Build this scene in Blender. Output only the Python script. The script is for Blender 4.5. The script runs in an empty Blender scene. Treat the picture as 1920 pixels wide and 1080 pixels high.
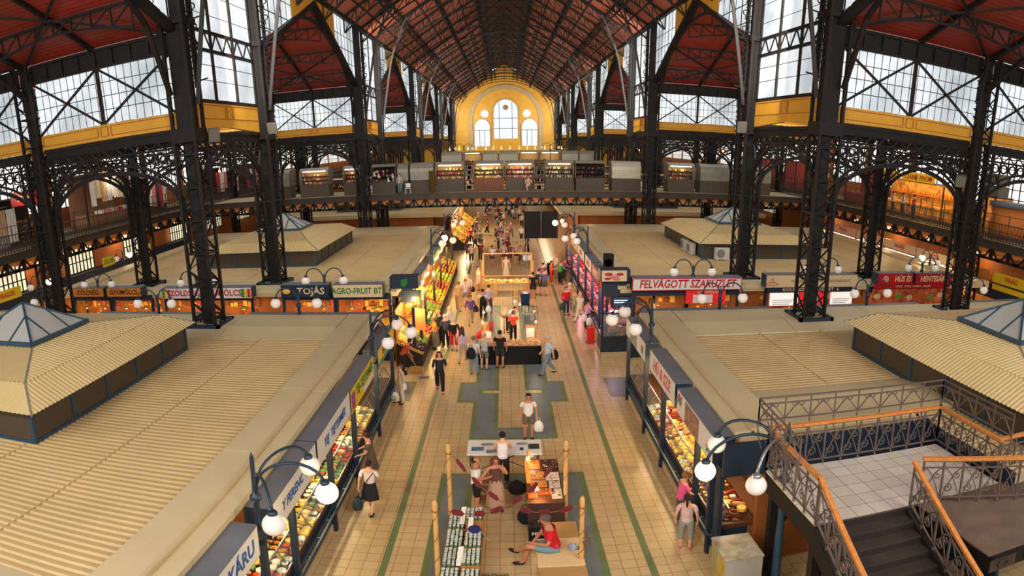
import bpy, math, random
from math import sin, cos, pi, radians, sqrt, atan2, hypot
from mathutils import Vector, Matrix
random.seed(7)
S = bpy.context.scene
COL = S.collection
S.view_settings.view_transform = 'Standard'
S.view_settings.look = 'None'
S.view_settings.gamma = 1.0
S.view_settings.use_curve_mapping = False
S.view_settings.exposure = 0.1

# ------------------------------------------------------------------ mesh builder
class MB:
    def __init__(s): s.v=[]; s.f=[]; s.m=[]; s.cur=0; s.smooth=[]; s.sm=False
    def face(s, idx): s.f.append(idx); s.m.append(s.cur); s.smooth.append(s.sm)
    def add(s, vs, fs):
        b=len(s.v); s.v.extend([tuple(p) for p in vs])
        for f in fs: s.face([b+i for i in f])
    def box(s, x0,y0,z0,x1,y1,z1):
        s.add([(x0,y0,z0),(x1,y0,z0),(x1,y1,z0),(x0,y1,z0),(x0,y0,z1),(x1,y0,z1),(x1,y1,z1),(x0,y1,z1)],
              [(0,3,2,1),(4,5,6,7),(0,1,5,4),(1,2,6,5),(2,3,7,6),(3,0,4,7)])
    def cbox(s, c, d, rz=0.0, tilt=0.0):
        ca,sa=cos(rz),sin(rz); ct,st=cos(tilt),sin(tilt); vs=[]
        for dz in (-.5,.5):
            for dx,dy in ((-.5,-.5),(.5,-.5),(.5,.5),(-.5,.5)):
                x,y,z=dx*d[0],dy*d[1],dz*d[2]
                y,z=y*ct-z*st,y*st+z*ct
                vs.append((c[0]+x*ca-y*sa,c[1]+x*sa+y*ca,c[2]+z))
        s.add(vs,[(0,3,2,1),(4,5,6,7),(0,1,5,4),(1,2,6,5),(2,3,7,6),(3,0,4,7)])
    def bar(s, p, q, w, h=None, up=(0,0,1)):
        h=h or w; p=Vector(p); q=Vector(q); d=(q-p)
        if d.length<1e-6: return
        d.normalize(); u=Vector(up)
        if abs(d.dot(u))>.98: u=Vector((1,0,0)) if abs(d.x)<.9 else Vector((0,1,0))
        a=d.cross(u).normalized(); b=a.cross(d).normalized()
        vs=[]
        for e in (p,q):
            for i,j in ((-.5,-.5),(.5,-.5),(.5,.5),(-.5,.5)): vs.append(e+a*i*w+b*j*h)
        s.add(vs,[(0,3,2,1),(4,5,6,7),(0,1,5,4),(1,2,6,5),(2,3,7,6),(3,0,4,7)])
    def poly(s, pts, w, h=None, up=(0,0,1)):
        for a,b in zip(pts,pts[1:]): s.bar(a,b,w,h,up)
    def tube(s, pts, r, n=6, cap=True):
        pts=[Vector(p) for p in pts]; rs=r if isinstance(r,(list,tuple)) else [r]*len(pts)
        b=len(s.v); prev=None; k=len(pts); old=s.sm; s.sm=True
        for i,p in enumerate(pts):
            d=(pts[min(i+1,k-1)]-pts[max(i-1,0)]).normalized()
            if prev is None:
                u=Vector((0,0,1)) if abs(d.z)<.9 else Vector((1,0,0)); a=d.cross(u).normalized()
            else:
                a=(prev-d*prev.dot(d)); a=a.normalized() if a.length>1e-6 else d.orthogonal().normalized()
            prev=a; c=d.cross(a)
            for j in range(n):
                t=2*pi*j/n; s.v.append(tuple(p+(a*cos(t)+c*sin(t))*rs[i]))
        for i in range(k-1):
            for j in range(n):
                s.face([b+i*n+j,b+i*n+(j+1)%n,b+(i+1)*n+(j+1)%n,b+(i+1)*n+j])
        if cap:
            s.face([b+j for j in range(n-1,-1,-1)]); s.face([b+(k-1)*n+j for j in range(n)])
        s.sm=old
    def ball(s, c, r, n=10, m=7, sc=(1,1,1), rz=0.0):
        b=len(s.v); old=s.sm; s.sm=True; ca,sa=cos(rz),sin(rz)
        def P(x,y,z): return (c[0]+x*ca-y*sa,c[1]+x*sa+y*ca,c[2]+z)
        s.v.append(P(0,0,-r*sc[2]))
        for i in range(1,m):
            ph=-pi/2+pi*i/m
            for j in range(n):
                t=2*pi*j/n; s.v.append(P(r*cos(ph)*cos(t)*sc[0],r*cos(ph)*sin(t)*sc[1],r*sin(ph)*sc[2]))
        s.v.append(P(0,0,r*sc[2])); top=len(s.v)-1
        for j in range(n):
            s.face([b,b+1+(j+1)%n,b+1+j]); s.face([top,b+1+(m-2)*n+j,b+1+(m-2)*n+(j+1)%n])
        for i in range(m-2):
            for j in range(n):
                q=b+1+i*n; s.face([q+j,q+(j+1)%n,q+n+(j+1)%n,q+n+j])
        s.sm=old
    def lathe(s, prof, c=(0,0,0), n=12, cap=True):
        b=len(s.v); old=s.sm; s.sm=True
        for r,z in prof:
            for j in range(n):
                t=2*pi*j/n; s.v.append((c[0]+r*cos(t),c[1]+r*sin(t),c[2]+z))
        for i in range(len(prof)-1):
            for j in range(n):
                s.face([b+i*n+j,b+i*n+(j+1)%n,b+(i+1)*n+(j+1)%n,b+(i+1)*n+j])
        s.sm=False
        if cap:
            s.face([b+j for j in range(n-1,-1,-1)]); s.face([b+(len(prof)-1)*n+j for j in range(n)])
        s.sm=old
    def quad(s,a,b,c,d): s.add([a,b,c,d],[(0,1,2,3)])
    def slab(s, pts, t):
        n=len(pts); nrm=(Vector(pts[1])-Vector(pts[0])).cross(Vector(pts[2])-Vector(pts[0])).normalized()*t
        lo=[Vector(p)-nrm for p in pts]
        s.add(list(pts)+lo,[tuple(range(n)),tuple(range(2*n-1,n-1,-1))]+[(i,i+n,(i+1)%n+n,(i+1)%n) for i in range(n)])
    def prism(s, poly, fn, t0, t1):
        n=len(poly); vs=[fn(x,y,t0) for x,y in poly]+[fn(x,y,t1) for x,y in poly]
        s.add(vs,[tuple(range(n-1,-1,-1)),tuple(range(n,2*n))]+[(i,(i+1)%n,(i+1)%n+n,i+n) for i in range(n)])
    def build(s, name, mat, parent=None, loc=None, rz=0.0, kind=None):
        me=bpy.data.meshes.new(name); me.from_pydata(s.v,[],s.f)
        mats=mat if isinstance(mat,(list,tuple)) else [mat]
        for m in mats: me.materials.append(m)
        if len(mats)>1: me.polygons.foreach_set('material_index',s.m)
        if any(s.smooth): me.polygons.foreach_set('use_smooth',s.smooth)
        me.update()
        return link(name,me,parent,loc,rz,kind)
def link(name, me, parent=None, loc=None, rz=0.0, kind=None):
    o=bpy.data.objects.new(name,me); COL.objects.link(o)
    if parent is not None: o.parent=parent
    if loc is not None: o.location=loc
    if rz: o.rotation_euler=(0,0,rz)
    if kind: o['kind']=kind
    return o
def struct(name, mb, mat, loc=None, rz=0.0, parent=None): return mb.build(name,mat,parent,loc,rz,None if parent else 'structure')
def tag(o, label, cat, group=None, kind=None):
    o['label']=label; o['category']=cat
    if group: o['group']=group
    if kind: o['kind']=kind
    return o
def thing(name, label, cat, loc=(0,0,0), rz=0.0, group=None):
    o=bpy.data.objects.new(name,None); COL.objects.link(o); o.location=loc; o.rotation_euler=(0,0,rz); o.empty_display_size=.1
    return tag(o,label,cat,group)
KIDS={}
def copy_tree(o, loc=None, rz=None, parent=None, label=None, group=None, sc=None):
    c=o.copy(); COL.objects.link(c)
    if parent is not None: c.parent=parent
    if loc is not None: c.location=loc
    if rz is not None: c.rotation_euler=(0,0,rz)
    if sc is not None: c.scale=sc if isinstance(sc,tuple) else (sc,sc,sc)
    if label: c['label']=label
    if group: c['group']=group
    for ch in o.children: copy_tree(ch,parent=c)
    return c

# ------------------------------------------------------------------ materials
def lin(c):
    return tuple(((x/255)/12.92 if x/255<=.04045 else ((x/255+.055)/1.055)**2.4) for x in c)+(1,)
MATS={}
def mat(name, rgb, rough=.6, metal=0.0, noise=0.0, nscale=3.0, emit=0.0, ecol=None, spec=.4, alpha=1.0, bump=0.0, dark=None):
    if name in MATS: return MATS[name]
    m=bpy.data.materials.new(name); m.use_nodes=True; nt=m.node_tree; b=nt.nodes['Principled BSDF']
    c=lin(rgb); b.inputs['Base Color'].default_value=c; b.inputs['Roughness'].default_value=rough; b.inputs['Metallic'].default_value=metal
    b.inputs['Specular IOR Level'].default_value=spec
    if noise or bump:
        tc=nt.nodes.new('ShaderNodeTexCoord'); nz=nt.nodes.new('ShaderNodeTexNoise'); nz.inputs['Scale'].default_value=nscale; nz.inputs['Detail'].default_value=5
        nt.links.new(tc.outputs['Object'],nz.inputs['Vector'])
        if noise:
            r=nt.nodes.new('ShaderNodeValToRGB'); r.color_ramp.elements[0].position=.3; r.color_ramp.elements[1].position=.7
            d=lin(dark) if dark else tuple(x*(1-noise) for x in c[:3])+(1,)
            r.color_ramp.elements[0].color=d; r.color_ramp.elements[1].color=tuple(min(1,x*(1+noise*.5)) for x in c[:3])+(1,)
            nt.links.new(nz.outputs['Fac'],r.inputs['Fac']); nt.links.new(r.outputs['Color'],b.inputs['Base Color'])
        if bump:
            bp=nt.nodes.new('ShaderNodeBump'); bp.inputs['Strength'].default_value=bump; bp.inputs['Distance'].default_value=.02
            nt.links.new(nz.outputs['Fac'],bp.inputs['Height']); nt.links.new(bp.outputs['Normal'],b.inputs['Normal'])
    if emit:
        b.inputs['Emission Color'].default_value=lin(ecol or rgb); b.inputs['Emission Strength'].default_value=emit
    MATS[name]=m; return m
def wood_planks(name, rgb, axis, width, rough=.5, groove=.35):
    """painted boards: dark joint every `width` metres along `axis` (object space)"""
    m=bpy.data.materials.new(name); m.use_nodes=True; nt=m.node_tree; b=nt.nodes['Principled BSDF']; b.inputs['Roughness'].default_value=rough
    tc=nt.nodes.new('ShaderNodeTexCoord'); sx=nt.nodes.new('ShaderNodeSeparateXYZ'); nt.links.new(tc.outputs['Object'],sx.inputs[0])
    mu=nt.nodes.new('ShaderNodeMath'); mu.operation='MULTIPLY'; mu.inputs[1].default_value=1/width; nt.links.new(sx.outputs[axis],mu.inputs[0])
    fr=nt.nodes.new('ShaderNodeMath'); fr.operation='FRACT'; nt.links.new(mu.outputs[0],fr.inputs[0])
    pp=nt.nodes.new('ShaderNodeMath'); pp.operation='PINGPONG'; pp.inputs[1].default_value=.5; nt.links.new(fr.outputs[0],pp.inputs[0])
    r=nt.nodes.new('ShaderNodeValToRGB'); r.color_ramp.elements[0].position=.02; r.color_ramp.elements[1].position=.12
    c=lin(rgb); r.color_ramp.elements[0].color=tuple(x*groove for x in c[:3])+(1,); r.color_ramp.elements[1].color=c
    nt.links.new(pp.outputs[0],r.inputs['Fac'])
    nz=nt.nodes.new('ShaderNodeTexNoise'); nz.inputs['Scale'].default_value=.6; nz.inputs['Detail'].default_value=4; nt.links.new(tc.outputs['Object'],nz.inputs['Vector'])
    mx=nt.nodes.new('ShaderNodeMix'); mx.data_type='RGBA'; mx.blend_type='MULTIPLY'; mx.inputs[0].default_value=.5
    nt.links.new(r.outputs['Color'],mx.inputs[6]); nt.links.new(nz.outputs['Color'],mx.inputs[7]); nt.links.new(mx.outputs[2],b.inputs['Base Color'])
    MATS[name]=m; return m
def glass(name, rgb, trans=.75, rough=.1):
    m=bpy.data.materials.new(name); m.use_nodes=True; nt=m.node_tree; nt.nodes.clear()
    o=nt.nodes.new('ShaderNodeOutputMaterial'); t=nt.nodes.new('ShaderNodeBsdfTransparent'); t.inputs[0].default_value=lin(rgb)
    p=nt.nodes.new('ShaderNodeBsdfPrincipled'); p.inputs['Base Color'].default_value=lin(rgb); p.inputs['Roughness'].default_value=rough
    x=nt.nodes.new('ShaderNodeMixShader'); x.inputs[0].default_value=1-trans
    nt.links.new(t.outputs[0],x.inputs[1]); nt.links.new(p.outputs[0],x.inputs[2]); nt.links.new(x.outputs[0],o.inputs[0])
    MATS[name]=m; return m
IRON=mat('iron_dark',(30,25,21),.6,.0,.3,2.0,spec=.25)
RIB=mat('iron_pale',(44,39,34),.5,.0,.2,2.0)
BRONZE=mat('iron_brown',(66,55,47),.5,.2,.2,4.0)
OCHRE=mat('ochre_paint',(214,156,44),.6,0,.12,.8)
OCHRE_LINE=mat('ochre_line',(168,96,36),.6)
ORANGE=mat('orange_plaster',(162,94,42),.75,0,.2,.7)
REDCEIL=wood_planks('red_boards',(160,54,36),1,.22)
NAVECEIL=wood_planks('salmon_boards',(188,98,72),1,.30,.45)
BEIGE=mat('beige_sheet',(203,182,138),.42,.0,.10,.7,spec=.5)
BEIGE2=mat('beige_corrugated',(196,168,116),.45,.0,.14,.5,spec=.45)
CREAM=mat('cream_sheet',(208,190,146),.5,0,.06,1.0)
DIRTY=mat('dirty_sheet',(190,170,126),.5,0,.2,1.2)
NAVY=mat('navy_paint',(32,46,62),.45,0,.12,2.0)
SLATE=mat('slate_sheet',(112,114,120),.5,0,.18,1.0)
TEAL=mat('teal_steel',(46,74,92),.42,.1)
LAMPIRON=mat('lamp_iron',(44,60,74),.4,.3)
WHITE=mat('white_board',(232,228,218),.5)
BLACK=mat('black_cloth',(16,15,16),.8)
STEEL=mat('steel',(150,150,150),.35,.7)
WINGLASS=glass('window_glass',(238,246,250),.86,.08)
def daypane(name,rgb,e):
    m=bpy.data.materials.new(name); m.use_nodes=True; nt=m.node_tree; b=nt.nodes['Principled BSDF']; b.inputs['Roughness'].default_value=.25; b.inputs['Base Color'].default_value=lin(rgb)
    tc=nt.nodes.new('ShaderNodeTexCoord'); nz=nt.nodes.new('ShaderNodeTexNoise'); nz.inputs['Scale'].default_value=.35; nz.inputs['Detail'].default_value=3; nt.links.new(tc.outputs['Object'],nz.inputs['Vector'])
    r=nt.nodes.new('ShaderNodeValToRGB'); r.color_ramp.elements[0].position=.35; r.color_ramp.elements[1].position=.6; r.color_ramp.elements[0].color=lin((176,186,190)); r.color_ramp.elements[1].color=lin((244,248,250))
    nt.links.new(nz.outputs['Fac'],r.inputs['Fac']); nt.links.new(r.outputs['Color'],b.inputs['Emission Color']); b.inputs['Emission Strength'].default_value=e
    MATS[name]=m; return m
DAYPANE=daypane('daylit_glass',(120,126,130),.86)
SKYGLASS=glass('pyramid_glass',(196,198,190),.2,.12)
CASEGLASS=glass('case_glass',(230,240,240),.9,.03)
GLOBE=mat('opal_globe',(236,224,214),.18,0,emit=.10,ecol=(255,236,214),spec=.6)  # unlit globes: a faint glow is put into the material
GLOBE_LIT=mat('opal_globe_lit',(255,240,210),.3,emit=6.0,ecol=(255,222,150))
BULB=mat('bulb_lit',(255,220,150),.4,emit=14.0,ecol=(255,190,96))
TUBE=mat('tube_lit',(255,250,235),.4,emit=7.0,ecol=(255,240,214))
PLINTH=mat('stone_plinth',(196,170,130),.6,0,.15,2)
WOOD=mat('oak_wood',(178,112,56),.45,0,.25,6)
PALEWOOD=mat('pine_wood',(206,158,88),.55,0,.2,5)
DARKWOOD=mat('dark_wood',(96,58,34),.5,0,.25,5)

# ------------------------------------------------------------------ camera, world
def camera():
    p,yw,ro=0.2183,0.009,-0.010
    cp,sp,cy,sy=cos(p),sin(p),cos(yw),sin(yw)
    f=Vector((sy*cp,cy*cp,-sp)); r=Vector((cy,-sy,0)); u=r.cross(f)
    r2=r*cos(ro)+u*sin(ro); u2=u*cos(ro)-r*sin(ro)
    cd=bpy.data.cameras.new('camera'); co=bpy.data.objects.new('camera',cd); COL.objects.link(co)
    co.matrix_world=Matrix(((r2.x,u2.x,-f.x,-0.12),(r2.y,u2.y,-f.y,0),(r2.z,u2.z,-f.z,9.6),(0,0,0,1)))
    # the photograph is a wide stitched view: angles are proportional to pixels on both axes
    cd.type='PANO'; cd.panorama_type='EQUIRECTANGULAR'
    F=1234.9
    cd.longitude_min=-960/F; cd.longitude_max=960/F; cd.latitude_min=-540/F; cd.latitude_max=540/F
    cd.clip_start=.05; cd.clip_end=500
    S.camera=co
camera()
w=bpy.data.worlds.new('overcast'); S.world=w; w.use_nodes=True
bg=w.node_tree.nodes['Background']; bg.inputs[0].default_value=(.86,.93,1,1); bg.inputs[1].default_value=1.15
def area(name, loc, size, direction, power, col=(1,.97,.92)):
    l=bpy.data.lights.new(name,'AREA'); l.shape='RECTANGLE'; l.size,l.size_y=size; l.energy=power; l.color=col
    o=bpy.data.objects.new(name,l); COL.objects.link(o); o.location=loc
    o.rotation_euler=Vector(direction).to_track_quat('-Z','Y').to_euler(); return o
def point(loc, power, col=(1,.72,.38), r=.08, name='stall_light'):
    l=bpy.data.lights.new(name,'POINT'); l.energy=power; l.color=col; l.shadow_soft_size=r
    o=bpy.data.objects.new(name,l); COL.objects.link(o); o.location=loc; return o
def text(body, size, mat_, parent, loc, rot, ext=.006, align='CENTER', name='lettering', xs=1.0, shear=0.0):
    c=bpy.data.curves.new(name,'FONT'); c.body=body; c.size=size; c.align_x=align; c.align_y='CENTER'; c.extrude=ext; c.shear=shear; c.resolution_u=2; c.offset=size*.022
    t=bpy.data.objects.new('tmp',c); COL.objects.link(t)
    dg=bpy.context.evaluated_depsgraph_get(); me=bpy.data.meshes.new_from_object(t.evaluated_get(dg))
    bpy.data.objects.remove(t); bpy.data.curves.remove(c); me.materials.clear(); me.materials.append(mat_); me.name=name
    o=link(name,me,parent,loc); o.rotation_euler=rot; o.scale=(xs,1,1); return o
# ================================================================== PEOPLE (meshes first, in the still empty scene)
def skin_mesh(V,E,Rr,root=0,sub=1,name='body'):
    me=bpy.data.meshes.new(name); me.from_pydata(V,E,[]); o=bpy.data.objects.new('tmp',me); COL.objects.link(o)
    m=o.modifiers.new('s','SKIN'); m.use_smooth_shade=True
    for i,d in enumerate(me.skin_vertices[0].data):
        d.radius=Rr[i] if isinstance(Rr[i],tuple) else (Rr[i],Rr[i]); d.use_root=(i==root)
    if sub: s=o.modifiers.new('u','SUBSURF'); s.levels=sub; s.render_levels=sub
    dg=bpy.context.evaluated_depsgraph_get(); r=bpy.data.meshes.new_from_object(o.evaluated_get(dg))
    bpy.data.objects.remove(o); bpy.data.meshes.remove(me); r.name=name; return r
def pose(kind, rr):
    """joint positions of a 1.72 m figure facing -y, standing on z=0"""
    P=dict(pel=(0,0,.93),wai=(0,0,1.08),che=(0,.0,1.27),nkb=(0,.01,1.42),nk=(0,0,1.49),h1=(0,-.015,1.56),h2=(0,-.02,1.635),h3=(0,-.01,1.70))
    for s,n in ((-1,'r'),(1,'l')):
        P['sh'+n]=(s*.175,.01,1.395); P['hip'+n]=(s*.09,0,.89); P['kn'+n]=(s*.105,-.015,.49); P['an'+n]=(s*.105,.02,.085); P['to'+n]=(s*.125,-.13,.035)
        P['el'+n]=(s*.235,.03,1.13); P['wr'+n]=(s*.245,-.05,.90)
    lean=0.0
    if kind in('walk','walk2','walkbag'):
        a,b=('l','r') if kind!='walk2' else ('r','l')
        sx={'l':1,'r':-1}
        P['kn'+a]=(sx[a]*.10,-.17,.50); P['an'+a]=(sx[a]*.10,-.24,.10); P['to'+a]=(sx[a]*.11,-.38,.06)
        P['kn'+b]=(sx[b]*.10,.06,.48); P['an'+b]=(sx[b]*.10,.30,.16); P['to'+b]=(sx[b]*.11,.20,.035)
        P['el'+a]=(sx[a]*.23,.12,1.14); P['wr'+a]=(sx[a]*.24,.14,.92); P['el'+b]=(sx[b]*.23,-.05,1.13); P['wr'+b]=(sx[b]*.22,-.20,.97)
    if kind in('reach','reach1'):
        P['elr']=(-.22,-.12,1.18); P['wrr']=(-.16,-.36,1.12)
        if kind=='reach': P['ell']=(.22,-.10,1.16); P['wrl']=(.14,-.33,1.08)
        lean=.12
    if kind=='hold':
        P['elr']=(-.23,.0,1.15); P['wrr']=(-.10,-.24,1.14); P['ell']=(.23,.0,1.15); P['wrl']=(.10,-.24,1.16)
    if kind=='bend':
        P['elr']=(-.2,-.12,1.16); P['wrr']=(-.14,-.30,1.02); P['ell']=(.2,-.14,1.15); P['wrl']=(.12,-.33,1.0); lean=.75
    if kind=='sweep':
        P['elr']=(-.2,-.12,1.16); P['wrr']=(-.02,-.36,1.05); P['ell']=(.2,-.14,1.15); P['wrl']=(.0,-.42,.93); lean=.5
    if kind=='lookdown': lean=.10
    if kind=='phone':
        P['ell']=(.26,-.10,1.22); P['wrl']=(.10,-.20,1.46); P['elr']=(-.36,-.16,1.22); P['wrr']=(-.46,-.36,1.18)
    if kind=='sit':
        dz=-.41
        for k in P:
            if not k[:2] in('kn','an','to'): P[k]=(P[k][0],P[k][1],P[k][2]+dz)
        # one ankle hung over the other knee
        P['knr']=(-.12,-.42,.53); P['anr']=(-.12,-.50,.09); P['tor']=(-.14,-.66,.04)
        P['knl']=(.06,-.45,.62); P['anl']=(-.20,-.60,.33); P['tol']=(-.30,-.70,.27)
        P['elr']=(-.25,-.10,.76); P['wrr']=(-.08,-.30,.70); P['ell']=(.25,-.10,.77); P['wrl']=(.03,-.33,.73); lean=.22
    if lean:
        c,s=cos(lean),sin(lean); pz=P['pel'][2]
        for k in P:
            if k in('wai','che','nkb','nk','h1','h2','h3') or k[:2] in('sh','el','wr'):
                x,y,z=P[k]; y0=y; z0=z-pz; P[k]=(x,y0*c-z0*s,pz+y0*s+z0*c)
        if kind in('bend','sweep'):        # lift the face a little
            n=Vector(P['nk']); 
            for k in('h1','h2','h3'): d=Vector(P[k])-n; a=-.25; P[k]=tuple(n+Vector((d.x,d.y*cos(a)-d.z*sin(a),d.y*sin(a)+d.z*cos(a))))
    return P
SKINS=[mat('skin_light',(222,164,128),.5),mat('skin_tan',(190,126,92),.5),mat('skin_pale',(232,184,154),.5)]
EYE=mat('eye_dark',(30,22,20),.3); LIP=mat('lip',(170,84,76),.5); SOLE=mat('shoe_dark',(36,28,26),.6)
TEMPL={}
def person_meshes(kind, sleeve, long_, bottom, female, seedk=0):
    key=(kind,sleeve,long_,bottom,female)
    if key in TEMPL: return TEMPL[key]
    P=pose(kind,None); fw=.93 if female else 1.0
    V=[];E=[];R=[];ix={}
    def v(n,r,par=None,pos=None):
        ix[n]=len(V); V.append(tuple(pos or P[n])); R.append(r if isinstance(r,tuple) else (r,r))
        if par is not None: E.append((ix[par],ix[n]))
    v('pel',(.135,.105)); v('wai',(.118*fw,.09),'pel'); v('che',(.145*fw,.105),'wai'); v('nkb',(.085,.07),'che'); v('nk',(.052,.055),'nkb')
    v('h1',(.062,.075),'nk'); v('h2',(.076,.092),'h1'); v('h3',(.05,.062),'h2')
    for s,n in ((-1,'r'),(1,'l')):
        v('sh'+n,.058*fw,'nkb'); v('el'+n,.040*fw,'sh'+n); v('wr'+n,.028*fw,'el'+n)
        w=Vector(P['wr'+n]); d=(w-Vector(P['el'+n])).normalized(); side=Vector((0,1,0)) if abs(d.y)<.8 else Vector((1,0,0)); side=(side-d*side.dot(d)).normalized()
        pm=w+d*.06; v('pa'+n,(.034,.022),'wr'+n,pm)
        curl=d.cross(side)*s*(-1)
        for f in range(4):
            o=side*(.027-.018*f); l=(.066,.075,.07,.054)[f]
            v('f%d%s'%(f,n),.0095,'pa'+n,pm+d*.036+o); v('g%d%s'%(f,n),.0075,'f%d%s'%(f,n),pm+d*(.036+l*.7)+o+curl*.03)
        v('t0'+n,.0105,'pa'+n,pm-d*.012+side*.042); v('t1'+n,.008,'t0'+n,pm+d*.03+side*.058+curl*.012)
        v('hip'+n,.092,'pel'); v('kn'+n,.058,'hip'+n)
        # calf bulge between knee and ankle
        k,a=Vector(P['kn'+n]),Vector(P['an'+n]); v('ca'+n,.054,'kn'+n,k.lerp(a,.32)+Vector((0,.018,0))); v('an'+n,.036,'ca'+n); v('to'+n,(.036,.026),'an'+n)
    body=with_face(skin_mesh(V,E,R,0,1,'body'),P)
    # --- upper garment
    V2=[];E2=[];R2=[];ix={}
    def u(n,r,par=None,pos=None):
        ix[n]=len(V2); V2.append(tuple(pos or P[n])); R2.append(r if isinstance(r,tuple) else (r,r))
        if par is not None: E2.append((ix[par],ix[n]))
    pel=Vector(P['pel']); wai=Vector(P['wai'])
    u('che',(.168*fw,.128)); u('wai',(.150*(.95 if female else 1.06),.120 if female else .132),'che')
    if long_>0: u('hip',(.172,.140),'wai',pel.lerp(wai,.15)); u('hem',(.178,.146),'hip',pel.lerp(wai,.05-.4*long_))
    else: u('hem',(.150,.122),'wai',pel.lerp(wai,-.05))
    u('nkb',(.095,.08),'che'); u('col',(.068,.066),'nkb',Vector(P['nkb']).lerp(Vector(P['nk']),.5))
    for n in 'rl':
        if sleeve<=0: u('sh'+n,.064*fw,'nkb',Vector(P['nkb']).lerp(Vector(P['sh'+n]),.85)); continue
        u('sh'+n,.066*fw,'nkb'); s=Vector(P['sh'+n]); e=Vector(P['el'+n]); w=Vector(P['wr'+n])
        if sleeve<=.5: u('ma'+n,.060*fw,'sh'+n,s.lerp(e,.35)); u('sl'+n,.064*fw,'ma'+n,s.lerp(e,.72))
        else: u('el'+n,.056*fw,'sh'+n); u('sl'+n,.044,'el'+n,e.lerp(w,.25 if sleeve<.8 else .92))
    top=skin_mesh(V2,E2,R2,0,1,'top')
    # --- lower garment
    if bottom in('trousers','shorts','capri'):
        V3=[];E3=[];R3=[]
        def q(p,r,par=None):
            V3.append(tuple(p)); R3.append(r if isinstance(r,tuple) else (r,r)); i=len(V3)-1
            if par is not None: E3.append((par,i))
            return i
        a=q(pel,(.150,.120)); b_=q(pel.lerp(wai,1.15),(.140,.114),a)
        for n in 'rl':
            h=q(P['hip'+n],.108,a); k=Vector(P['kn'+n]); an=Vector(P['an'+n]); hp=Vector(P['hip'+n])
            if bottom=='shorts': m=q(hp.lerp(k,.5),.098,h); q(hp.lerp(k,.86),.092,m)
            else:
                m0=q(hp.lerp(k,.5),.094,h); m=q(k,.084,m0)
                if bottom=='capri': q(k.lerp(an,.45),.078,m)
                else: c=q(k.lerp(an,.5),.074,m); q(k.lerp(an,.96),.068,c)
        low=skin_mesh(V3,E3,R3,0,1,'bottom')
    else:
        L={'skirt':.50,'longskirt':.22,'miniskirt':.62}[bottom]
        mb=MB(); mb.sm=True; n=20; prof=[(.128,1.04),(.150,.95),(.165,.86),(.19,.70 if L<.7 else .7),(.22 if bottom!='longskirt' else .24,L)]
        for i,(r,z) in enumerate(prof):
            for j in range(n):
                t=2*pi*j/n; w=1+(.06*sin(5*t) if i>2 else 0); mb.v.append((r*1.05*w*cos(t),r*.86*w*sin(t)-(.0),z))
        for i in range(len(prof)-1):
            for j in range(n): mb.face([i*n+j,i*n+(j+1)%n,(i+1)*n+(j+1)%n,(i+1)*n+j])
        me=bpy.data.meshes.new('bottom'); me.from_pydata(mb.v,[],mb.f); me.polygons.foreach_set('use_smooth',[True]*len(mb.f)); low=me
    TEMPL[key]=(P,body,top,low); return TEMPL[key]
def hair_mesh(P,style):
    h=Vector(P['h2']); n=Vector(P['nk']); up=(Vector(P['h3'])-Vector(P['h1'])).normalized(); b=MB()
    back=Vector((0,1,0)); back=(back-up*back.dot(up)).normalized(); side=up.cross(back)
    def W(x,y,z): return tuple(h+side*x+back*y+up*z)
    b.sm=True; nn,m=14,9; idx={}
    for i in range(m+1):
        ph=-pi/2+pi*i/m
        for j in range(nn):
            t=2*pi*j/nn; x=.090*cos(ph)*cos(t); y=.108*cos(ph)*sin(t)+.020; z=.104*sin(ph)+.016
            idx[i,j]=len(b.v); b.v.append(W(x,y,z))
    low={'short':-.03,'bald':-.05,'bob':-.09,'long':-.10,'tail':-.04,'bun':-.04}[style]
    for i in range(m):
        for j in range(nn):
            ph=-pi/2+pi*(i+.5)/m; t=2*pi*(j+.5)/nn; y=.108*cos(ph)*sin(t)+.020; z=.104*sin(ph)+.016; x=abs(.09*cos(ph)*cos(t))
            if z<low: continue
            if y<-.045 and z<.055: continue
            if y<.0 and z<-.01 and style in('short','bald','tail','bun'): continue
            if style=='bald' and (z>.045 or y<.0): continue
            b.face([idx[i,j],idx[i,(j+1)%nn],idx[i+1,(j+1)%nn],idx[i+1,j]])
    if style=='long':
        for x in (-.055,-.02,.02,.055): b.tube([W(x,.07,.0),W(x*1.3,.095,-.10),W(x*1.5,.11,-.24),W(x*1.2,.12,-.36)],[.05,.05,.042,.015],7)
    if style=='tail': b.tube([W(0,.12,.02),W(0,.16,-.02),W(0,.15,-.13),W(0,.14,-.22)],[.03,.032,.028,.01],7)
    if style=='bun': b.ball(W(0,.14,.05),.05,8,6)
    return b
def face_parts(P, part):
    h=Vector(P['h2']); up=(Vector(P['h3'])-Vector(P['h1'])).normalized(); f=Vector((0,-1,0)); f=(f-up*f.dot(up)).normalized(); s=up.cross(f)
    b=MB()
    def at(x,y,z): return tuple(h+s*x+f*y+up*z)
    if part=='skin':
        b.ball(at(0,.097,-.022),.017,6,5,(.8,1,1.2))
        for k in (-1,1): b.ball(at(k*.079,-.01,-.012),.022,6,5,(.5,1,1.3))
    elif part=='mouth': b.bar(at(-.024,.088,-.055),at(.024,.088,-.055),.010)
    else: k=-1 if part=='eye_r' else 1; b.ball(at(k*.032,.083,.008),.0105,6,5,(1.3,1,.8))
    return b
def with_face(body,P):
    f=face_parts(P,'skin'); n=len(body.vertices); V=[tuple(v.co) for v in body.vertices]+f.v
    F=[tuple(p.vertices) for p in body.polygons]+[tuple(i+n for i in q) for q in f.f]
    me=bpy.data.meshes.new('body'); me.from_pydata(V,[],F); me.polygons.foreach_set('use_smooth',[True]*len(F)); bpy.data.meshes.remove(body); return me
PEOPLE=[]
NAMEP={}
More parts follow.
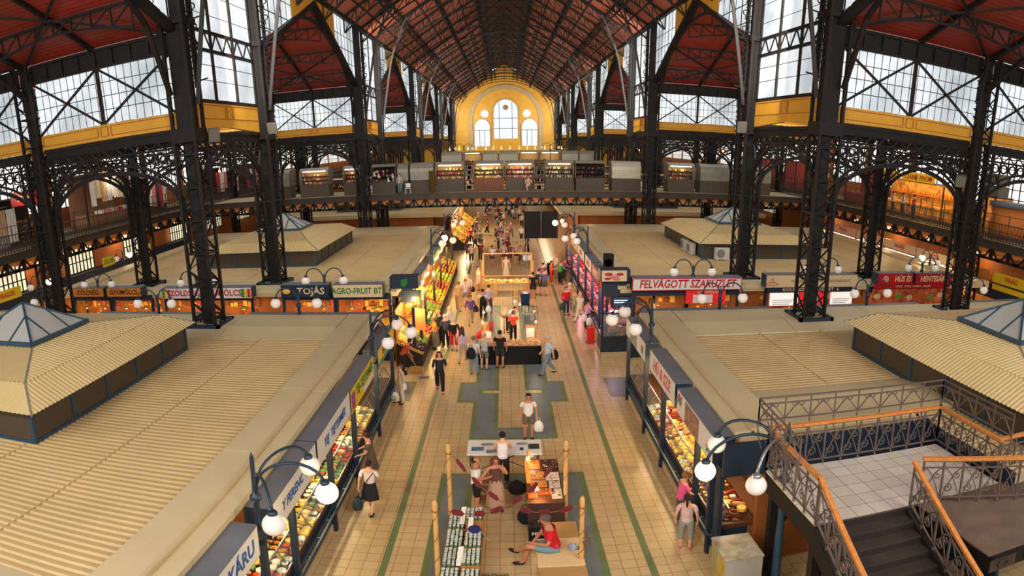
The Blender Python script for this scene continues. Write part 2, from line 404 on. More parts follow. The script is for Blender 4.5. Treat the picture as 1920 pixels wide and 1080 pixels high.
def person(label, x, y, face, kind='stand', h=1.70, skin=0, hair=('short',(50,36,28)), top=(.4,(220,220,220),1), bottom=('trousers',(50,50,60)), shoes=(40,32,30), female=False, z=0.0, group=None, detail=True):
    """face: degrees, 0 looks toward the camera end, 180 toward the far end, 90 toward +x"""
    PEOPLE.append(dict(label=label,x=x,y=y,face=face,kind=kind,h=h,skin=skin,hair=hair,top=top,bottom=bottom,shoes=shoes,female=female,z=z,group=group,detail=detail))
    person_meshes(kind,top[0],top[2] if len(top)>2 else 1,bottom[0],female)
def cloth(c): return mat('cloth_%d_%d_%d'%tuple(c),c,.85,0,.12,9)
HAIRM={}
def place_people():
    hm={}
    for d in PEOPLE:
        P,body,top,low=person_meshes(d['kind'],d['top'][0],d['top'][2] if len(d['top'])>2 else 1,d['bottom'][0],d['female'])
        t=thing('person',d['label'],'person',(d['x'],d['y'],d['z']),radians(d['face']),d['group']); s=d['h']/1.75; t.scale=(s*1.13,s*1.13,s)
        def inst(nm,me,m):
            k=(me.name,m.name)
            if k not in hm:
                c=me.copy(); c.materials.clear(); c.materials.append(m); hm[k]=c
            return link(nm,hm[k],t)
        inst('body',body,SKINS[d['skin']]); inst('top',top,cloth(d['top'][1])); inst('skirt' if 'skirt' in d['bottom'][0] else ('shorts' if d['bottom'][0]=='shorts' else 'trousers'),low,cloth(d['bottom'][1]))
        kk=('h',d['kind'],d['hair'][0],d['hair'][1])
        if kk not in hm: hm[kk]=hair_mesh(P,d['hair'][0]).build('hair',cloth(d['hair'][1]),t).data
        else: link('hair',hm[kk],t)
        if d['y']<50:
            for part,m in (('eye_r',EYE),('eye_l',EYE),('mouth',LIP)):
                kk=('f',d['kind'],part); nm='mouth' if part=='mouth' else 'eye'
                if kk not in hm: hm[kk]=face_parts(P,part).build(nm,m,t).data
                else: link(nm,hm[kk],t)
        for n in 'rl':
            kk=('s',d['kind'],n,d['shoes'])
            if kk not in hm:
                a,o=Vector(P['an'+n]),Vector(P['to'+n]); b=MB(); b.sm=True; m=a.lerp(o,.55); dd=(o-a); b.ball((m.x,m.y,max(.045,m.z-.01)),.055,8,6,(.85,2.2,.75),atan2(dd.y,dd.x)+pi/2); hm[kk]=b.build('shoe',cloth(d['shoes']),t).data
            else: link('shoe',hm[kk],t)
W_=(228,222,214)
person('woman in dark top and black trousers walking toward the camera, pink shoes',-2.76,24.3,5,'walk',1.72,0,('long',(52,30,26)),(.7,(40,38,48),1),('trousers',(24,22,26)),(206,60,80),True)
person('man in white T-shirt and brown shorts walking with a white carrier bag',.55,20.0,0,'lookdown',1.68,1,('short',(40,32,28)),(.4,W_,1),('shorts',(104,92,76)),(40,34,32))
person('grey-haired man in pale blue shirt and jeans walking left with a shoulder bag',1.6,26.2,-80,'walk',1.76,0,('short',(190,180,166)),(.4,(190,204,214),.4),('trousers',(112,134,150)),(60,50,46))
person('woman in white top and black skirt seen from behind, red strap across her back',-3.7,15.2,172,'walk',1.64,0,('bob',(46,28,26)),(.3,(232,224,218),0),('skirt',(34,32,36)),(30,24,24),True)
person('person in a bright pink top leaning over the right deli counter',4.12,14.25,95,'reach',1.62,0,('bob',(150,96,60)),(.3,(236,90,150),1),('trousers',(90,84,80)),(60,40,40),True)
person('woman in patterned blouse and grey capri trousers by the right deli counter',3.95,13.15,160,'stand',1.62,0,('tail',(48,26,26)),(.3,(216,180,172),1),('capri',(150,146,134)),(214,100,130),True)
person('woman in a brown sleeveless tunic over white, leaning on the left counter',-4.02,16.95,-80,'reach',1.62,0,('bun',(60,34,28)),(.3,(98,84,66),1),('skirt',(92,78,60)),(120,84,60),True)
person('older woman in beige jacket and trousers with a white handbag, left edge of the aisle',-4.1,23.1,-60,'stand',1.60,2,('bob',(110,76,54)),(1,(196,180,150),1),('trousers',(208,200,180)),(70,44,36),True)
person('person in an orange shirt bending to sweep the floor under the produce stand',-4.55,26.45,100,'sweep',1.65,1,('short',(40,28,26)),(.4,(214,84,44),1),('trousers',(46,40,40)),(40,30,28))
person('woman in lilac top and beige trousers with long brown hair, walking away',-2.1,27.9,176,'walk2',1.70,0,('long',(86,46,34)),(.4,(206,186,206),1),('trousers',(206,184,160)),(120,90,70),True)
person('white-haired person in black top and red capri trousers, from behind',-2.6,29.6,175,'stand',1.66,2,('short',(200,186,164)),(.7,(24,22,24),1),('capri',(206,50,50)),(90,50,44),True)
person('shopper in a yellow top and grey skirt facing the produce stand',-3.5,29.9,-70,'reach',1.62,0,('bob',(170,140,90)),(.4,(236,170,50),1),('longskirt',(120,108,96)),(60,44,40),True)
person('grey-haired shopper in dark vest over white sleeves at the produce stand',-3.05,30.2,-150,'hold',1.68,2,('short',(206,196,180)),(1,(92,88,90),1),('trousers',(40,38,40)),(36,30,30))
person('fair-haired shopper in a dark jacket reaching toward the tomatoes',-3.35,31.0,-95,'reach1',1.68,0,('short',(200,160,110)),(1,(60,56,62),1),('trousers',(30,28,34)),(30,26,26),True)
person('blond shopper in pale shirt with a dark bag, hidden behind the produce shoppers',-2.95,31.6,-120,'stand',1.70,2,('bob',(214,190,140)),(.4,(214,204,196),1),('trousers',(44,40,44)),(30,26,26),True)
person('woman in a red sleeveless top bending over the near craft table',-1.55,28.75,100,'bend',1.66,1,('tail',(150,90,50)),(0,(176,34,40),1),('shorts',(150,146,140)),(120,80,60),True)
person('man in white shirt and jeans with a big black shoulder bag at the craft table',-1.52,26.35,165,'stand',1.72,0,('short',(120,104,88)),(.4,(214,216,218),1),('trousers',(120,140,156)),(90,70,56))
person('person in pale grey top and shorts beside the man with the black bag',-1.1,26.95,170,'reach1',1.66,0,('bob',(190,160,110)),(.4,(190,186,184),1),('shorts',(120,116,112)),(110,80,60),True)
person('man in black T-shirt and dark shorts standing before the black-clothed table',-.42,27.15,168,'stand',1.74,1,('bob',(36,28,26)),(.4,(28,26,28),1),('shorts',(50,50,54)),(60,30,30))
person('seller in an orange-red top sitting behind the black-clothed table',.2,31.2,190,'hold',1.55,0,('bob',(96,54,36)),(.4,(232,72,40),1),('trousers',(30,26,28)),(30,26,26),True)
person('dark-haired seller in white behind the seller in red',.0,32.7,40,'bend',1.65,0,('short',(40,30,28)),(.4,(226,220,212),1),('trousers',(60,54,52)),(40,30,30))
person('woman in purple print top and khaki trousers walking toward the camera',-2.05,34.2,8,'walk2',1.66,1,('short',(40,28,26)),(1,(92,66,120),1),('capri',(176,146,110)),(110,70,50),True)
person('person with a black backpack over a pale shirt, walking away',-1.42,35.4,180,'stand',1.72,1,('short',(36,28,26)),(.4,(206,204,204),1),('trousers',(26,26,30)),(30,26,26))
person('man in a striped grey T-shirt next to the backpack wearer',-1.12,36.4,178,'stand',1.74,0,('short',(50,38,30)),(.4,(180,172,176),1),('trousers',(70,66,66)),(50,40,36))
person('man in a tan shirt and khaki trousers walking away on the left',-2.9,37.2,180,'walk',1.78,0,('short',(120,80,56)),(.4,(200,160,104),1),('trousers',(190,150,96)),(60,44,34))
person('person in white shirt and grey shorts ahead of the man in tan',-2.55,38.2,178,'stand',1.74,0,('short',(150,120,90)),(.4,(224,212,196),1),('shorts',(150,140,128)),(120,90,70))
person('older woman in cream top and red trousers carrying a black bag',-2.5,39.9,176,'walk2',1.66,2,('short',(220,200,160)),(.4,(228,208,178),1),('capri',(214,44,44)),(150,110,80),True)
person('woman in a white top and red-edged skirt with a hat by the wooden stand',-1.95,42.6,60,'hold',1.66,0,('bun',(80,46,36)),(0,(226,206,190),1),('skirt',(206,170,150)),(130,90,70),True)
person('person in a black top and shorts at the right end of the wooden stand',1.55,40.2,170,'stand',1.70,1,('bob',(50,36,32)),(.4,(26,24,28),1),('shorts',(30,28,32)),(110,76,60),True)
person('person in dark grey top beside the shopper in black, right of the wooden stand',1.95,41.1,200,'stand',1.72,0,('short',(60,44,36)),(.4,(70,62,62),1),('shorts',(60,56,56)),(50,40,36))
person('man in a blue striped T-shirt and brown shorts with his back turned',2.3,40.9,185,'stand',1.76,0,('short',(110,76,56)),(.4,(96,100,140),1),('shorts',(104,80,62)),(140,96,70))
person('person in a purple top beyond the man in blue stripes',2.35,43.4,190,'stand',1.70,0,('short',(60,40,34)),(.4,(120,70,110),1),('trousers',(60,50,56)),(40,34,34))
person('person in an orange top and red trousers by the right meat stalls',3.0,44.4,80,'hold',1.64,0,('short',(90,50,36)),(.4,(236,110,40),1),('trousers',(216,60,50)),(220,200,180),True)
person('tall fair-haired man in pale shirt behind the shopper in green',3.45,46.3,120,'stand',1.82,0,('short',(210,160,100)),(.4,(214,200,180),1),('trousers',(150,130,106)),(70,54,44))
person('person in a bright green T-shirt and black trousers at the meat stalls',3.6,44.2,130,'reach1',1.68,0,('short',(130,60,36)),(.4,(50,170,70),1),('trousers',(24,22,24)),(30,26,26),True)
person('person in a purple-pink top at the counter beyond the shopper in green',4.0,45.6,100,'reach',1.64,0,('bob',(120,60,40)),(.4,(150,70,130),1),('trousers',(50,44,50)),(40,34,34),True)
person('woman in a red cardigan and jeans with a green shopping bag, right aisle',3.25,36.0,20,'stand',1.66,0,('bob',(70,40,34)),(1,(204,30,40),1),('trousers',(52,62,88)),(40,34,34),True)
person('white-haired shopper behind the woman in the red cardigan',3.55,37.0,150,'stand',1.68,2,('short',(232,220,200)),(1,(206,176,150),1),('trousers',(130,116,100)),(60,50,44),True)
person('person in a sage green top looking at the meat, second in the row',3.68,35.3,140,'hold',1.66,0,('short',(196,120,70)),(.4,(164,160,120),1),('capri',(160,146,116)),(70,54,44),True)
person('fair-haired person in white top and cream trousers at the meat counter',3.85,34.3,130,'walk2',1.72,0,('short',(226,176,120)),(.4,(224,212,196),1),('trousers',(222,208,176)),(120,96,76))
person('dark-haired woman in a lilac shirt and black trousers with white carrier bags',4.05,32.9,110,'reach1',1.64,1,('short',(36,24,24)),(.3,(200,150,196),1),('trousers',(30,26,30)),(30,26,28),True)
# at the rope-fenced stall in front
person('man in white T-shirt and black shorts standing side on inside the roped stall',-.95,15.35,95,'hold',1.74,1,('bald',(50,36,28)),(.4,(234,228,218),1),('shorts',(24,22,24)),(200,196,186))
person('woman with long brown hair in brown top and flared patterned skirt, on the phone',-.45,15.45,10,'phone',1.68,1,('long',(104,56,38)),(0,(96,60,52),1),('longskirt',(176,140,116)),(80,50,40),True)
person('dark-haired woman in white blouse bending over the picture table',-.28,16.95,178,'reach',1.66,0,('bob',(30,22,22)),(0,(236,230,224),1),('trousers',(36,32,34)),(40,32,30),True)
person('man in a red polo shirt and denim shorts sitting on the bench with crossed legs',.86,12.86,-82,'sit',2.0,1,('short',(90,78,68)),(.4,(206,24,34),1),('shorts',(112,140,152)),(44,34,32))
# upper gallery visitors and the crowd under the bridge
rc=random.Random(21)
CROWD=[(-2.9,52.3,'pale shirt'),(-2.2,53.6,'maroon shirt'),(-3.3,54.6,'purple shirt'),(-1.2,51.5,'white shirt and dark shorts'),(-.3,52.2,'beige shirt'),(.2,52.9,'mauve T-shirt'),(1.1,51.6,'tan T-shirt')]
for (x,y,d),c in zip(CROWD,((212,196,170),(120,50,56),(98,70,96),(226,218,210),(190,170,140),(120,84,96),(190,160,130))):
    person('person in %s walking away below the footbridge'%d if y>51.9 else 'person in %s walking just before the footbridge'%d,x,y,180 if x<1 else 5,rc.choice(('stand','walk','walk2')),rc.uniform(1.6,1.8),rc.randrange(2),('short',(60,44,36)),(.4,c,1),(rc.choice(('shorts','trousers','capri')),(70,64,62)),(60,48,44))
person('woman in a long black dress crossing beyond the wooden stand',1.75,57.3,-60,'walk',1.66,0,('bun',(150,100,80)),(.4,(26,24,26),1),('longskirt',(26,24,26)),(40,30,30),True)
person('man in a grey T-shirt and dark shorts walking toward the camera under the bridge',.75,52.6,5,'walk2',1.76,0,('short',(110,84,66)),(.4,(186,164,140),1),('shorts',(50,48,54)),(210,200,190))
person('person in white beside the tall wooden frame of the craft stand',-.1,46.4,10,'stand',1.70,0,('bun',(30,24,24)),(.4,(214,196,170),1),('longskirt',(204,186,160)),(110,90,70),True)
CC=[((206,190,170),'pale'),((150,40,44),'red'),((84,70,90),'purple-grey'),((226,216,204),'white'),((60,60,70),'dark'),((200,150,100),'tan'),((96,120,140),'blue-grey'),((190,120,110),'pink')]
for i in range(60):
    c,nm=CC[i%8]; x=rc.uniform(-3.6,2.9); y=55.5+i*.8+rc.uniform(-.5,.5)
    if x>.8 and y<63: x-=2.6
    person('%s-topped shopper in the dense far crowd beyond the footbridge'%nm,x,y,rc.choice((0,180,170,10,90,-90)),rc.choice(('stand','walk','walk2','hold')),rc.uniform(1.55,1.82),rc.randrange(3),(rc.choice(('short','bob')),rc.choice(((60,40,32),(130,96,64),(40,30,28),(190,170,140)))),(.4,c,1),(rc.choice(('trousers','shorts','capri')),rc.choice(((60,56,60),(110,96,80),(36,34,40)))),(60,48,44),i%2==0,group='%s-topped shoppers in the far crowd'%nm)
# gallery level
person('person in pale jacket on the footbridge beside a white chair',-8.6,53.2,-20,'stand',1.68,0,('short',(60,44,36)),(1,(200,186,180),1),('trousers',(90,140,128)),(60,50,44),True,z=5.8)
person('woman in a patterned top sitting by the souvenir kiosk on the footbridge',1.75,53.0,0,'sit',1.66,0,('bob',(110,76,56)),(.4,(206,170,164),1),('capri',(200,186,176)),(60,50,44),True,z=5.8)
person('person in dark blue on the second footbridge',.9,83.0,180,'stand',1.74,0,('short',(40,32,30)),(1,(50,56,80),1),('trousers',(40,40,50)),(40,34,34),z=5.8)
for x,y,c,l in ((27.0,43.6,(110,150,196),'man in light blue shirt at the bright snack bar on the right gallery'),(27.1,42.2,(40,34,34),'dark-haired person in black at the bright snack bar on the right gallery'),(27.0,41.0,(226,200,160),'person in cream at the bright snack bar on the right gallery'),(27.0,39.7,(206,200,210),'large man in white shirt at the bright snack bar on the right gallery'),(27.0,38.3,(170,60,50),'person in red at the bright snack bar on the right gallery')):
    person(l,x,y,80,'hold',1.76,0,('short',(60,40,34)),(.4,c,1),('trousers',(60,60,80)),(40,34,34),z=5.8)
# ================================================================== THE HALL
PAIRS=[22.2,51.5,80.8,110.1,139.4]          # first column row of every pair; the second stands 7.6 m behind
GAP=7.6
# floor ------------------------------------------------------------
def tile_mat():
    m=bpy.data.materials.new('floor_tiles'); m.use_nodes=True; nt=m.node_tree; b=nt.nodes['Principled BSDF']; b.inputs['Roughness'].default_value=.32
    tc=nt.nodes.new('ShaderNodeTexCoord'); br=nt.nodes.new('ShaderNodeTexBrick'); br.offset=0; br.squash=1
    br.inputs['Scale'].default_value=1.0; br.inputs['Brick Width'].default_value=.34; br.inputs['Row Height'].default_value=.34
    br.inputs['Mortar Size'].default_value=.008; br.inputs['Mortar Smooth'].default_value=.1; br.inputs['Bias'].default_value=0
    br.inputs['Color1'].default_value=lin((214,188,138)); br.inputs['Color2'].default_value=lin((206,178,128)); br.inputs['Mortar'].default_value=lin((146,114,72))
    nt.links.new(tc.outputs['Object'],br.inputs['Vector'])
    nz=nt.nodes.new('ShaderNodeTexNoise'); nz.inputs['Scale'].default_value=.8; nz.inputs['Detail'].default_value=4; nt.links.new(tc.outputs['Object'],nz.inputs['Vector'])
    rp=nt.nodes.new('ShaderNodeMapRange'); rp.inputs[3].default_value=.82; rp.inputs[4].default_value=1.08; nt.links.new(nz.outputs['Fac'],rp.inputs[0])
    mx=nt.nodes.new('ShaderNodeMix'); mx.data_type='RGBA'; mx.blend_type='MULTIPLY'; mx.inputs[0].default_value=1
    nt.links.new(br.outputs['Color'],mx.inputs[6]); nt.links.new(rp.outputs[0],mx.inputs[7]); nt.links.new(mx.outputs[2],b.inputs['Base Color'])
    return m
b=MB(); b.quad((-33,-8,0),(33,-8,0),(33,153,0),(-33,153,0)); struct('floor',b,tile_mat())
GREEN=mat('green_tiles',(112,128,84),.35,0,.15,1.5); BLUEG=mat('slate_tiles',(120,130,130),.35,0,.12,1.5)
b=MB()
for x in (-2.93,3.03): b.box(x-.085,6,-.01,x+.085,150,.004)
struct('trim_1',b,GREEN)
def band(path, w, z, mb):
    closed=path[0]==path[-1]
    for i,((x0,y0),(x1,y1)) in enumerate(zip(path,path[1:])):
        d=Vector((x1-x0,y1-y0)); L=d.length; d/=L; a=w/2 if (i>0 or closed) else -w/2
        p=Vector((x0,y0))+d*a; q=Vector((x1,y1))+d*w/2; n=Vector((-d.y,d.x))*w/2
        xs=[p.x-n.x,p.x+n.x,q.x-n.x,q.x+n.x]; ys=[p.y-n.y,p.y+n.y,q.y-n.y,q.y+n.y]
        mb.box(min(xs),min(ys),-.01,max(xs),max(ys),z)
def inlay(path, name):
    g=MB(); band(path,.95,.004,g); struct(name+'1' if False else name,g,GREEN)
    g=MB(); band(path,.62,.007,g); struct(name,g,BLUEG)
inlay([(-.93,38),(-.93,24.95),(-1.55,24.95),(-1.55,23.7),(-.93,23.7),(-.93,20.45),(1.05,20.45),(1.05,23.7),(1.7,23.7),(1.7,24.95),(1.05,24.95),(1.05,38)],'trim_2')
inlay([(-1.6,6),(-1.6,17.1),(1.6,17.1),(1.6,6)],'trim_3')
inlay([(4.3,24.0),(6.8,24.0),(6.8,25.2),(4.3,25.2),(4.3,24.0)],'trim_4')
inlay([(-4.3,23.8),(-6.8,23.8),(-6.8,25.0),(-4.3,25.0),(-4.3,23.8)],'trim_4')
# columns ----------------------------------------------------------
def lattice_column(h, w, step, core=.18):
    b=MB(); a=w/2
    b.box(-core,-core,0,core,core,h)
    for sx in (-1,1):
        for sy in (-1,1):
            b.box(sx*a-.055,sy*a-.055,0,sx*a+.055,sy*a+.055,h)
    z=0; k=0
    while z<h-step*.5:
        z1=min(h,z+step)
        for s in (-1,1):
            p,q=((-a,z),(a,z1)) if k%2 else ((a,z),(-a,z1))
            b.bar((p[0],s*a,p[1]),(q[0],s*a,q[1]),.07,.03); b.bar((s*a,p[0],p[1]),(s*a,q[0],q[1]),.07,.03)
            if k%2==0: b.bar((-a,s*a,z),(a,s*a,z),.12,.05); b.bar((s*a,-a,z),(s*a,a,z),.12,.05)
        z=z1; k+=1
    b.box(-a-.14,-a-.14,0,a+.14,a+.14,.08)
    return b
def scroll(c, r, turns, d0, hand, fn, n=18, r1=.25):
    """spiral in a plane given by fn(u,v)"""
    return [fn(c[0]+r*(1-(1-r1)*i/n)*cos(d0+hand*2*pi*turns*i/n), c[1]+r*(1-(1-r1)*i/n)*sin(d0+hand*2*pi*turns*i/n)) for i in range(n+1)]
NAVE_H=19.6
def nave_column_parts():
    b=lattice_column(10.6,.86,.62)
    # upper shaft: clustered flats to the eaves
    a=.43
    b.box(-.30,-.30,10.6,.30,.30,NAVE_H)
    for sx in (-1,1):
        for sy in (-1,1): b.box(sx*.42-.06,sy*.42-.06,10.6,sx*.42+.06,sy*.42+.06,NAVE_H)
    b.box(-.5,-.5,10.4,.5,.5,10.9); b.box(-.52,-.52,14.9,.52,.52,15.2)
    return b
def nave_bracket():
    """pale curved rib springing from the shaft to the roof on the nave side (local +x), with scrollwork behind it"""
    b=MB(); pts=[]
    for i in range(17):
        t=i/16; pts.append((.5+.30*sin(pi*min(1,t*1.4))+2.7*t**2.3,0,11.8+9.3*t))
    b.poly(pts,.08,.15,up=(1,0,0))
    for s_ in (-1,1): b.poly([pts[12],(pts[13][0]+.1,s_*.7,pts[13][2]),(pts[14][0]+.3,s_*1.6,pts[14][2]+.3),(3.4,s_*2.7,21.0)],.06,.10,up=(1,0,0))
    b.poly([pts[11],(1.0,0,18.6),(.45,0,19.4)],.06,.10,up=(0,1,0))
    s=MB()
    for z,r in ((13.2,.22),(13.9,.20),(14.6,.22),(15.4,.24),(16.2,.24),(17.0,.22)):
        for h in (1,-1):
            s.tube(scroll((.62+.06*h,z+.16*h),r,1.25,pi/2*h,h,lambda u,v:(u,0,v),12),.028,4)
    s.bar((.5,0,12.4),(.5,0,19.4),.06,.06)
    for z in (12.6,15.0,17.6): s.bar((.4,0,z),(1.0,0,z+.1),.05,.05)
    return b,s
_nc=nave_column_parts(); _br,_sc=nave_bracket()
nave_cols=[]; proto_c=None; proto_o=None; proto_g=None
_oc=lattice_column(14.7,.80,.62)
_gc=lattice_column(11.2,.55,.8,.12)
for i,y in enumerate(PAIRS):
    for yy in (y,y+GAP):
        for sx in (-1,1):
            if proto_c is None:
                proto_c=_nc.build('nave_column',IRON,loc=(sx*11.25,yy,0),kind='structure')
                _br.build('roof_bracket',RIB,proto_c); _sc.build('scrollwork',IRON,proto_c)
                proto_c.rotation_euler=(0,0,0 if sx<0 else pi)
                proto_o=_oc.build('aisle_column',IRON,loc=(sx*18.5,yy,0),kind='structure')
                proto_g=_gc.build('gallery_column',IRON,loc=(sx*25.75,yy,0),kind='structure')
            else:
                copy_tree(proto_c,(sx*11.25,yy,0),0 if sx<0 else pi)
                copy_tree(proto_o,(sx*18.5,yy,0)); copy_tree(proto_g,(sx*25.75,yy,0))
# arched lattice between columns (local: x across, z up) -----------------
def arch_lattice(w, z_spring, z_apex, z_top, rings=True):
    b=MB(); hw=w/2; n=20; rise=z_apex-z_spring
    A=[(-hw+ w*i/n, 0, z_spring+rise*sqrt(max(0,1-((i/n-.5)*2)**2))) for i in range(n+1)]
    A2=[(x*1.0,0,z+.28) for x,_,z in A]
    b.poly(A,.16,.12,up=(0,1,0)); b.poly(A2,.10,.07,up=(0,1,0))
    for p,q in zip(A[1:-1:2],A2[2::2]): b.bar(p,q,.05,.04)
    b.box(-hw,-.10,z_top-.14,hw,.10,z_top); b.box(-hw,-.06,z_top-.75,hw,.06,z_top-.67); b.box(-hw,-.03,z_top-.42,hw,.03,z_top-.14)
    k=10
    for i in range(k):
        x0=-hw+w*i/k; x1=x0+w/k
        b.bar((x0,0,z_top-.7),(x1,0,z_top-.1),.05,.04); b.bar((x1,0,z_top-.7),(x0,0,z_top-.1),.05,.04)
    if rings:
        for ix in range(int(w/.52)):
            x=-hw+.3+ix*.52
            t=max(0,1-(x/hw)**2); za=z_spring+rise*sqrt(t)+.42
            z=z_top-1.0
            while z>za:
                R=[(x+.20*cos(2*pi*j/8),0,z+.20*sin(2*pi*j/8)) for j in range(9)]
                b.poly(R,.07,.05,up=(0,1,0)); b.bar((x+.26,0,z-.26),(x+.26,0,z+.26),.05,.04); b.bar((x-.26,0,z+.26),(x+.26,0,z+.26),.04,.04)
                z-=.52
    else:
        for i in range(1,n,3): b.bar(A2[i],(A2[i][0]*1.12,0,z_top-.7),.09,.07)
    for s in (-1,1):
        b.bar((s*hw,0,z_spring-1.6),(s*(hw-.05),0,z_spring),.10,.10)
    return b
def fascia(w, z0, z1, y=0.0):
    b=MB(); b.box(-w/2,-.07,z0,w/2,.07,z1)
    l=MB(); h=z1-z0
    for s in (-1,1):
        for x0,x1 in ((-w/2+.12,-.32),(-.17,.17),(.32,w/2-.12)):
            lo,hi=z0+h*.22,z1-h*.16
            for a,c in (((x0,lo),(x1,lo)),((x0,hi),(x1,hi)),((x0,lo),(x0,hi)),((x1,lo),(x1,hi))):
                l.bar((a[0],s*.075,a[1]),(c[0],s*.075,c[1]),.035,.035)
    return b,l
def cross_window(w, z0, z1):
    f=MB(); g=MB()
    g.box(-w/2,-.01,z0,w/2,.01,z1)
    for i in range(int(w/.34)+1): 
        x=-w/2+i*.34; f.bar((x,0,z0),(x,0,z1),.025,.03)
    for k in range(1,4):
        z=z0+(z1-z0)*k/4; f.bar((-w/2,0,z),(w/2,0,z),.03,.03)
    t=MB()
    t.bar((0,0,z0),(0,0,z1),.16,.16)
    for s in (-1,1):
        t.bar((s*.05,-.05,z0),(s*w/2,-.05,z1),.10,.08); t.bar((s*w/2,-.05,z0),(s*.05,-.05,z1),.10,.08)
    t.box(-w/2,-.16,z1,w/2,.16,z1+.1); t.box(-w/2,-.04,z1+.1,w/2,.04,z1+.72); t.box(-w/2,-.16,z1+.72,w/2,.16,z1+.84)
    for i in range(9): t.bar((-w/2+w*i/8,-.08,z1+.1),(-w/2+w*i/8,-.08,z1+.72),.12,.10)
    return f,g,t
W1=7.25-.9
_al=arch_lattice(W1,7.7,9.55,10.95); _fb,_fl=fascia(W1+.1,10.97,11.58); _wf,_wg,_wt=cross_window(W1+.1,11.6,13.85)
pw=None; wn=0
for i,y in enumerate(PAIRS):
    for yy,face in ((y,0),(y+GAP,pi)):
        for sx in (-1,1):
            for xc in (14.875,22.125):
                if pw is None:
                    pw=_wt.build('window_truss',IRON,loc=(sx*xc,yy,0),kind='structure')
                    _wf.build('glazing_bars',IRON,pw); _wg.build('pane',DAYPANE,pw)
                    fo=_fb.build('fascia_panel',OCHRE,pw); _fl.build('painted_line',OCHRE_LINE,fo)
                    _al.build('arch_lattice',IRON,pw); pw.name='window_1'
                else:
                    wn+=1; c=copy_tree(pw,(sx*xc,yy,0),face); c.name='window_%d'%(wn+1)
# narrow bays: tall clerestory window on the nave side, ochre fascia, arch ----
def tall_window():
    w=GAP-1.0; f=MB(); g=MB(); t=MB(); z0,z1=12.0,19.5
    g.box(-w/2,-.01,z0,w/2,.01,z1)
    for i in range(int(w/.31)+1): f.bar((-w/2+i*.31,0,z0),(-w/2+i*.31,0,z1),.018,.02)
    for z in (12.9,13.55,15.75,16.7,17.65,18.6): f.bar((-w/2,0,z),(w/2,0,z),.03,.03)
    for x in (-w/6,w/6,-w/2,w/2): t.bar((x,-.03,z0),(x,-.03,z1),.13,.13)
    for z in (12.02,14.15,14.95,19.5): t.bar((-w/2,-.05,z),(w/2,-.05,z),.14,.14)
    n=6
    for i in range(n):
        x0=-w/2+w*i/n; x1=x0+w/n; t.bar((x0,-.05,14.15),((x0+x1)/2,-.05,14.95),.05,.05); t.bar(((x0+x1)/2,-.05,14.95),(x1,-.05,14.15),.05,.05)
    return f,g,t
_tf,_tg,_tt=tall_window()
def narrow_fascia():
    w=GAP-1.0; b=MB(); h=.35
    b.prism([(-w/2,10.75),(0,10.95),(w/2,10.75),(w/2,12.0),(-w/2,12.0)],lambda x,z,t:(x,t,z),-.08,.08)
    l=MB()
    for s in (-1,1):
        for x0,x1 in ((-w/2+.1,-.42),(-.28,.28),(.42,w/2-.1)):
            for a,c in (((x0,11.3),(x1,11.3)),((x0,11.86),(x1,11.86)),((x0,11.3),(x0,11.86)),((x1,11.3),(x1,11.86))):
                l.bar((a[0],s*.085,a[1]),(c[0],s*.085,c[1]),.04,.03)
    return b,l
_nb,_nl=narrow_fascia(); _na=arch_lattice(GAP-.9,7.9,10.0,10.75,False)
pn=None
for i,y in enumerate(PAIRS):
    for sx in (-1,1):
        rz=pi/2 if sx<0 else -pi/2
        if pn is None:
            pn=_tt.build('clerestory_frame',IRON,loc=(sx*11.25,y+GAP/2,0),rz=rz,kind='structure'); pn.name='window_100'
            _tf.build('glazing_bars',IRON,pn); _tg.build('pane',DAYPANE,pn); f=_nb.build('fascia_panel',OCHRE,pn); _nl.build('painted_line',OCHRE_LINE,f); _na.build('arch_lattice',IRON,pn)
        else:
            wn+=1; c=copy_tree(pn,(sx*11.25,y+GAP/2,0),rz); c.name='window_%d'%(100+wn)
        # arch between aisle columns of the pair as well
        a=_na.build('arch_trim',IRON,loc=(sx*18.5,y+GAP/2,0),rz=rz,kind='structure') if i==0 and sx<0 else link('arch_trim',bpy.data.meshes['arch_trim'],None,(sx*18.5,y+GAP/2,0),rz,'structure')
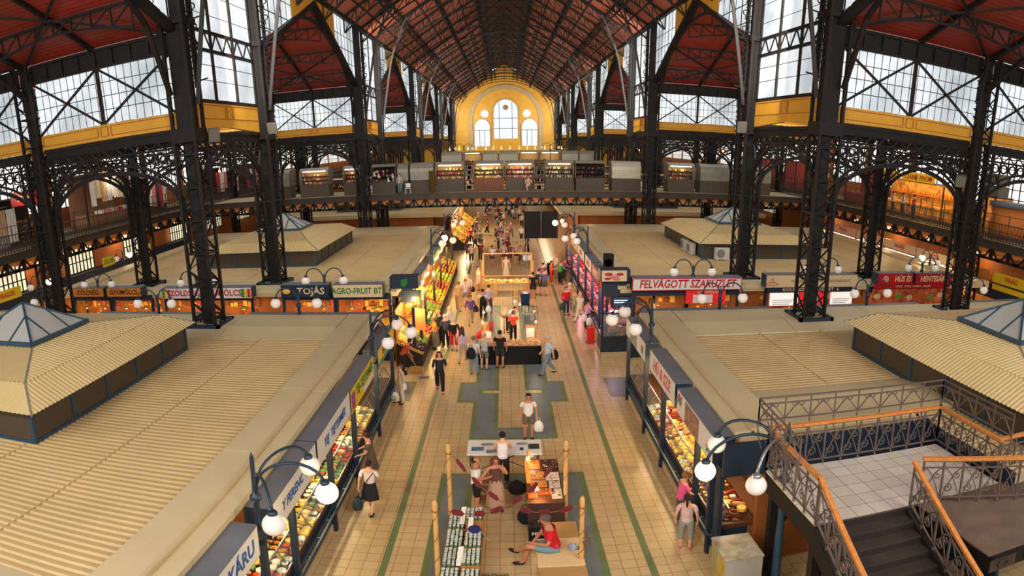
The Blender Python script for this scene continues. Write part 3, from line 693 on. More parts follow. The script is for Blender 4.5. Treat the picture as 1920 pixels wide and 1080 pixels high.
# transept roofs (gables across the aisles) --------------------------------
EAVE,APEX=14.75,19.2
def transept(y0,y1,sx):
    ym=(y0+y1)/2; b=MB(); x0,x1=11.35,33.0
    for a,c in ((y0,ym),(y1,ym)):
        b.slab([(sx*x0,a,EAVE),(sx*x1,a,EAVE),(sx*x1,c,APEX),(sx*x0,c,APEX)] if (a<c)==(sx<0) else [(sx*x1,a,EAVE),(sx*x0,a,EAVE),(sx*x0,c,APEX),(sx*x1,c,APEX)],.12)
    r=struct('ceiling',b,REDCEIL)
    t=MB()
    def zc(y): return EAVE+(APEX-EAVE)*(1-abs(y-ym)/(ym-y0))
    for fr in (.22,.5,.78):
        for s in (-1,1):
            y=ym+s*(ym-y0)*(1-fr); z=zc(y)-.15
            n=16
            top=[(sx*(11.6+6.6*i/n),y,z) for i in range(n+1)]; bot=[(sx*(11.6+6.6*i/n),y,z-.95+.45*sin(pi*i/n)) for i in range(n+1)]
            for off in (0,7.25):
                T=[(p[0]+sx*off,p[1],p[2]) for p in top]; B=[(p[0]+sx*off,p[1],p[2]) for p in bot]
                t.bar(T[0],T[-1],.14,.10); t.poly(B,.09,.09)
                for j in range(0,n,2): t.bar(B[j],T[j],.06,.06); t.bar(T[j],B[j+2],.05,.05)
    # rafters on the column rows and mid bay
    for x in (11.4,14.9,18.5,22.1,25.75):
        for s in (-1,1):
            t.bar((sx*x,ym+s*(ym-y0),EAVE-.1),(sx*x,ym,APEX-.1),.22 if x in(11.4,18.5,25.75) else .12,.26)
            if x in (18.5,25.75):
                t.bar((sx*x,ym+s*(ym-y0),EAVE-1.6),(sx*x,ym+s*(ym-y0)*.55,zc(ym+s*(ym-y0)*.55)-.3),.2,.2)
    # wind braces in the slope
    for s in (-1,1):
        for xa in (11.4,18.5):
            ye=ym+s*(ym-y0); yh=ym+s*(ym-y0)*.5
            t.bar((sx*xa,ye,EAVE-.2),(sx*(xa+7.1),yh,zc(yh)-.2),.1,.08); t.bar((sx*(xa+7.1),ye,EAVE-.2),(sx*xa,yh,zc(yh)-.2),.1,.08)
    # arched gable rib seen from the nave
    k=18; R=[]
    for i in range(k+1):
        u=-1+2*i/k; yy=ym+u*(ym-y0-.6); R.append((sx*11.5,yy,12.2+ (APEX-12.2-1.0)*sqrt(max(0,1-abs(u)**1.7))))
    t.poly(R,.16,.16,up=(1,0,0))
    for i in range(2,k-1,2): 
        t.bar(R[i],(R[i][0],R[i][1],zc(R[i][1])-.1),.08,.08)
        if i+2<k-1: t.bar(R[i],(R[i][0],R[i+2][1],zc(R[i+2][1])-.1),.05,.05)
    struct('transept_truss',t,IRON,parent=r)
bays=[(.5,22.2)]+[(PAIRS[i]+GAP,PAIRS[i+1]) for i in range(4)]
for y0,y1 in bays:
    for sx in (-1,1): transept(y0,y1,sx)
# gable triangles above the transept in the nave wall: ochre beside the apex, glass below -------
for y0,y1 in bays:
    ym=(y0+y1)/2
    for sx in (-1,1):
        X=sx*11.25; o=MB(); g=MB(); f=MB()
        for s in (-1,1):
            ye=ym+s*(ym-y0-.45)
            def zs(y): return EAVE+.2+(APEX-EAVE)*(1-abs(y-ym)/(ym-y0))
            ya=ym+s*4.6; ys=[ym,ya]
            o.prism([(ym,APEX),(ya,zs(ya)),(ya,19.55),(ym,19.55)],lambda y,z,t:(X+t,y,z),-.05,.05)
            g.prism([(ya,zs(ya)),(ye,zs(ye)),(ye,19.5),(ya,19.5)],lambda y,z,t:(X+t,y,z),-.01,.01)
            L=abs(ye-ya)
            for k in range(int(L/.95)+1):
                y=ya+s*k*.95; f.bar((X,y,zs(y)),(X,y,19.5),.05 if k%2 else .1,.05)
            for z in (16.2,17.2,18.2):
                yi=ym+s*(ym-y0)*(1-(z-EAVE-.2)/(APEX-EAVE)); 
                a=max(abs(yi-ym),4.6); f.bar((X,ym+s*a,z),(X,ye,z),.07 if z==17.2 else .035,.05)
            f.bar((X,ye,EAVE),(X,ym,APEX+.1),.26,.3)
        w_=o.build('gable_panel',OCHRE,kind='structure'); g.build('pane',DAYPANE,w_); f.build('glazing_bars',IRON,w_); wn+=1; w_.name='window_%d'%(200+wn)
# nave roof ---------------------------------------------------------------
ZE,ZR,XR=19.6,25.6,2.7
b=MB()
for sx in (-1,1):
    q=[(sx*11.6,-6,ZE-.2),(sx*XR,-6,ZR),(sx*XR,153,ZR),(sx*11.6,153,ZE-.2)]
    if sx>0: q=q[::-1]
    b.slab(q,-.12)
nave=struct('ceiling',b,NAVECEIL)
LANT=mat('lantern_boards',(74,36,28),.6)
b=MB()
for sx in (-1,1):
    b.slab([(sx*(XR+.2),-6,ZR+1.3),(sx*(XR+.2),153,ZR+1.3),(0,153,ZR+2.6),(0,-6,ZR+2.6)],.06)
    b.box(sx*XR-.05,-6,ZR,sx*XR+.05,153,ZR+.35); b.box(sx*XR-.05,-6,ZR+1.0,sx*XR+.05,153,ZR+1.35)
    for k in range(40): b.box(sx*XR-.04,-6+k*4,ZR,sx*XR+.04,-5.9+k*4,ZR+1.3)
    for z in (.5,.7,.9): b.box(sx*XR-.12,-6,ZR+z-.02,sx*XR+.12,153,ZR+z+.06)
struct('lantern_roof',b,LANT,parent=nave)
def zr(x): return ZE+(ZR-ZE)*(11.4-abs(x))/(11.4-XR)
def nave_truss():
    b=MB(); n=24
    for sx in (-1,1):
        b.bar((sx*11.3,0,zr(11.3)-.15),(sx*XR,0,zr(XR)-.15),.12,.2); b.bar((sx*XR,0,ZR-.1),(0,0,ZR+2.4),.10,.12); b.bar((sx*XR,0,ZR-.1),(sx*XR,0,ZR+1.3),.14,.14)
        B=[]
        for i in range(n+1):
            x=11.1-(11.1)*i/n; t=x/11.1
            B.append((sx*x,0,18.4+5.3*(1-t**2.0)))
        b.poly(B,.12,.12)
        T=[]
        for i in range(0,n-3,2):
            x=B[i][0]; top=(x,0,zr(max(abs(x),XR))-.2); T.append(top)
            b.bar(B[i],top,.07,.07)
            if i>0: b.bar(B[i-2],top,.06,.06)
    b.bar((-XR,0,ZR-.1),(XR,0,ZR-.1),.08,.1); b.bar((0,0,23.6),(0,0,ZR+2.5),.09,.09)
    return b
_nt=nave_truss()
tr=[]
y=3.9
proto=None
while y<150:
    if proto is None: proto=_nt.build('roof_beam',IRON,loc=(0,y,0),kind='structure')
    else: copy_tree(proto,(0,y,0))
    y+=5.49
# lighter arched ribs on the paired columns
def main_rib():
    b=MB(); n=28; P=[]
    for i in range(n+1):
        u=-1+2*i/n; P.append((u*9.6,0,20.2+4.6*(1-abs(u)**2.1)))
    b.poly(P,.12,.16); return b
_mr=main_rib(); proto=None
for y in PAIRS:
    for yy in (y,y+GAP):
        if proto is None: proto=_mr.build('arched_beam',RIB,loc=(0,yy,0),kind='structure')
        else: copy_tree(proto,(0,yy,0))
b=MB()
for sx in (-1,1):
    for x in (XR,5.6,8.5):
        z=zr(x)-.25; b.bar((sx*x,-4,z),(sx*x,152,z),.16,.16); b.bar((sx*x,-4,z-.85),(sx*x,152,z-.85),.12,.12)
        k=0; yy=-4
        while yy<150:
            b.bar((sx*x,yy,z),(sx*x,yy+1.22,z-.85),.05,.05); b.bar((sx*x,yy+2.44,z),(sx*x,yy+1.22,z-.85),.05,.05); yy+=2.44
    for x in (4.2,7.1,10.0): b.bar((sx*x,-4,zr(x)-.08),(sx*x,152,zr(x)-.08),.10,.12)
    b.box(sx*11.25-.25,-4,19.5,sx*11.25+.25,152,20.0)
struct('purlin_beam',b,IRON)
# end wall ------------------------------------------------------------------
YW=152.0
def arch_pts(xc,hw,z0,zs,pointed=0.0,n=12):
    P=[(xc-hw,z0),(xc-hw,zs)]
    for i in range(1,n): 
        a=pi-pi*i/n; P.append((xc+hw*cos(a),zs+(hw*(1+pointed))*sin(a)))
    return P+[(xc+hw,zs),(xc+hw,z0)]
b=MB()
b.box(-33,YW,-.1,33,YW+.4,6); 
b.prism([(-33,6),(33,6),(33,16),(12.5,16),(12.5,19),(2.7,26.5),(0,28.6),(-2.7,26.5),(-12.5,19),(-12.5,16),(-33,16)],lambda x,z,t:(x,t,z),YW,YW+.4)
wall=struct('wall_north',b,OCHRE)
STONE=mat('stone_trim',(176,150,104),.7,0,.15,1)
def arch_band(xc,hw,z0,zs,wd,dep,mb,pt=0.0):
    o=arch_pts(xc,hw+wd,z0,zs,pt,18); i_=arch_pts(xc,hw,z0,zs,pt,18)
    for k in range(len(o)-1):
        mb.prism([o[k],o[k+1],i_[k+1],i_[k]],lambda x,z,t:(x,t,z),YW-dep,YW)
s=MB(); arch_band(.23,7.4,6,15.0,1.0,.35,s)
arch_band(.23,2.65,10.9,17.3,.3,.25,s,0.0)
for sx in (-1,1): arch_band(.23+sx*5.3,1.7,9.2,13.6,.22,.25,s,.1)
struct('trim_10',s,STONE)
# daylight seen through the end windows
def end_window(pts,name,bars,xc):
    g=MB(); g.prism(pts,lambda x,z,t:(x,t,z),YW-.12,YW-.1)
    f=MB()
    for a,c in bars: f.bar((a[0],YW-.16,a[1]),(c[0],YW-.16,c[1]),.2,.1)
    o=f.build(name,IRON,kind='structure'); g.build('pane',mat('daylit_pane',(60,60,60),.3,emit=.86,ecol=(244,250,255)),o)
end_window(arch_pts(.23,2.65,10.9,17.3),'window_300',[((-2.4,15.6),(2.9,15.6)),((-2.4,13.3),(2.9,13.3)),((-1.2,10.9),(-1.2,19.5)),((1.65,10.9),(1.65,19.5))],0)
for k,sx in enumerate((-1,1)):
    xc=.23+sx*5.3; end_window(arch_pts(xc,1.7,9.2,13.6,.1),'window_%d'%(301+k),[((xc-1.7,12.9),(xc+1.7,12.9)),((xc-.55,9.2),(xc-.55,12.9)),((xc+.55,9.2),(xc+.55,12.9))],0)
    xr=.23+sx*4.7; end_window([(xr+.9*cos(2*pi*j/16),16.7+.9*sin(2*pi*j/16)) for j in range(16)],'window_%d'%(303+k),[],0)
b=MB(); b.prism([(.23+.62*cos(2*pi*j/20),18.1+.62*sin(2*pi*j/20)) for j in range(20)],lambda x,z,t:(x,t,z),YW-.5,YW-.3)
ck=b.build('hall_clock',mat('clock_gold',(150,118,66),.5)); tag(ck,'round gilt clock hanging in the tall arched end window','clock')
h=MB(); h.bar((.23,YW-.52,18.1),(.23,YW-.52,18.55),.08,.04); h.bar((.23,YW-.52,18.1),(.5,YW-.52,18.0),.08,.04); h.build('hand',BLACK,ck)
# outer walls with gallery --------------------------------------------------
WX=32.5
for sx,nm in ((-1,'wall_west'),(1,'wall_east')):
    b=MB(); b.box(sx*WX-.2,-8,0,sx*WX+.2,153,15.2); struct(nm,b,ORANGE)
for sx,nm in ((-1,'wall_west'),(1,'wall_east')):
    b=MB(); b.box(min(sx*27.55,sx*27.75),-8,0,max(sx*27.55,sx*27.75),153,5.45); struct(nm,b,ORANGE)
b=MB(); b.box(-33,-8.4,0,33,-8,9.0); b.box(-33,-8.4,20,33,-8,30); struct('wall_south',b,ORANGE)
PANE2=mat('daylit_frosted',(232,230,206),.4,emit=.8,ecol=(238,232,196)); PANE3=mat('daylit_clear',(236,238,236),.4,emit=1.0,ecol=(246,248,246))
def outer_window(w,z0,zs,arch=True):
    f=MB(); g=MB()
    pts=arch_pts(0,w/2,z0,zs,-.55,8)
    g.prism(pts,lambda x,z,t:(x,t,z),-.02,.0)
    n=8
    for i in range(n+1):
        x=-w/2+w*i/n; f.bar((x,-.06,z0),(x,-.06,zs+ (w/2*.45)*sqrt(max(0,1-(2*x/w)**2))),.07,.06)
    k=int((zs-z0)/.62)
    for j in range(k+1): f.bar((-w/2,-.06,z0+(zs-z0)*j/k),(w/2,-.06,z0+(zs-z0)*j/k),.07,.06)
    return f,g
lf,lg=outer_window(3.3,3.2,4.6); uf,ug=outer_window(6.2,7.4,10.9)
protoL=None
for sx in (-1,1):
    rz=pi/2 if sx<0 else -pi/2
    for k in range(19):
        y=6.3+7.3*k
        for (f,g,nm) in ((lf,lg,'L'),(uf,ug,'U')):
            key='win'+nm
            if nm=='L' and sx>0 and y<60: continue
            wn+=1
            if key not in KIDS:
                o=f.build('window_%d'%(400+wn),IRON,loc=(sx*((27.55 if nm=='L' else WX)-.25),y,0),rz=rz,kind='structure'); g.build('pane',PANE2 if nm=='L' else PANE3,o); KIDS[key]=o
            else:
                o=copy_tree(KIDS[key],(sx*((27.55 if nm=='L' else WX)-.25),y,0),rz); o.name='window_%d'%(400+wn)
# gallery deck, fascia, arches below ---------------------------------------
DECK=5.8
def deck_edge(L,n_arch):
    """edge of a gallery along +x, front toward -y: plate, bracket arches"""
    p=MB(); p.box(-L/2,-.06,DECK-.42,L/2,.06,DECK+.06); p.box(-L/2,-.14,DECK-.02,L/2,.14,DECK+.06)
    t=MB(); w=L/n_arch
    t.bar((-L/2,0,DECK-1.0),(L/2,0,DECK-1.0),.14,.14); 
    for i in range(n_arch+1):
        x=-L/2+w*i; t.bar((x,0,DECK-1.0),(x,0,DECK-.4),.22,.14)
        if i<n_arch:
            t.bar((x+.1,0,DECK-.45),(x+w*.38,0,DECK-.95),.10,.08); t.bar((x+w-.1,0,DECK-.45),(x+w*.62,0,DECK-.95),.10,.08); t.bar((x+w*.36,0,DECK-.95),(x+w*.64,0,DECK-.95),.14,.16)
    c=MB()
    for i in range(n_arch):
        x=-L/2+w*i
        A=[(x+.10+(w-.2)*j/8,DECK-.50-(.30 if w>1.2 else .16)*(1-.55*sin(pi*j/8)) ) for j in range(9)]
        c.prism([(x+.10,DECK-.42)]+A+[(x+w-.10,DECK-.42)],lambda u,z,s:(u,s,z),.08,1.6)
    return p,t,c
CEILARCH=mat('arch_plaster',(214,128,58),.7)
def railing(L, step=.26):
    b=MB(); z=DECK+.06
    b.bar((-L/2,0,z+1.05),(L/2,0,z+1.05),.07,.05); b.bar((-L/2,0,z+.62),(L/2,0,z+.62),.035,.03); b.bar((-L/2,0,z+.08),(L/2,0,z+.08),.04,.04); b.bar((-L/2,0,z+1.55),(L/2,0,z+1.55),.03,.03)
    n=int(L/step)
    for i in range(n+1):
        x=-L/2+L*i/n
        b.bar((x,0,z),(x,0,z+(1.6 if i%5==0 else 1.05)),.05 if i%5==0 else .03,.03)
        if i<n:
            w=L/n
            A=[(x+w*.08+w*.84*j/6,0,z+.08+.42*sin(pi*j/6)) for j in range(7)]; b.poly(A,.03,.025,up=(0,1,0))
            b.bar((x+w/2,0,z+.08),(x+w/2,0,z+.62),.03,.025)
            b.poly([(x+w/2+.09*cos(2*pi*j/6),0,z+.30+.09*sin(2*pi*j/6)) for j in range(7)],.03,.025,up=(0,1,0))
    return b
_rl=railing(7.3); proto_r=None
_dp,_dt,_dc=deck_edge(7.3,5); _bp,_bt,_bc=deck_edge(7.3,8); proto_b=None
for sx in (-1,1):
    b=MB(); b.box(sx*25.7 if sx>0 else -WX,-8,DECK-.3,WX if sx>0 else -25.7,153,DECK); struct('gallery_floor',b,DIRTY)
    rz=pi/2 if sx<0 else -pi/2
    for k in range(20):
        y=3.9+7.325*k
        if proto_r is None:
            proto_r=_dp.build('gallery_trim',BRONZE,loc=(sx*25.6,y,0),rz=rz,kind='structure')
            _dt.build('bracket_truss',IRON,proto_r); _dc.build('vault',CEILARCH,proto_r); _rl.build('railing',BRONZE,proto_r)
        else: copy_tree(proto_r,(sx*25.6,y,0),rz)
# bridges across the nave -------------------------------------------------
BR=[(51.9,58.7),(81.2,88.0),(110.5,117.3)]
for y0,y1 in BR:
    b=MB(); b.box(-25.7,y0,DECK-.3,25.7,y1,DECK); struct('bridge_floor',b,DIRTY)
    for k in range(7):
        if proto_b is None:
            proto_b=_bp.build('bridge_trim',BRONZE,loc=(-21.95,y0,0),kind='structure'); _bt.build('bracket_truss',IRON,proto_b); _bc.build('vault',CEILARCH,proto_b); link('railing',proto_r.children[2].data,proto_b)
        else: copy_tree(proto_b,(-21.95+7.317*k,y0,0),0.0)
        copy_tree(proto_b,(-21.95+7.317*k,y1,0),pi)
# ================================================================== STALL BLOCKS
SEAM=mat('seam_dark',(112,96,66),.7)
def corrugated(x0,x1,y0,y1,z,pitch=.19,h=.035):
    b=MB(); y=y0; n=int((y1-y0)/pitch)
    for i in range(n):
        a=y0+i*pitch
        b.add([(x0,a,z),(x1,a,z),(x1,a+pitch*.22,z+h),(x0,a+pitch*.22,z+h),(x1,a+pitch*.66,z+h),(x0,a+pitch*.66,z+h),(x1,a+pitch*.88,z),(x0,a+pitch*.88,z),(x1,a+pitch,z),(x0,a+pitch,z)],
              [(0,1,2,3),(3,2,4,5),(5,4,6,7),(7,6,8,9)])
    # lap seams between the sheets
    k=x0+2.4 if x1>x0 else x0-2.4
    while (k<x1-1) if x1>x0 else (k>x1+1):
        b.box(k-.012,y0,z,k+.012,y1,z+h+.006); k+=2.4 if x1>x0 else -2.4
    return b
def market_block(sx, y0, y1, label, xo=24.0, cols=()):
    t=thing('stall_block',label,'market stalls')
    X=lambda x: sx*x
    def bx(b,xa,ya,za,xb,yb,zb): b.box(min(X(xa),X(xb)),ya,za,max(X(xa),X(xb)),yb,zb)
    b=MB(); bx(b,4.95,y0+.5,3.05,xo-.1,y1-.5,3.24); b.build('roof_slab',BEIGE,t)
    corrugated(X(6.18),X(xo-1.2),y0+3.2,y1-3.4,3.25).build('corrugated_roof',BEIGE2,t)
    # flat sheets along the edges, with folded kerb toward the corrugated field
    b=MB(); seams=MB()
    def sheet(xa,ya,xb,yb,z): bx(b,xa,ya,3.2,xb,yb,z)
    n=max(1,round((y1-y0-2)/4.0)); st=(y1-y0-1.1)/n
    for i in range(n): sheet(5.32,y0+.55+i*st+.012,6.06,y0+.55+(i+1)*st-.012,3.43); sheet(4.84,y0+.55+i*st+.012,5.24,y0+.55+(i+1)*st-.012,3.36); sheet(xo-1.15,y0+.55+i*st+.012,xo-.05,y0+.55+(i+1)*st-.012,3.43)
    for i in range(n):
        ya,yb=y0+.55+i*st+.012,y0+.55+(i+1)*st-.012
        b.prism([(6.06,3.24),(6.06,3.43),(6.2,3.28),(6.2,3.24)],lambda x,z,y:(X(x),y,z),ya,yb)
    m=max(1,round((xo-6)/4.2)); sw=(xo-1.2-6.1)/m
    for (ya,yb,z) in ((y1-2.3,y1-.62,3.43),(y0+.62,y0+2.1,3.43)):
        for i in range(m): sheet(6.1+i*sw+.012,ya,6.1+(i+1)*sw-.012,yb,z)
    for i in range(m):
        b.prism([(y1-2.3,3.43),(y1-3.4,3.27),(y1-3.4,3.22),(y1-2.3,3.22)],lambda y,z,x:(x,y,z),X(6.1+i*sw+.012),X(6.1+(i+1)*sw-.012))
        b.prism([(y0+2.1,3.43),(y0+3.2,3.27),(y0+3.2,3.22),(y0+2.1,3.22)],lambda y,z,x:(x,y,z),X(6.1+i*sw+.012),X(6.1+(i+1)*sw-.012))
    b.build('edge_sheets',CREAM,t)
    b=MB(); bx(b,5.24,y0+.55,3.36,5.32,y1-.55,3.44); b.build('gutter_bead',BEIGE,t)
    # core walls of the stalls under the roof
    b=MB(); bx(b,6.7,y0+1.6,0,6.8,y1-1.6,3.05); bx(b,6.7,y0+1.6,0,xo-1.4,y0+1.7,3.05); bx(b,6.7,y1-1.7,0,xo-1.4,y1-1.6,3.05); bx(b,xo-1.5,y0+1.6,0,xo-1.4,y1-1.6,3.05)
    b.build('inner_wall',ORANGE,t)
    # the notch collars where hall columns pass through the roof
    for (cx,cy) in cols:
        b=MB()
        for a in (-1,1): b.box(X(cx)-.72,cy+a*.66-.06,3.2,X(cx)+.72,cy+a*.66+.06,3.52); b.box(X(cx)+a*.66-.06,cy-.72,3.2,X(cx)+a*.66+.06,cy+.72,3.52)
        b.build('column_collar',NAVY,t)
    return t
def sign_box(sx, ya, yb, parent, top=3.28, bot=2.62, xf=4.35):
    b=MB(); x0,x1=sorted((sx*xf,sx*4.86)); b.box(x0,ya,bot,x1,yb,top-.012); o=b.build('fascia_box',NAVY,parent)
    b=MB(); b.box(x0,ya,top-.012,x1,yb,top); b.build('cover_sheet',SLATE,o); return o
B_L1=market_block(-1,3.4,24.1,'long flat-roofed stall block on the near left, under the pyramid rooflight',24.0,((11.25,22.2),(18.5,22.2)))
B_R1=market_block(1,12.2,24.1,'flat-roofed stall block on the near right, behind the stair landing',27.0,((11.25,22.2),(18.5,22.2)))
B_L2=market_block(-1,27.7,51.0,'flat-roofed stall block across the lane, ending in egg and fruit stalls',23.9,((11.25,29.8),(18.5,29.8)))
B_R2=market_block(1,27.7,51.0,'flat-roofed stall block across the lane, ending in sausage and butcher stalls',26.0,((11.25,29.8),(18.5,29.8)))
B_L3=market_block(-1,59.5,80.4,'flat-roofed stall block beyond the first footbridge, fruit side')
B_R3=market_block(1,59.5,80.4,'flat-roofed stall block beyond the first footbridge, screen side',25.0)
B_L4=market_block(-1,88.8,109.8,'distant stall block past the second footbridge, fruit side')
B_R4=market_block(1,88.8,109.8,'distant stall block past the second footbridge, screen side')
# raised rooflights -------------------------------------------------------
CORR=mat('ribbed_cream',(208,184,130),.42,0,.08,.8,spec=.5)
def rooflight(xc, ya, yb, hw, label):
    """local origin at block roof, long side along y"""
    t=thing('roof_lantern',label,'rooflight',(xc,(ya+yb)/2,3.25)); L=(yb-ya)/2
    f=MB()
    for sx in (-1,1):
        n=round(2*L/1.62)
        for i in range(n+1):
            y=-L+2*L*i/n; f.bar((sx*hw,y,0),(sx*hw,y,.92),.09,.09)
        f.bar((sx*hw,-L,.06),(sx*hw,L,.06),.08,.12); f.bar((sx*(hw+.18),-L-.18,.93),(sx*(hw+.18),L+.18,.93),.07,.07)
    for sy in (-1,1):
        n=round(2*hw/1.62)
        for i in range(1,n): x=-hw+2*hw*i/n; f.bar((x,sy*L,0),(x,sy*L,.92),.09,.09)
        f.bar((-hw,sy*L,.06),(hw,sy*L,.06),.08,.12); f.bar((-hw-.18,sy*(L+.18),.93),(hw+.18,sy*(L+.18),.93),.07,.07)
    f.build('frame',TEAL,t)
    g=MB()
    for sx in (-1,1): g.box(sx*hw-.01,-L,.1,sx*hw+.01,L,.9)
    for sy in (-1,1): g.box(-hw,sy*L-.01,.1,hw,sy*L+.01,.9)
    g.build('side_glazing',glass('dusty_glass',(120,104,84),.55,.15) if 'dusty_glass' not in MATS else MATS['dusty_glass'],t)
    # inside of the well: rails and a lit yellow wall seen through the glazing
    i_=MB(); i_.box(-hw+.5,-L+.5,-.02,hw-.5,L-.5,.02)
    for z in (.25,.5,.75): i_.bar((-hw+.4,-L+.4,z),(-hw+.4,L-.4,z),.05,.05); i_.bar((hw-.4,-L+.4,z),(hw-.4,L-.4,z),.05,.05)
    for sx in (-1,1): i_.bar((sx*(hw-.25),-L*.6,.45),(sx*(hw-.25),L*.6,.45),.14,.14)
    i_.build('well_rails',DARKWOOD,t)
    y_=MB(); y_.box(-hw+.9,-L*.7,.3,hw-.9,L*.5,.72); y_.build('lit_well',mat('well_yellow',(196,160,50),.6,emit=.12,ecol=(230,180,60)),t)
    # ribbed hipped roof: steep skirt then shallow slope to the pyramid kerb
    e=.3; z0,z1,z2=.93,1.40,1.66; a=.85; k=1.45
    E=[(-hw-e,-L-e,z0),(hw+e,-L-e,z0),(hw+e,L+e,z0),(-hw-e,L+e,z0)]
    M=[(-hw-e+a,-L-e+a,z1),(hw+e-a,-L-e+a,z1),(hw+e-a,L+e-a,z1),(-hw-e+a,L+e-a,z1)]
    K=[(-k,-k,z2),(k,-k,z2),(k,k,z2),(-k,k,z2)]
    r=MB()
    def ribs(p,q,r0,r1,pitch=.15):
        p,q,r0,r1=map(Vector,(p,q,r0,r1)); ln=(q-p).length; n=max(2,int(ln/pitch)); nr=(q-p).cross(r0-p).normalized()
        if nr.z<0: nr=-nr
        for i in range(n):
            # each rib is vertical up the slope; top clipped to the hip lines
            def pt(t,u):
                base=p.lerp(q,t); d=(q-p).normalized(); up=(r0-p); up=up-d*up.dot(d)
                lo=(r0-p).dot(d)/ln; hi=1-((q-r1).dot(d))/ln
                m=1.0
                if t<lo: m=t/lo
                if t>hi: m=(1-t)/(1-hi)
                return base+up*m*u
            t0,t1,t2,t3=i/n,(i+.3)/n,(i+.7)/n,(i+1)/n
            vs=[pt(t0,0),pt(t1,0)+nr*.03,pt(t2,0)+nr*.03,pt(t3,0),pt(t0,1),pt(t1,1)+nr*.03,pt(t2,1)+nr*.03,pt(t3,1)]
            r.add(vs,[(0,1,5,4),(1,2,6,5),(2,3,7,6)])
    for i in range(4):
        j=(i+1)%4
        ribs(E[i],E[j],M[i],M[j])
        ribs(M[i],M[j],K[i],K[j])
    r.build('ribbed_roof',CORR,t)
    for i in range(4): h=MB(); h.bar(E[i],M[i],.05,.06); h.bar(M[i],K[i],.05,.06); h.build('hip_flashing',mat('flashing',(120,120,112),.5),t)
    p=MB(); A=(0,0,z2+1.02); kk=k-.04
    Q=[(-kk,-kk,z2+.1),(kk,-kk,z2+.1),(kk,kk,z2+.1),(-kk,kk,z2+.1)]
    for i in range(4): p.add([Q[i],Q[(i+1)%4],A],[(0,1,2)])
    po=p.build('pyramid',SKYGLASS,t)
    f=MB()
    for i in range(4):
        j=(i+1)%4; f.bar(Q[i],Q[j],.1,.12); f.bar(Q[i],A,.07,.07)
        for u in (.33,.67):
            m=Vector(Q[i]).lerp(Vector(Q[j]),u); c=Vector(A); v=1-abs(u-.5)*2
            f.bar(m,m.lerp(c,min(1,v*1.45)) if False else tuple(Vector(Q[i if u<.5 else j]).lerp(c,min(u,1-u)*2)),.05,.05)
    f.build('glazing_bar',TEAL,po); return t
rooflight(-14.2,11.1,19.2,3.45,'ribbed hipped rooflight on the near left roof, pyramid cut by the picture edge')
rooflight(14.5,9.9,18.3,3.45,'ribbed hipped rooflight behind the stair railing on the near right roof')
rooflight(-13.8,34.7,43.8,3.2,'ribbed rooflight on the roof behind the egg and fruit signs')
rooflight(14.3,35.6,44.7,3.3,'ribbed rooflight on the roof behind the sausage shop, with air conditioners')
rooflight(-13.8,65,73,3.2,'rooflight on the left roof beyond the footbridge')
rooflight(14.0,65,73,3.2,'rooflight on the right roof beyond the footbridge')
AC=mat('ac_casing',(196,190,172),.5)
for k,(x,y,l) in enumerate(((12.0,35.2,'cream air conditioner at the near corner of the right rooflight'),(10.75,37.2,'cream air conditioner against the rooflight side, nearer one'),(10.75,38.6,'cream air conditioner against the rooflight side, farther one'))):
    t=thing('air_conditioner',l,'air conditioner',(x,y,3.26),0 if k==0 else -pi/2)
    b=MB(); b.box(-.42,-.15,.08,.42,.15,.74); b.box(-.3,-.12,0,-.22,.12,.08); b.box(.22,-.12,0,.3,.12,.08); b.build('casing',AC,t)
    b=MB(); b.lathe([(.25,0),(.25,.02)],(0,0,0),16); o=b.build('fan_grille',mat('grille',(120,118,110),.6),t,(-.1,-.15,.42)); o.rotation_euler=(pi/2,0,0)
# ------------------------------------------------------------------ signs
def board(name,label,cat,w,h,mat_,loc,rot,d=.03):
    """flat board, local x across, z up, facing -y"""
    b=MB(); b.box(-w/2,0,-h/2,w/2,d,h/2); o=b.build(name,mat_,loc=loc); o.rotation_euler=rot; tag(o,label,cat); return o
def words(o,s,size,m,x=0,z=0,xs=1.0,shear=0,y=-.006,name='lettering'):
    return text(s,size,m,o,(x,y,z),(pi/2,0,0),.004,name=name,xs=xs,shear=shear)
RED=mat('sign_red',(190,24,30),.5); SREDBG=mat('sign_red_board',(176,20,26),.45); SWHITE=mat('sign_white',(222,216,206),.5); SCREAM=mat('sign_cream',(220,192,148),.5)
SGREEN=mat('sign_green',(24,120,50),.5); SORANGE=mat('sign_orange',(204,124,40),.5); SYEL=mat('sign_yellow',(226,190,30),.5); SBLUE=mat('sign_blue',(40,96,160),.5); SBROWN=mat('sign_brown',(60,36,22),.5)
BEIGEDARK=mat('sign_tan',(150,120,84),.5)
L_=pi/2; R_=-pi/2      # boards facing the aisle from the left / right blocks
def aisle_sign(sx,ya,yb,label,m,zt=3.27,zb=2.63):
    sign_box(sx,ya,yb,{-1:B_L1,1:B_R1}[sx] if yb<25 else {-1:B_L2,1:B_R2}[sx],zt+.01,zb-.01)
    return board('shop_sign',label,'sign',yb-ya-.04,zt-zb-.02,m,(sx*(4.345),(ya+yb)/2,(zt+zb)/2),(0,0,L_ if sx<0 else R_),.02)
zl=-.30   # the left fascias hang a little lower
o=aisle_sign(-1,6.3,9.35,'white sign ending in KÁRU, nearest on the left aisle',SWHITE,3.22,2.56); words(o,'KÁRU',.42,SBLUE,x=.75)
o=aisle_sign(-1,9.95,12.95,'white sign reading Y FERENC N, behind the near left lamp',SWHITE,3.2,2.5); words(o,'Y FERENC  N',.30,SBLUE,shear=.2)
o=aisle_sign(-1,13.05,16.25,'white sign reading TEJ TEJTERMÉK on the left aisle',SWHITE,3.18,2.48); words(o,'TEJ  TEJTERMÉK',.30,SBLUE,shear=.2)
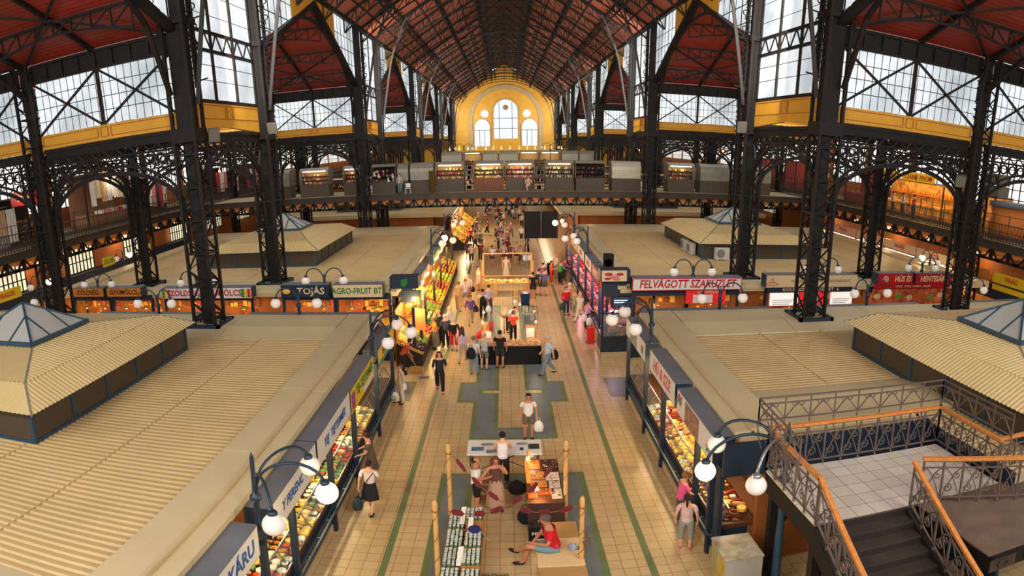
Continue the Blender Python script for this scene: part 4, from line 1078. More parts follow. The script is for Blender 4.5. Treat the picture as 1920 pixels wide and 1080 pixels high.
o=aisle_sign(-1,16.35,19.55,'yellow dairy sign with a small picture, left aisle before the lamp post',SYEL,3.12,2.42); words(o,'TEJ-TEJTERMÉK',.36,SGREEN,z=.08,x=.25)
b=MB(); b.box(-1.5,-.012,-.28,-1.1,-.004,.22); b.build('picture',mat('sign_photo_blue',(60,74,130),.5,0,.7,6,dark=(200,60,50)),o)
b=MB(); b.box(.0,-.012,-.30,1.4,-.004,-.12); b.build('white_strip',SWHITE,o)
o=aisle_sign(-1,20.3,23.4,'yellow and teal sign at the far corner of the near left stalls',SYEL,3.02,2.4); words(o,'SAJT - VAJ',.36,SBROWN,z=.06)
b=MB(); b.box(-1.5,-.012,-.30,1.5,-.004,-.16); b.build('teal_strip',mat('sign_teal',(30,130,130),.5),o)
FLAGR=mat('flag_red',(200,30,40),.5); FLAGG=mat('flag_green',(30,130,60),.5); MEATPHOTO=mat('meat_photo',(176,120,92),.5,0,.6,7,dark=(90,86,74))
def ribbon(o,x,z,s=1):
    for m,dz,nm in ((FLAGR,.06,'red_ribbon'),(FLAGG,-.07,'green_ribbon')):
        b=MB(); P=[(x+s*(-.2+.4*i/8),z+dz+.08*sin(2*pi*i/8)+.18*(i/8-.5)) for i in range(9)]
        for p,q in zip(P,P[1:]): b.add([(p[0],-.008,p[1]-.045),(q[0],-.008,q[1]-.045),(q[0],-.008,q[1]+.045),(p[0],-.008,p[1]+.045)],[(0,1,2,3)])
        b.build(nm,m,o)
o=aisle_sign(1,12.75,15.9,'white sign with ribbons and a group photo, nearest on the right aisle',SWHITE,3.27,2.6); ribbon(o,-1.3,.12); ribbon(o,1.3,-.08)
b=MB(); b.box(-.75,-.01,-.3,.45,-.004,.28); b.build('picture',MEATPHOTO,o)
o=aisle_sign(1,16.15,19.3,'white sign with red letters and an ampersand on the right aisle',SWHITE,3.3,2.64); words(o,'HÚ & SZE',.5,mat('sign_red_faded',(206,96,96),.5),shear=.15)
o=aisle_sign(1,20.0,23.4,'white sign with a picture and ribbon, by the middle right lamp post',SWHITE,3.24,2.6); ribbon(o,1.25,0); 
b=MB(); b.box(-.9,-.01,-.28,.3,-.004,.26); b.build('picture',mat('sign_photo_tan',(170,150,120),.5,0,.5,5,dark=(80,110,120)),o)
# cross-lane signs on the second blocks (facing the camera)
def lane_sign(x0,x1,zb,zt,label,m,block,yf=27.6,boxm=NAVY):
    b=MB(); b.box(x0,yf+.03,zb,x1,yf+.62,zt); f=b.build('fascia_box',boxm,block); b=MB(); b.box(x0,yf+.03,zt,x1,yf+.62,zt+.014); b.build('cover_sheet',SLATE,f)
    return board('shop_sign',label,'sign',x1-x0-.03,zt-zb-.02,m,((x0+x1)/2,yf,(zt+zb)/2),(0,0,0),.03)
o=lane_sign(-10.2,-7.95,3.14,3.72,'dark blue sign reading TOJÁS with an egg picture',NAVY,B_L2); words(o,'TOJÁS',.42,SCREAM,x=.3,xs=1.1)
b=MB(); b.ball((-.85,-.02,0),.15,12,8,(1.3,.15,.8)); b.build('egg_emblem',mat('egg_tan',(226,180,90),.5),o)
o=lane_sign(-7.75,-5.5,3.13,3.7,'cream sign with green letters AGRO-FRUIT BT.',SCREAM,B_L2); words(o,'AGRO-FRUIT BT.',.38,SGREEN,xs=.82)
o=lane_sign(-16.45,-11.65,3.13,3.64,'long white sign with red ZÖLDSÉG GYÜMÖLCS and fruit pictures',SWHITE,B_L2); words(o,'ZÖLDSÉG  GYÜMÖLCS',.40,RED,xs=.92)
FR=[mat('fruit_green',(60,140,50),.5),mat('fruit_yellow',(240,196,40),.5),mat('fruit_red',(206,40,36),.5)]
for sx in (-1,1):
    b=MB()
    for i in range(9): b.cur=i%3; b.ball((sx*2.12+.16*((i%3)-1),-.02,.13*((i//3)-1)),.085,8,5,(1,.2,1))
    b.build('fruit_emblem',FR,o)
o=lane_sign(-19.75,-17.65,3.24,3.7,'orange sign reading GYÜMÖLCS',SORANGE,B_L2); words(o,'GYÜMÖLCS',.34,SBROWN,xs=.95)
o=lane_sign(-22.0,-19.95,3.24,3.7,'orange sign ending in SÉG behind the lattice column',SORANGE,B_L2); words(o,'ZÖLDSÉG',.34,SBROWN,xs=.95)
o=lane_sign(5.35,10.45,3.27,3.84,'white sign with big red FELVÁGOTT SZAKÜZLET',SWHITE,B_R2); words(o,'FELVÁGOTT SZAKÜZLET',.50,RED,xs=.80,shear=.18)
b=MB()
for a,c in (((-2.53,-.26),(2.53,-.26)),((-2.53,.26),(2.53,.26)),((-2.53,-.26),(-2.53,.26)),((2.53,-.26),(2.53,.26))): b.bar((a[0],-.005,a[1]),(c[0],-.005,c[1]),.03,.03)
b.build('red_border',RED,o)
o=lane_sign(11.65,16.55,3.34,3.94,'plain cream sign with a small red emblem and faded words',SCREAM,B_R2); words(o,'KOLBÁSZ HURKA    KOLBÁSZ SZAKÜZLET',.17,BEIGEDARK,x=.45)
b=MB(); P=[(-2.15+.33*cos(2*pi*i/16),-.006,-.12+.07*sin(2*pi*i/16)) for i in range(17)]; b.poly(P,.02,.02,up=(0,1,0)); b.poly([(-2.27,-.006,-.05),(-2.15,-.006,.14),(-2.03,-.006,-.05)],.02,.02,up=(0,1,0)); b.build('red_emblem',RED,o)
o=board('shop_sign','navy strip reading KOLBÁSZ ÜZLET under the cream sign','sign',4.6,.22,NAVY,(14.1,27.75,3.2),(0,0,0),.05); words(o,'KOLBÁSZ  SZAKÜZLET  6',.20,SCREAM,xs=1.35)
o=lane_sign(17.75,19.95,3.42,4.0,'red sign reading HÚS ÉS with a round emblem',SREDBG,B_R2); words(o,'HÚS ÉS',.42,SCREAM,x=.45,xs=.8,shear=.1)
b=MB(); b.poly([(-.62+.15*cos(2*pi*i/14),-.006,.15*sin(2*pi*i/14)) for i in range(15)],.04,.02,up=(0,1,0)); b.poly([(-.62+.06*cos(2*pi*i/8),-.006,.06*sin(2*pi*i/8)) for i in range(9)],.05,.02,up=(0,1,0)); b.build('round_emblem',SCREAM,o)
o=lane_sign(20.1,22.6,3.42,4.0,'red sign reading HENTESÁRU behind the lattice column',SREDBG,B_R2); words(o,'HENTESÁRU',.42,SCREAM,xs=.8,shear=.1)
o=board('shop_sign','narrow red strip sign under the red butcher signs','sign',4.9,.22,SREDBG,(20.1,27.72,3.3),(0,0,0),.05); words(o,'HÚSOK   SONKA   KOLBÁSZ   SZALÁMI',.13,SCREAM)
SALAMI=mat('food_photo',(200,110,60),.5,0,.8,3.0,dark=(120,16,20))
b=board('picture_panel','red food picture panels below the butcher signs','sign',4.8,.85,SALAMI,(20.1,27.9,2.7),(0,0,0),.04)
for i in range(7):
    m=MB(); x=-2.1+i*.68; m.ball((x,-.01,.05*(-1)**i),.22,12,6,(1,.05,.7)); m.build('slice_picture',mat('slice_%d'%(i%3),[(222,190,140),(206,90,40),(110,150,60)][i%3],.5),b)
# corner booth signs
o=board('shop_sign','small sign with a sausage picture on the right corner booth','sign',1.1,.48,SCREAM,(4.58,27.75,3.92),(0,0,0),.04)
for i,(x,z,r) in enumerate(((-.25,.08,.13),(0,-.05,.15),(.25,.08,.12),(.1,-.14,.12),(-.3,-.12,.1))):
    m=MB(); m.ball((x,-.004,z),r,10,6,(1.4,.06,.6)); m.build('sausage_picture',mat('sausage_%d'%(i%2),[(176,44,40),(206,120,110)][i%2],.5),o)
b=MB(); b.box(3.98,27.8,3.66,5.3,28.5,4.18); b.build('booth_fascia',NAVY,B_R2)
o=board('shop_sign','dark blue fascia with a green leaf on the left corner booth','sign',1.15,.5,NAVY,(-4.55,27.75,3.72),(0,0,0),.05)
b=MB(); b.add([(-.14,-.008,-.12),(.0,-.008,-.2),(.14,-.008,-.05),(.14,-.008,.2),(-.14,-.008,.14)],[(0,1,2,3,4)]); b.build('leaf_emblem',SGREEN,o)
b=MB(); b.box(-5.2,27.8,3.46,-3.95,28.5,3.98); b.build('booth_fascia',NAVY,B_L2)
# aisle signs along the second right block
for k,(ya,yb,s,m,c) in enumerate(((28.4,30.6,'HÚS',SREDBG,SWHITE),(30.8,33.6,'HENTES',SREDBG,SWHITE),(33.8,36.4,'KACSA',SWHITE,RED),(36.9,40.4,'LIBA',SWHITE,RED),(40.6,44.4,'SONKA',SCREAM,RED))):
    o=aisle_sign(1,ya,yb,['red sign over the meat counter, first past the corner booth','second red sign along the right meat stalls','white sign with red letters by the far lamp post, right side','white sign third from the far end of the right stalls','cream sign farthest along the right stalls'][k],m,3.45,2.85); words(o,s,.42,c)
for k,(ya,yb,s) in enumerate(((28.6,31.5,'ZÖLDSÉG'),(32.0,35.5,'GYÜMÖLCS'),(37.8,41.5,'PRIMŐR'),(42,46,'SAVANYÚ'))):
    o=aisle_sign(-1,ya,yb,['pale sign over the cauliflower display','red-brown sign over the banana display','green sign by the far left lamp post','sign farthest along the left fruit stalls'][k],[SWHITE,mat('sign_rust',(150,70,50),.5),SGREEN,SCREAM][k],3.2,2.65); words(o,s,.36,[SGREEN,SCREAM,SCREAM,RED][k])
# ------------------------------------------------------------------ counters along the aisle
POST=NAVY
def counter(sx,ya,yb,label,posts,block,bars=True):
    t=thing('display_counter',label,'shop counter',(sx*4.35,ya,0))
    L=yb-ya
    def bx(b,xa,y0,za,xb,y1,zb): b.box(min(sx*xa,sx*xb),y0,za,max(sx*xa,sx*xb),y1,zb)
    b=MB(); bx(b,.1,0,0,.9,L,.22); b.build('plinth',PLINTH,t)
    b=MB(); bx(b,.14,0,.22,.9,L,.86); b.build('front_panel',NAVY,t)
    b=MB()                                                          # bag shelf: two rails on brackets
    for x in (-.02,.10): b.bar((sx*x,0,.72),(sx*x,L,.72),.045,.05)
    n=int(L/.8)
    for i in range(n+1): b.bar((sx*-.02,L*i/n,.72),(sx*.16,L*i/n,.72),.05,.04)
    b.build('bag_shelf',TEAL,t)
    b=MB(); bx(b,.16,0,.86,1.05,L,.98); b.build('case_base',DARKWOOD,t)
    b=MB(); b.quad((sx*.18,0,.98),(sx*.18,L,.98),(sx*.42,L,1.42),(sx*.42,0,1.42)); b.build('case_glass',CASEGLASS,t)
    b=MB(); b.bar((sx*.42,0,1.43),(sx*.42,L,1.43),.03,.03); b.bar((sx*.18,0,.99),(sx*.18,L,.99),.03,.03)
    for i in range(n+1): b.bar((sx*.18,L*i/n,.98),(sx*.42,L*i/n,1.42),.025,.025)
    b.build('case_frame',STEEL,t)
    b=MB(); bx(b,1.05,0,1.0,1.5,L,1.12); b.build('work_shelf',DARKWOOD,t)
    b=MB(); bx(b,2.2,0,0,2.3,L,2.5); b.build('back_wall',mat('stall_back',(150,92,44),.6,0,.2,1.0),t)
    for y in posts:
        b=MB(); b.box(-.065,-.065,.0,.065,.065,2.65); b.build('post',NAVY,t,(sx*.07,y-ya,0))
    return t
counter(-1,6.2,23.3,'long glass-fronted counter of cheese and dairy along the left aisle',(6.6,9.65,11.25,14.2,16.8,20.15,23.2),B_L1)
counter(1,12.6,23.3,'glass-fronted deli counter along the right aisle, sausages and cheese',(12.9,14.1,17.6,20.1,23.2),B_R1)
counter(1,28.6,50.5,'pink-lit meat counter along the right aisle across the lane',(28.7,31,33.7,36.6,40.5,44.5,48.5),B_R2)
# end wall and fascia of the right block facing the stair
b=MB(); b.box(4.4,12.15,2.55,9.75,12.25,3.36); b.box(9.66,9.0,0,9.76,12.25,3.3); b.box(4.4,12.3,0,4.5,12.6,2.7); b.build('end_fascia',NAVY,B_R1)
b=MB(); b.box(5.3,12.28,0,9.7,12.4,2.55); b.build('end_wall',ORANGE,B_R1)
b=MB(); b.box(9.77,9.0,3.0,26.8,15.3,3.24); b.build('roof_slab',BEIGE,B_R1)
corrugated(9.8,26.7,9.05,15.4,3.25).build('corrugated_roof',BEIGE2,B_R1)
# lane-side fronts of the near blocks: slate covers seen from above
for sx,blk,segs in ((-1,B_L1,((4.9,10.3),(12.1,17.6),(19.4,24))),(1,B_R1,((4.9,10.3),(12.2,17.7),(19.4,26.9)))):
    for a,c in segs:
        b=MB(); x0,x1=sorted((sx*a,sx*c)); b.box(x0,23.5,2.7,x1,24.1,3.36); o=b.build('fascia_box',NAVY,blk); b=MB(); b.box(x0,23.5,3.36,x1,24.1,3.375); b.build('cover_sheet',SLATE,o)
# ------------------------------------------------------------------ lane-side stall fronts on the second blocks
HANG=mat('lamp_shade_tin',(190,150,80),.5)
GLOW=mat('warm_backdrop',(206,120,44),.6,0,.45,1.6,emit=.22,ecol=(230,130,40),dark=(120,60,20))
def stall_front(x0,x1,block,label,yf=28.2,lamps=2,glow=GLOW,power=22):
    t=thing('market_stall',label,'market stall',((x0+x1)/2,yf,0)); w=x1-x0
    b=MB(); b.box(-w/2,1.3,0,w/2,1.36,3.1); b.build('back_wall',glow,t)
    b=MB(); b.box(-w/2,0,0,w/2,.5,.95); b.build('counter_front',NAVY,t)
    b=MB(); b.box(-w/2,.0,.95,w/2,.9,1.02); b.build('counter_top',WOOD,t)
    for z in (1.75,2.3):
        b=MB(); b.box(-w/2+.1,1.0,z,w/2-.1,1.3,z+.04); b.build('shelf',WOOD,t)
    for s in (-1,1): b=MB(); b.box(s*w/2-.06,-.05,0,s*w/2+.06,.08,3.2); b.build('post',NAVY,t)
    b=MB(); b.box(-w/2,-.02,2.9,w/2,.1,3.2); b.build('head_rail',NAVY,t)
    rr=random.Random(label)
    for z in (1.79,2.34):                                             # goods on the shelves
        b=MB(); x=-w/2+.15
        while x<w/2-.2:
            d=rr.uniform(.12,.3); b.cur=rr.randrange(4); h=rr.uniform(.15,.42)
            if rr.random()<.5: b.box(x,1.04,z,x+d*.8,1.26,z+h)
            else: b.ball((x+d/2,1.14,z+d*.4),d*.45,7,5)
            x+=d
        b.build('shelf_goods',[mat('goods_amber',(226,150,40),.5),mat('goods_red',(190,60,40),.5),mat('goods_gold',(236,190,70),.5),mat('goods_brown',(130,76,36),.5)],t,kind='stuff')
    for i in range(lamps):
        x=-w/2+w*(i+.5)/lamps
        l=MB(); l.lathe([(.03,.0),(.05,-.05),(.19,-.16),(.2,-.18)],(0,0,0),12,False); l.tube([(0,0,0),(0,0,.55)],.008,4)
        o=l.build('pendant_shade',HANG,t,(x,.25,2.62)); g=MB(); g.ball((0,0,-.15),.085,10,7); g.build('bulb',BULB,o)
        point(((x0+x1)/2+x,yf+.25,2.36),power,(1,.62,.25),.1)
    return t
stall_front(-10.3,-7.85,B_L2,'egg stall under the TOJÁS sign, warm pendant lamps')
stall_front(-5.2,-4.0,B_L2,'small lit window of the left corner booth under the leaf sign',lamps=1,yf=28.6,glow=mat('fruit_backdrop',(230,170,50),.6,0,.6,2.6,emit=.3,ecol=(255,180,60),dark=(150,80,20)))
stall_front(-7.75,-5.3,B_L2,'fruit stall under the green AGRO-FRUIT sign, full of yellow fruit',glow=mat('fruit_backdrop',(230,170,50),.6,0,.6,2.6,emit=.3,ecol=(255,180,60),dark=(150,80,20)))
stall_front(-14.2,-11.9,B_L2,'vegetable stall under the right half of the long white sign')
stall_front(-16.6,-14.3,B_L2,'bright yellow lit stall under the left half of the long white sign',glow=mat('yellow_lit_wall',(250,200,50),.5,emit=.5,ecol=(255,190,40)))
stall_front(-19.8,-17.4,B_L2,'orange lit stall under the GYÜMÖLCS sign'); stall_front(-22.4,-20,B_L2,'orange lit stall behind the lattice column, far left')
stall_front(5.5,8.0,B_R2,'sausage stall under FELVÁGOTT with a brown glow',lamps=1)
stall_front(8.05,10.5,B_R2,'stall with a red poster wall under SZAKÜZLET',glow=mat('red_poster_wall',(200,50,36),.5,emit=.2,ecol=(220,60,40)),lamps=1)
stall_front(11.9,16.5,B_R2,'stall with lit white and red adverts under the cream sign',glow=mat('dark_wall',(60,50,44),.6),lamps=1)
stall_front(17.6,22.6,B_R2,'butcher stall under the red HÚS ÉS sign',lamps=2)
for x,w,m,l in ((12.85,1.55,mat('lit_advert',(240,230,220),.4,emit=.6,ecol=(255,244,235)),'backlit white advert panel under the cream sign, left one'),(14.35,1.4,mat('lit_red',(210,30,40),.4,emit=.5,ecol=(230,40,50)),'backlit red advert panel with a white and green badge'),(16.0,1.3,mat('lit_advert',(240,230,220),.4),'backlit white advert panel at the right end of the sausage stall')):
    o=board('lit_advert',l,'sign',w,.72,m,(x,28.1,2.66),(0,0,0),.05)
    if 'red' in l:
        b=MB(); b.ball((0,-.005,0),.36,14,8,(1.2,.04,.75)); b.build('white_badge',SWHITE,o); b=MB(); b.ball((0,-.02,-.06),.2,12,6,(1.3,.04,.7)); b.build('green_badge',SGREEN,o)
    else:
        b=MB()
        for k in range(3): b.box(-w*.38,-.008,-.06-.1*k,w*(.38-.1*k),-.002,-.03-.1*k)
        b.build('text_lines',mat('text_grey',(110,110,140),.5),o); b=MB()
        for s in (-1,1): b.box(-w/2,-.01,s*.34-.02,w/2,-.002,s*.34+.02); b.box(s*w/2-.02,-.01,-.36,s*w/2+.02,-.002,.36)
        b.build('red_border',RED,o)
# food poster with a woman and paprika badge
o=board('poster','red paprika poster with a white badge on the sausage shop','poster',1.9,.72,mat('poster_red',(206,34,34),.5,emit=.35,ecol=(220,40,36)),(8.9,28.05,2.9),(0,0,0),.04)
b=MB(); b.box(-.62,-.01,-.32,.32,-.004,.06); b.build('white_badge',SWHITE,o); b=MB(); b.ball((-.15,-.012,-.12),.12,10,6,(1,.08,1)); b.build('paprika_emblem',RED,o); words(o,'KADARKÁS',.2,SWHITE,z=.2,x=.1)
# small televison in the corner booth
t=thing('corner_booth','navy corner booth with a small screen, right block across the lane','kiosk',(4.9,28.4,0))
b=MB(); b.box(-.75,-.05,.25,.75,.05,1.0); b.box(-.75,-.05,.25,-.65,1.2,1.0); b.build('base_panel',NAVY,t)
b=MB(); b.box(-.78,-.08,0,.78,1.2,.25); b.build('plinth',PLINTH,t)
for x in (-.72,.72): b=MB(); b.box(x-.06,-.06,0,x+.06,.06,3.6); b.build('post',NAVY,t)
b=MB(); b.box(-.75,-.04,2.9,.75,.06,3.6); b.box(-.75,-.06,2.05,.75,.4,2.12); b.build('head_panel',NAVY,t)
b=MB(); b.box(-.7,-.03,1.0,.7,-.01,2.05); b.build('case_glass',CASEGLASS,t)
b=MB(); b.box(-.25,.3,2.25,.65,.5,2.8); sc=b.build('screen_body',BLACK,t); b=MB(); b.box(-.2,.29,2.3,.6,.3,2.75); b.build('screen',mat('tv_dark',(50,60,80),.3,emit=.2,ecol=(60,80,120)),sc); b=MB(); b.box(-.15,.285,2.58,.55,.29,2.62); b.box(-.15,.285,2.48,.55,.29,2.52); b.build('screen_bar',mat('tv_bar',(190,215,255),.3,emit=2,ecol=(170,205,255)),sc)
point((4.9,28.9,2.7),8,(1,.6,.3))
for k in range(4):
    b=MB()
    rr=random.Random(k)
    for i in range(26): b.cur=rr.randrange(3); b.ball((rr.uniform(-.62,.62),rr.uniform(.0,.7),1.0+.25*k+rr.uniform(.0,.1)),rr.uniform(.04,.09),7,5,(1.6,1,.8))
    b.build('meat_goods',[mat('meat_dark',(110,40,30),.5),mat('meat_pink',(214,120,110),.5),mat('meat_gold',(200,130,60),.5)],t,kind='stuff')
    if k==2: break
# ------------------------------------------------------------------ lamp posts with opal globes
def street_lamp(loc,label,dirs,lit=(),h=1.45,r=1.25,drop=.38,zoff=0,group=None):
    t=thing('globe_lamp',label,'lamp post',loc,0,group)
    b=MB(); b.lathe([(.09,0),(.075,.1),(.06,.2),(.06,.55),(.1,.58),(.11,.63),(.1,.68),(.06,.7),(.045,.9),(.04,h),(.0,h+.12)],(0,0,0),10); b.build('post',LAMPIRON,t)
    for i,a in enumerate(dirs):
        dx,dy=cos(radians(a)),sin(radians(a)); P=[]
        for k in range(13):
            u=k/12; ang=pi*(1-u*.92)
            x=.03+ (r*.5)*(1+cos(ang)); z=.7+ .62*sin(ang)**.8 +.08*u
            P.append((dx*x,dy*x,z))
        am=MB(); am.tube(P,.028,6); e=P[-1]; am.lathe([(.05,.06),(.085,.02),(.085,-.05)],e,10); ao=am.build('arm',LAMPIRON,t)
        g=MB(); g.ball((e[0]+dx*.02,e[1]+dy*.02,e[2]-.20),.2,18,12); g.build('globe',GLOBE_LIT if i in lit else GLOBE,ao)
        if i in lit: point((loc[0]+e[0],loc[1]+e[1],loc[2]+e[2]-.45),30,(1,.8,.5),.2,'globe_light')
    return t
street_lamp((-4.45,9.65,3.0),'three-globe lamp post nearest on the left aisle, one globe lit',(58,5,-55),(1,))
street_lamp((-4.45,19.95,2.95),'three-globe lamp post at the corner of the near left stalls',(58,5,-55))
street_lamp((4.5,19.9,3.3),'three-globe lamp post at the middle of the right aisle',(122,175,235))
street_lamp((-4.45,37.8,3.3),'lamp post over the banana display on the left aisle',(58,5,-55),(0,))
street_lamp((-4.45,46.4,3.3),'farther lamp post on the left aisle before the footbridge',(58,5,-55))
street_lamp((4.5,36.6,3.5),'lamp post behind the black loudspeaker on the right aisle',(122,175,235))
street_lamp((4.5,44.0,3.5),'farther lamp post on the right aisle beside the black screen',(122,175,235),(1,))
# tall freestanding post by the stair
t=thing('globe_lamp','tall freestanding blue lamp post beside the stair, one of three globes lit','lamp post',(5.28,10.95,0))
b=MB(); b.lathe([(.13,0),(.13,.4),(.1,.5),(.085,1.8),(.075,1.85),(.07,2.9),(.07,3.0)],(0,0,0),12); b.build('post',TEAL,t)
b=MB(); b.lathe([(.11,3.0),(.12,3.06),(.09,3.14),(.05,3.2),(.04,4.2),(.01,4.35)],(0,0,0),10); b.build('finial',LAMPIRON,t)
for i,a in enumerate((140,185,222)):
    dx,dy=cos(radians(a)),sin(radians(a)); P=[]; rr_=(1.62,1.75,1.55)[i] if i<2 else 1.6
    rad=(1.5,1.75,1.35)[i]
    for k in range(13):
        u=k/12; ang=pi*(1-u*.92); P.append((dx*(.03+rad*.5*(1+cos(ang))),dy*(.03+rad*.5*(1+cos(ang))),3.35+.8*sin(ang)**.8+.12*u))
    am=MB(); am.tube(P,.032,6); e=P[-1]; am.lathe([(.05,.06),(.09,.02),(.09,-.05)],e,10); ao=am.build('arm',LAMPIRON if i<2 else STEEL,t)
    g=MB(); g.ball((e[0],e[1],e[2]-.2),.2,18,12); g.build('globe',GLOBE_LIT if i==1 else GLOBE,ao)
    if i==1: point((5.28+e[0],10.95+e[1],e[2]-.45),35,(1,.8,.5),.2,'globe_light')
# two-globe lamps on the lane edges
for x,y,z,l in ((-8.1,23.75,3.36,'two-globe lamp on the near left lane edge, in front of TOJÁS'),(-14.4,23.75,3.36,'two-globe lamp on the near left lane edge, in front of the long white sign'),(-20.3,23.75,3.4,'two-globe lamp on the near left lane edge, left of the lattice column'),
                (8.1,23.75,3.36,'two-globe lamp on the near right lane edge, in front of SZAKÜZLET'),(14.8,23.75,3.45,'two-globe lamp on the near right lane edge, in front of the red signs'),(20.4,23.75,3.5,'two-globe lamp on the near right lane edge, right of the lattice column'),
                (-8.2,27.95,3.3,'two-globe lamp on the fascia between TOJÁS and AGRO-FRUIT'),(-14.6,27.95,3.3,'two-globe lamp over the long white ZÖLDSÉG sign'),(-20.5,27.95,3.3,'two-globe lamp over the orange GYÜMÖLCS sign'),
                (8.2,27.95,3.5,'two-globe lamp over the FELVÁGOTT sign'),(14.7,27.95,3.6,'two-globe lamp over the plain cream sign'),(20.7,27.95,3.7,'two-globe lamp over the red HÚS ÉS sign')):
    near=y<25
    street_lamp((x,y,z-.25),l,(180,0) if not near else (200,-20),(),h=1.05,r=.85)
for x,l in ((-5.1,'two-globe lamp on the second footbridge, left side'),(5.5,'two-globe lamp on the second footbridge, right side')):
    t=street_lamp((x,82.5,8.4),l,(180,0),(),h=1.1,r=1.0); b=MB(); b.box(-.06,-.06,-2.6,.06,.06,0); b.build('pole',TEAL,t)
# ================================================================== GOODS AND THE STALLS IN THE AISLE
CARD=mat('cardboard',(176,116,58),.8,0,.15,4)
def scatter(protos, pts, group_of, label_of, cat_of, jit=0.0, seed=1):
    """one object per article: first use builds it, the rest are copies sharing the mesh"""
    rr=random.Random(seed); first={}
    for i,(p,k) in enumerate(pts):
        nm,mb,m=protos[k]
        if k not in first:
            o=mb.build(nm,m,loc=p); first[k]=o
        else:
            o=first[k].copy(); COL.objects.link(o); o.location=p
        o.rotation_euler=(0,0,rr.uniform(-jit,jit)); s=rr.uniform(.88,1.12)*(1.22 if seed==8 else 1.12); o.scale=(s,s,s)
        tag(o,label_of(k),cat_of(k),group_of(k))
def P_wedge(r,h):
    b=MB(); b.prism([(0,0),(r,-.25*r),(r*1.05,0),(r,.25*r)],lambda x,y,z:(x-r*.5,y*1.8,z),0,h); return b
def P_wheel(r,h): b=MB(); b.lathe([(r*.9,0),(r,h*.15),(r,h*.85),(r*.9,h)],(0,0,0),12); return b
def P_block(a,b_,h): b=MB(); b.cbox((0,0,h/2),(a,b_,h)); return b
def P_tub(r,h): b=MB(); b.lathe([(r*.8,0),(r,h*.9),(r*1.05,h*.9),(r*1.05,h),(r*.9,h)],(0,0,0),10); return b
def P_saus(l,r):
    b=MB(); b.tube([(-l/2,0,r),(-l*.42,.0,r),(0,.02,r),(l*.42,0,r),(l/2,0,r)],[r*.3,r*.95,r,r*.95,r*.3],7); return b
def P_ring(R,r): b=MB(); b.tube([(R*cos(2*pi*i/12),R*sin(2*pi*i/12),r) for i in range(13)],r,6,False); return b
CH=[('round_cheese',P_wheel(.10,.08),mat('cheese_gold',(236,190,84),.45)),('cheese_block',P_block(.17,.12,.08),mat('cheese_pale',(240,222,160),.45)),('dairy_tub',P_tub(.065,.10),mat('tub_white',(236,234,220),.4)),
    ('cheese_wedge',P_wedge(.16,.09),mat('cheese_yellow',(244,206,70),.45)),('butter_pack',P_block(.12,.09,.05),mat('pack_green',(120,170,90),.4)),('red_pack',P_block(.13,.09,.07),mat('pack_red',(206,60,40),.4)),('white_cheese',P_wheel(.085,.07),mat('cheese_white',(244,238,222),.5)),('smoked_cheese',P_saus(.17,.04),mat('cheese_smoked',(206,140,60),.45))]
rr=random.Random(5); pts=[]; j=0
y=6.6
while y<20.0:
    zone=int(y*1.3)%8
    for r in range(4):
        k=zone if rr.random()<.55 else rr.randrange(8)
        pts.append(((-4.62-.19*r,y+rr.uniform(-.02,.02),.99+.05*r),k))
    y+=.215
scatter(CH,pts,lambda k:'%ss in the dairy counter'%CH[k][0].replace('_',' '),lambda k:'%s lying in the lit glass dairy counter'%['golden cheese wheel','pale cheese block','white dairy tub','yellow cheese wedge','green butter pack','small red pack','white round cheese','brown smoked cheese'][k],lambda k:'dairy' if k in(2,4,5) else 'cheese',.5,3)
DL=[('sausage',P_saus(.30,.032),mat('sausage_red',(170,60,40),.4)),('salami',P_saus(.26,.05),mat('salami_tan',(206,150,100),.45)),('round_cheese',P_wheel(.10,.08),CH[0][2]),('bread_roll',P_saus(.16,.055),mat('bread',(222,160,76),.6)),('jar',P_tub(.05,.14),mat('jar_amber',(220,150,40),.25)),('sausage_ring',P_ring(.09,.03),mat('sausage_brown',(130,60,36),.4)),('price_pack',P_block(.14,.1,.06),mat('tub_white',(236,234,220),.4)),('cheese_block',P_block(.17,.12,.09),CH[3][2])]
pts=[]; y=12.9
while y<20.0:
    zone=[3,7,2,1,0,6,5,4][int(y*1.1)%8]
    for r in range(4):
        k=zone if rr.random()<.55 else rr.randrange(8)
        pts.append(((4.63+.19*r,y+rr.uniform(-.02,.02),.99+.05*r),k))
    y+=.215
scatter(DL,pts,lambda k:'%ss in the deli counter'%DL[k][0].replace('_',' '),lambda k:'%s lying in the lit glass deli counter'%['thin red sausage','thick tan salami','golden cheese wheel','golden bread roll','amber jar','brown sausage ring','white wrapped pack','yellow cheese block'][k],lambda k:['sausage','sausage','cheese','bread','jar','sausage','packet','cheese'][k],.6,4)
MT=[('meat_cut',P_block(.22,.16,.09),mat('meat_pink2',(226,110,116),.4)),('meat_cut_dark',P_saus(.24,.07),mat('meat_red',(170,40,46),.4)),('poultry',None,mat('poultry',(236,180,160),.4))]
b=MB(); b.ball((0,0,.07),.10,8,6,(1.3,1,.7)); MT[2]=('poultry',b,MT[2][2])
pts=[]; y=28.8
while y<49:
    for r in range(3): pts.append(((4.66+.27*r,y,.99+.08*r),rr.randrange(3)))
    y+=.34
scatter(MT,pts,lambda k:'%s pieces in the meat counter'%('pink','dark red','pale')[k],lambda k:'%s meat piece in the pink-lit meat counter across the lane'%('pink','dark red','pale')[k],lambda k:'meat',.6,6)
PINKL=(1,.45,.62)
for y in (29.6,33,36.5,40,44,48): point((4.9,y,2.3),80,PINKL,.12,'meat_counter_light')
for y in (7.5,10,12.4,14.8,17.2,19.4): point((-4.95,y,2.2),60,(1,.76,.42),.1,'counter_light')
for y in (13.6,15.6,17.6,19.3,21.5): point((5.0,y,2.2),60,(1,.74,.40),.1,'counter_light')
HANGS=mat('sausage_hang',(150,70,40),.45)
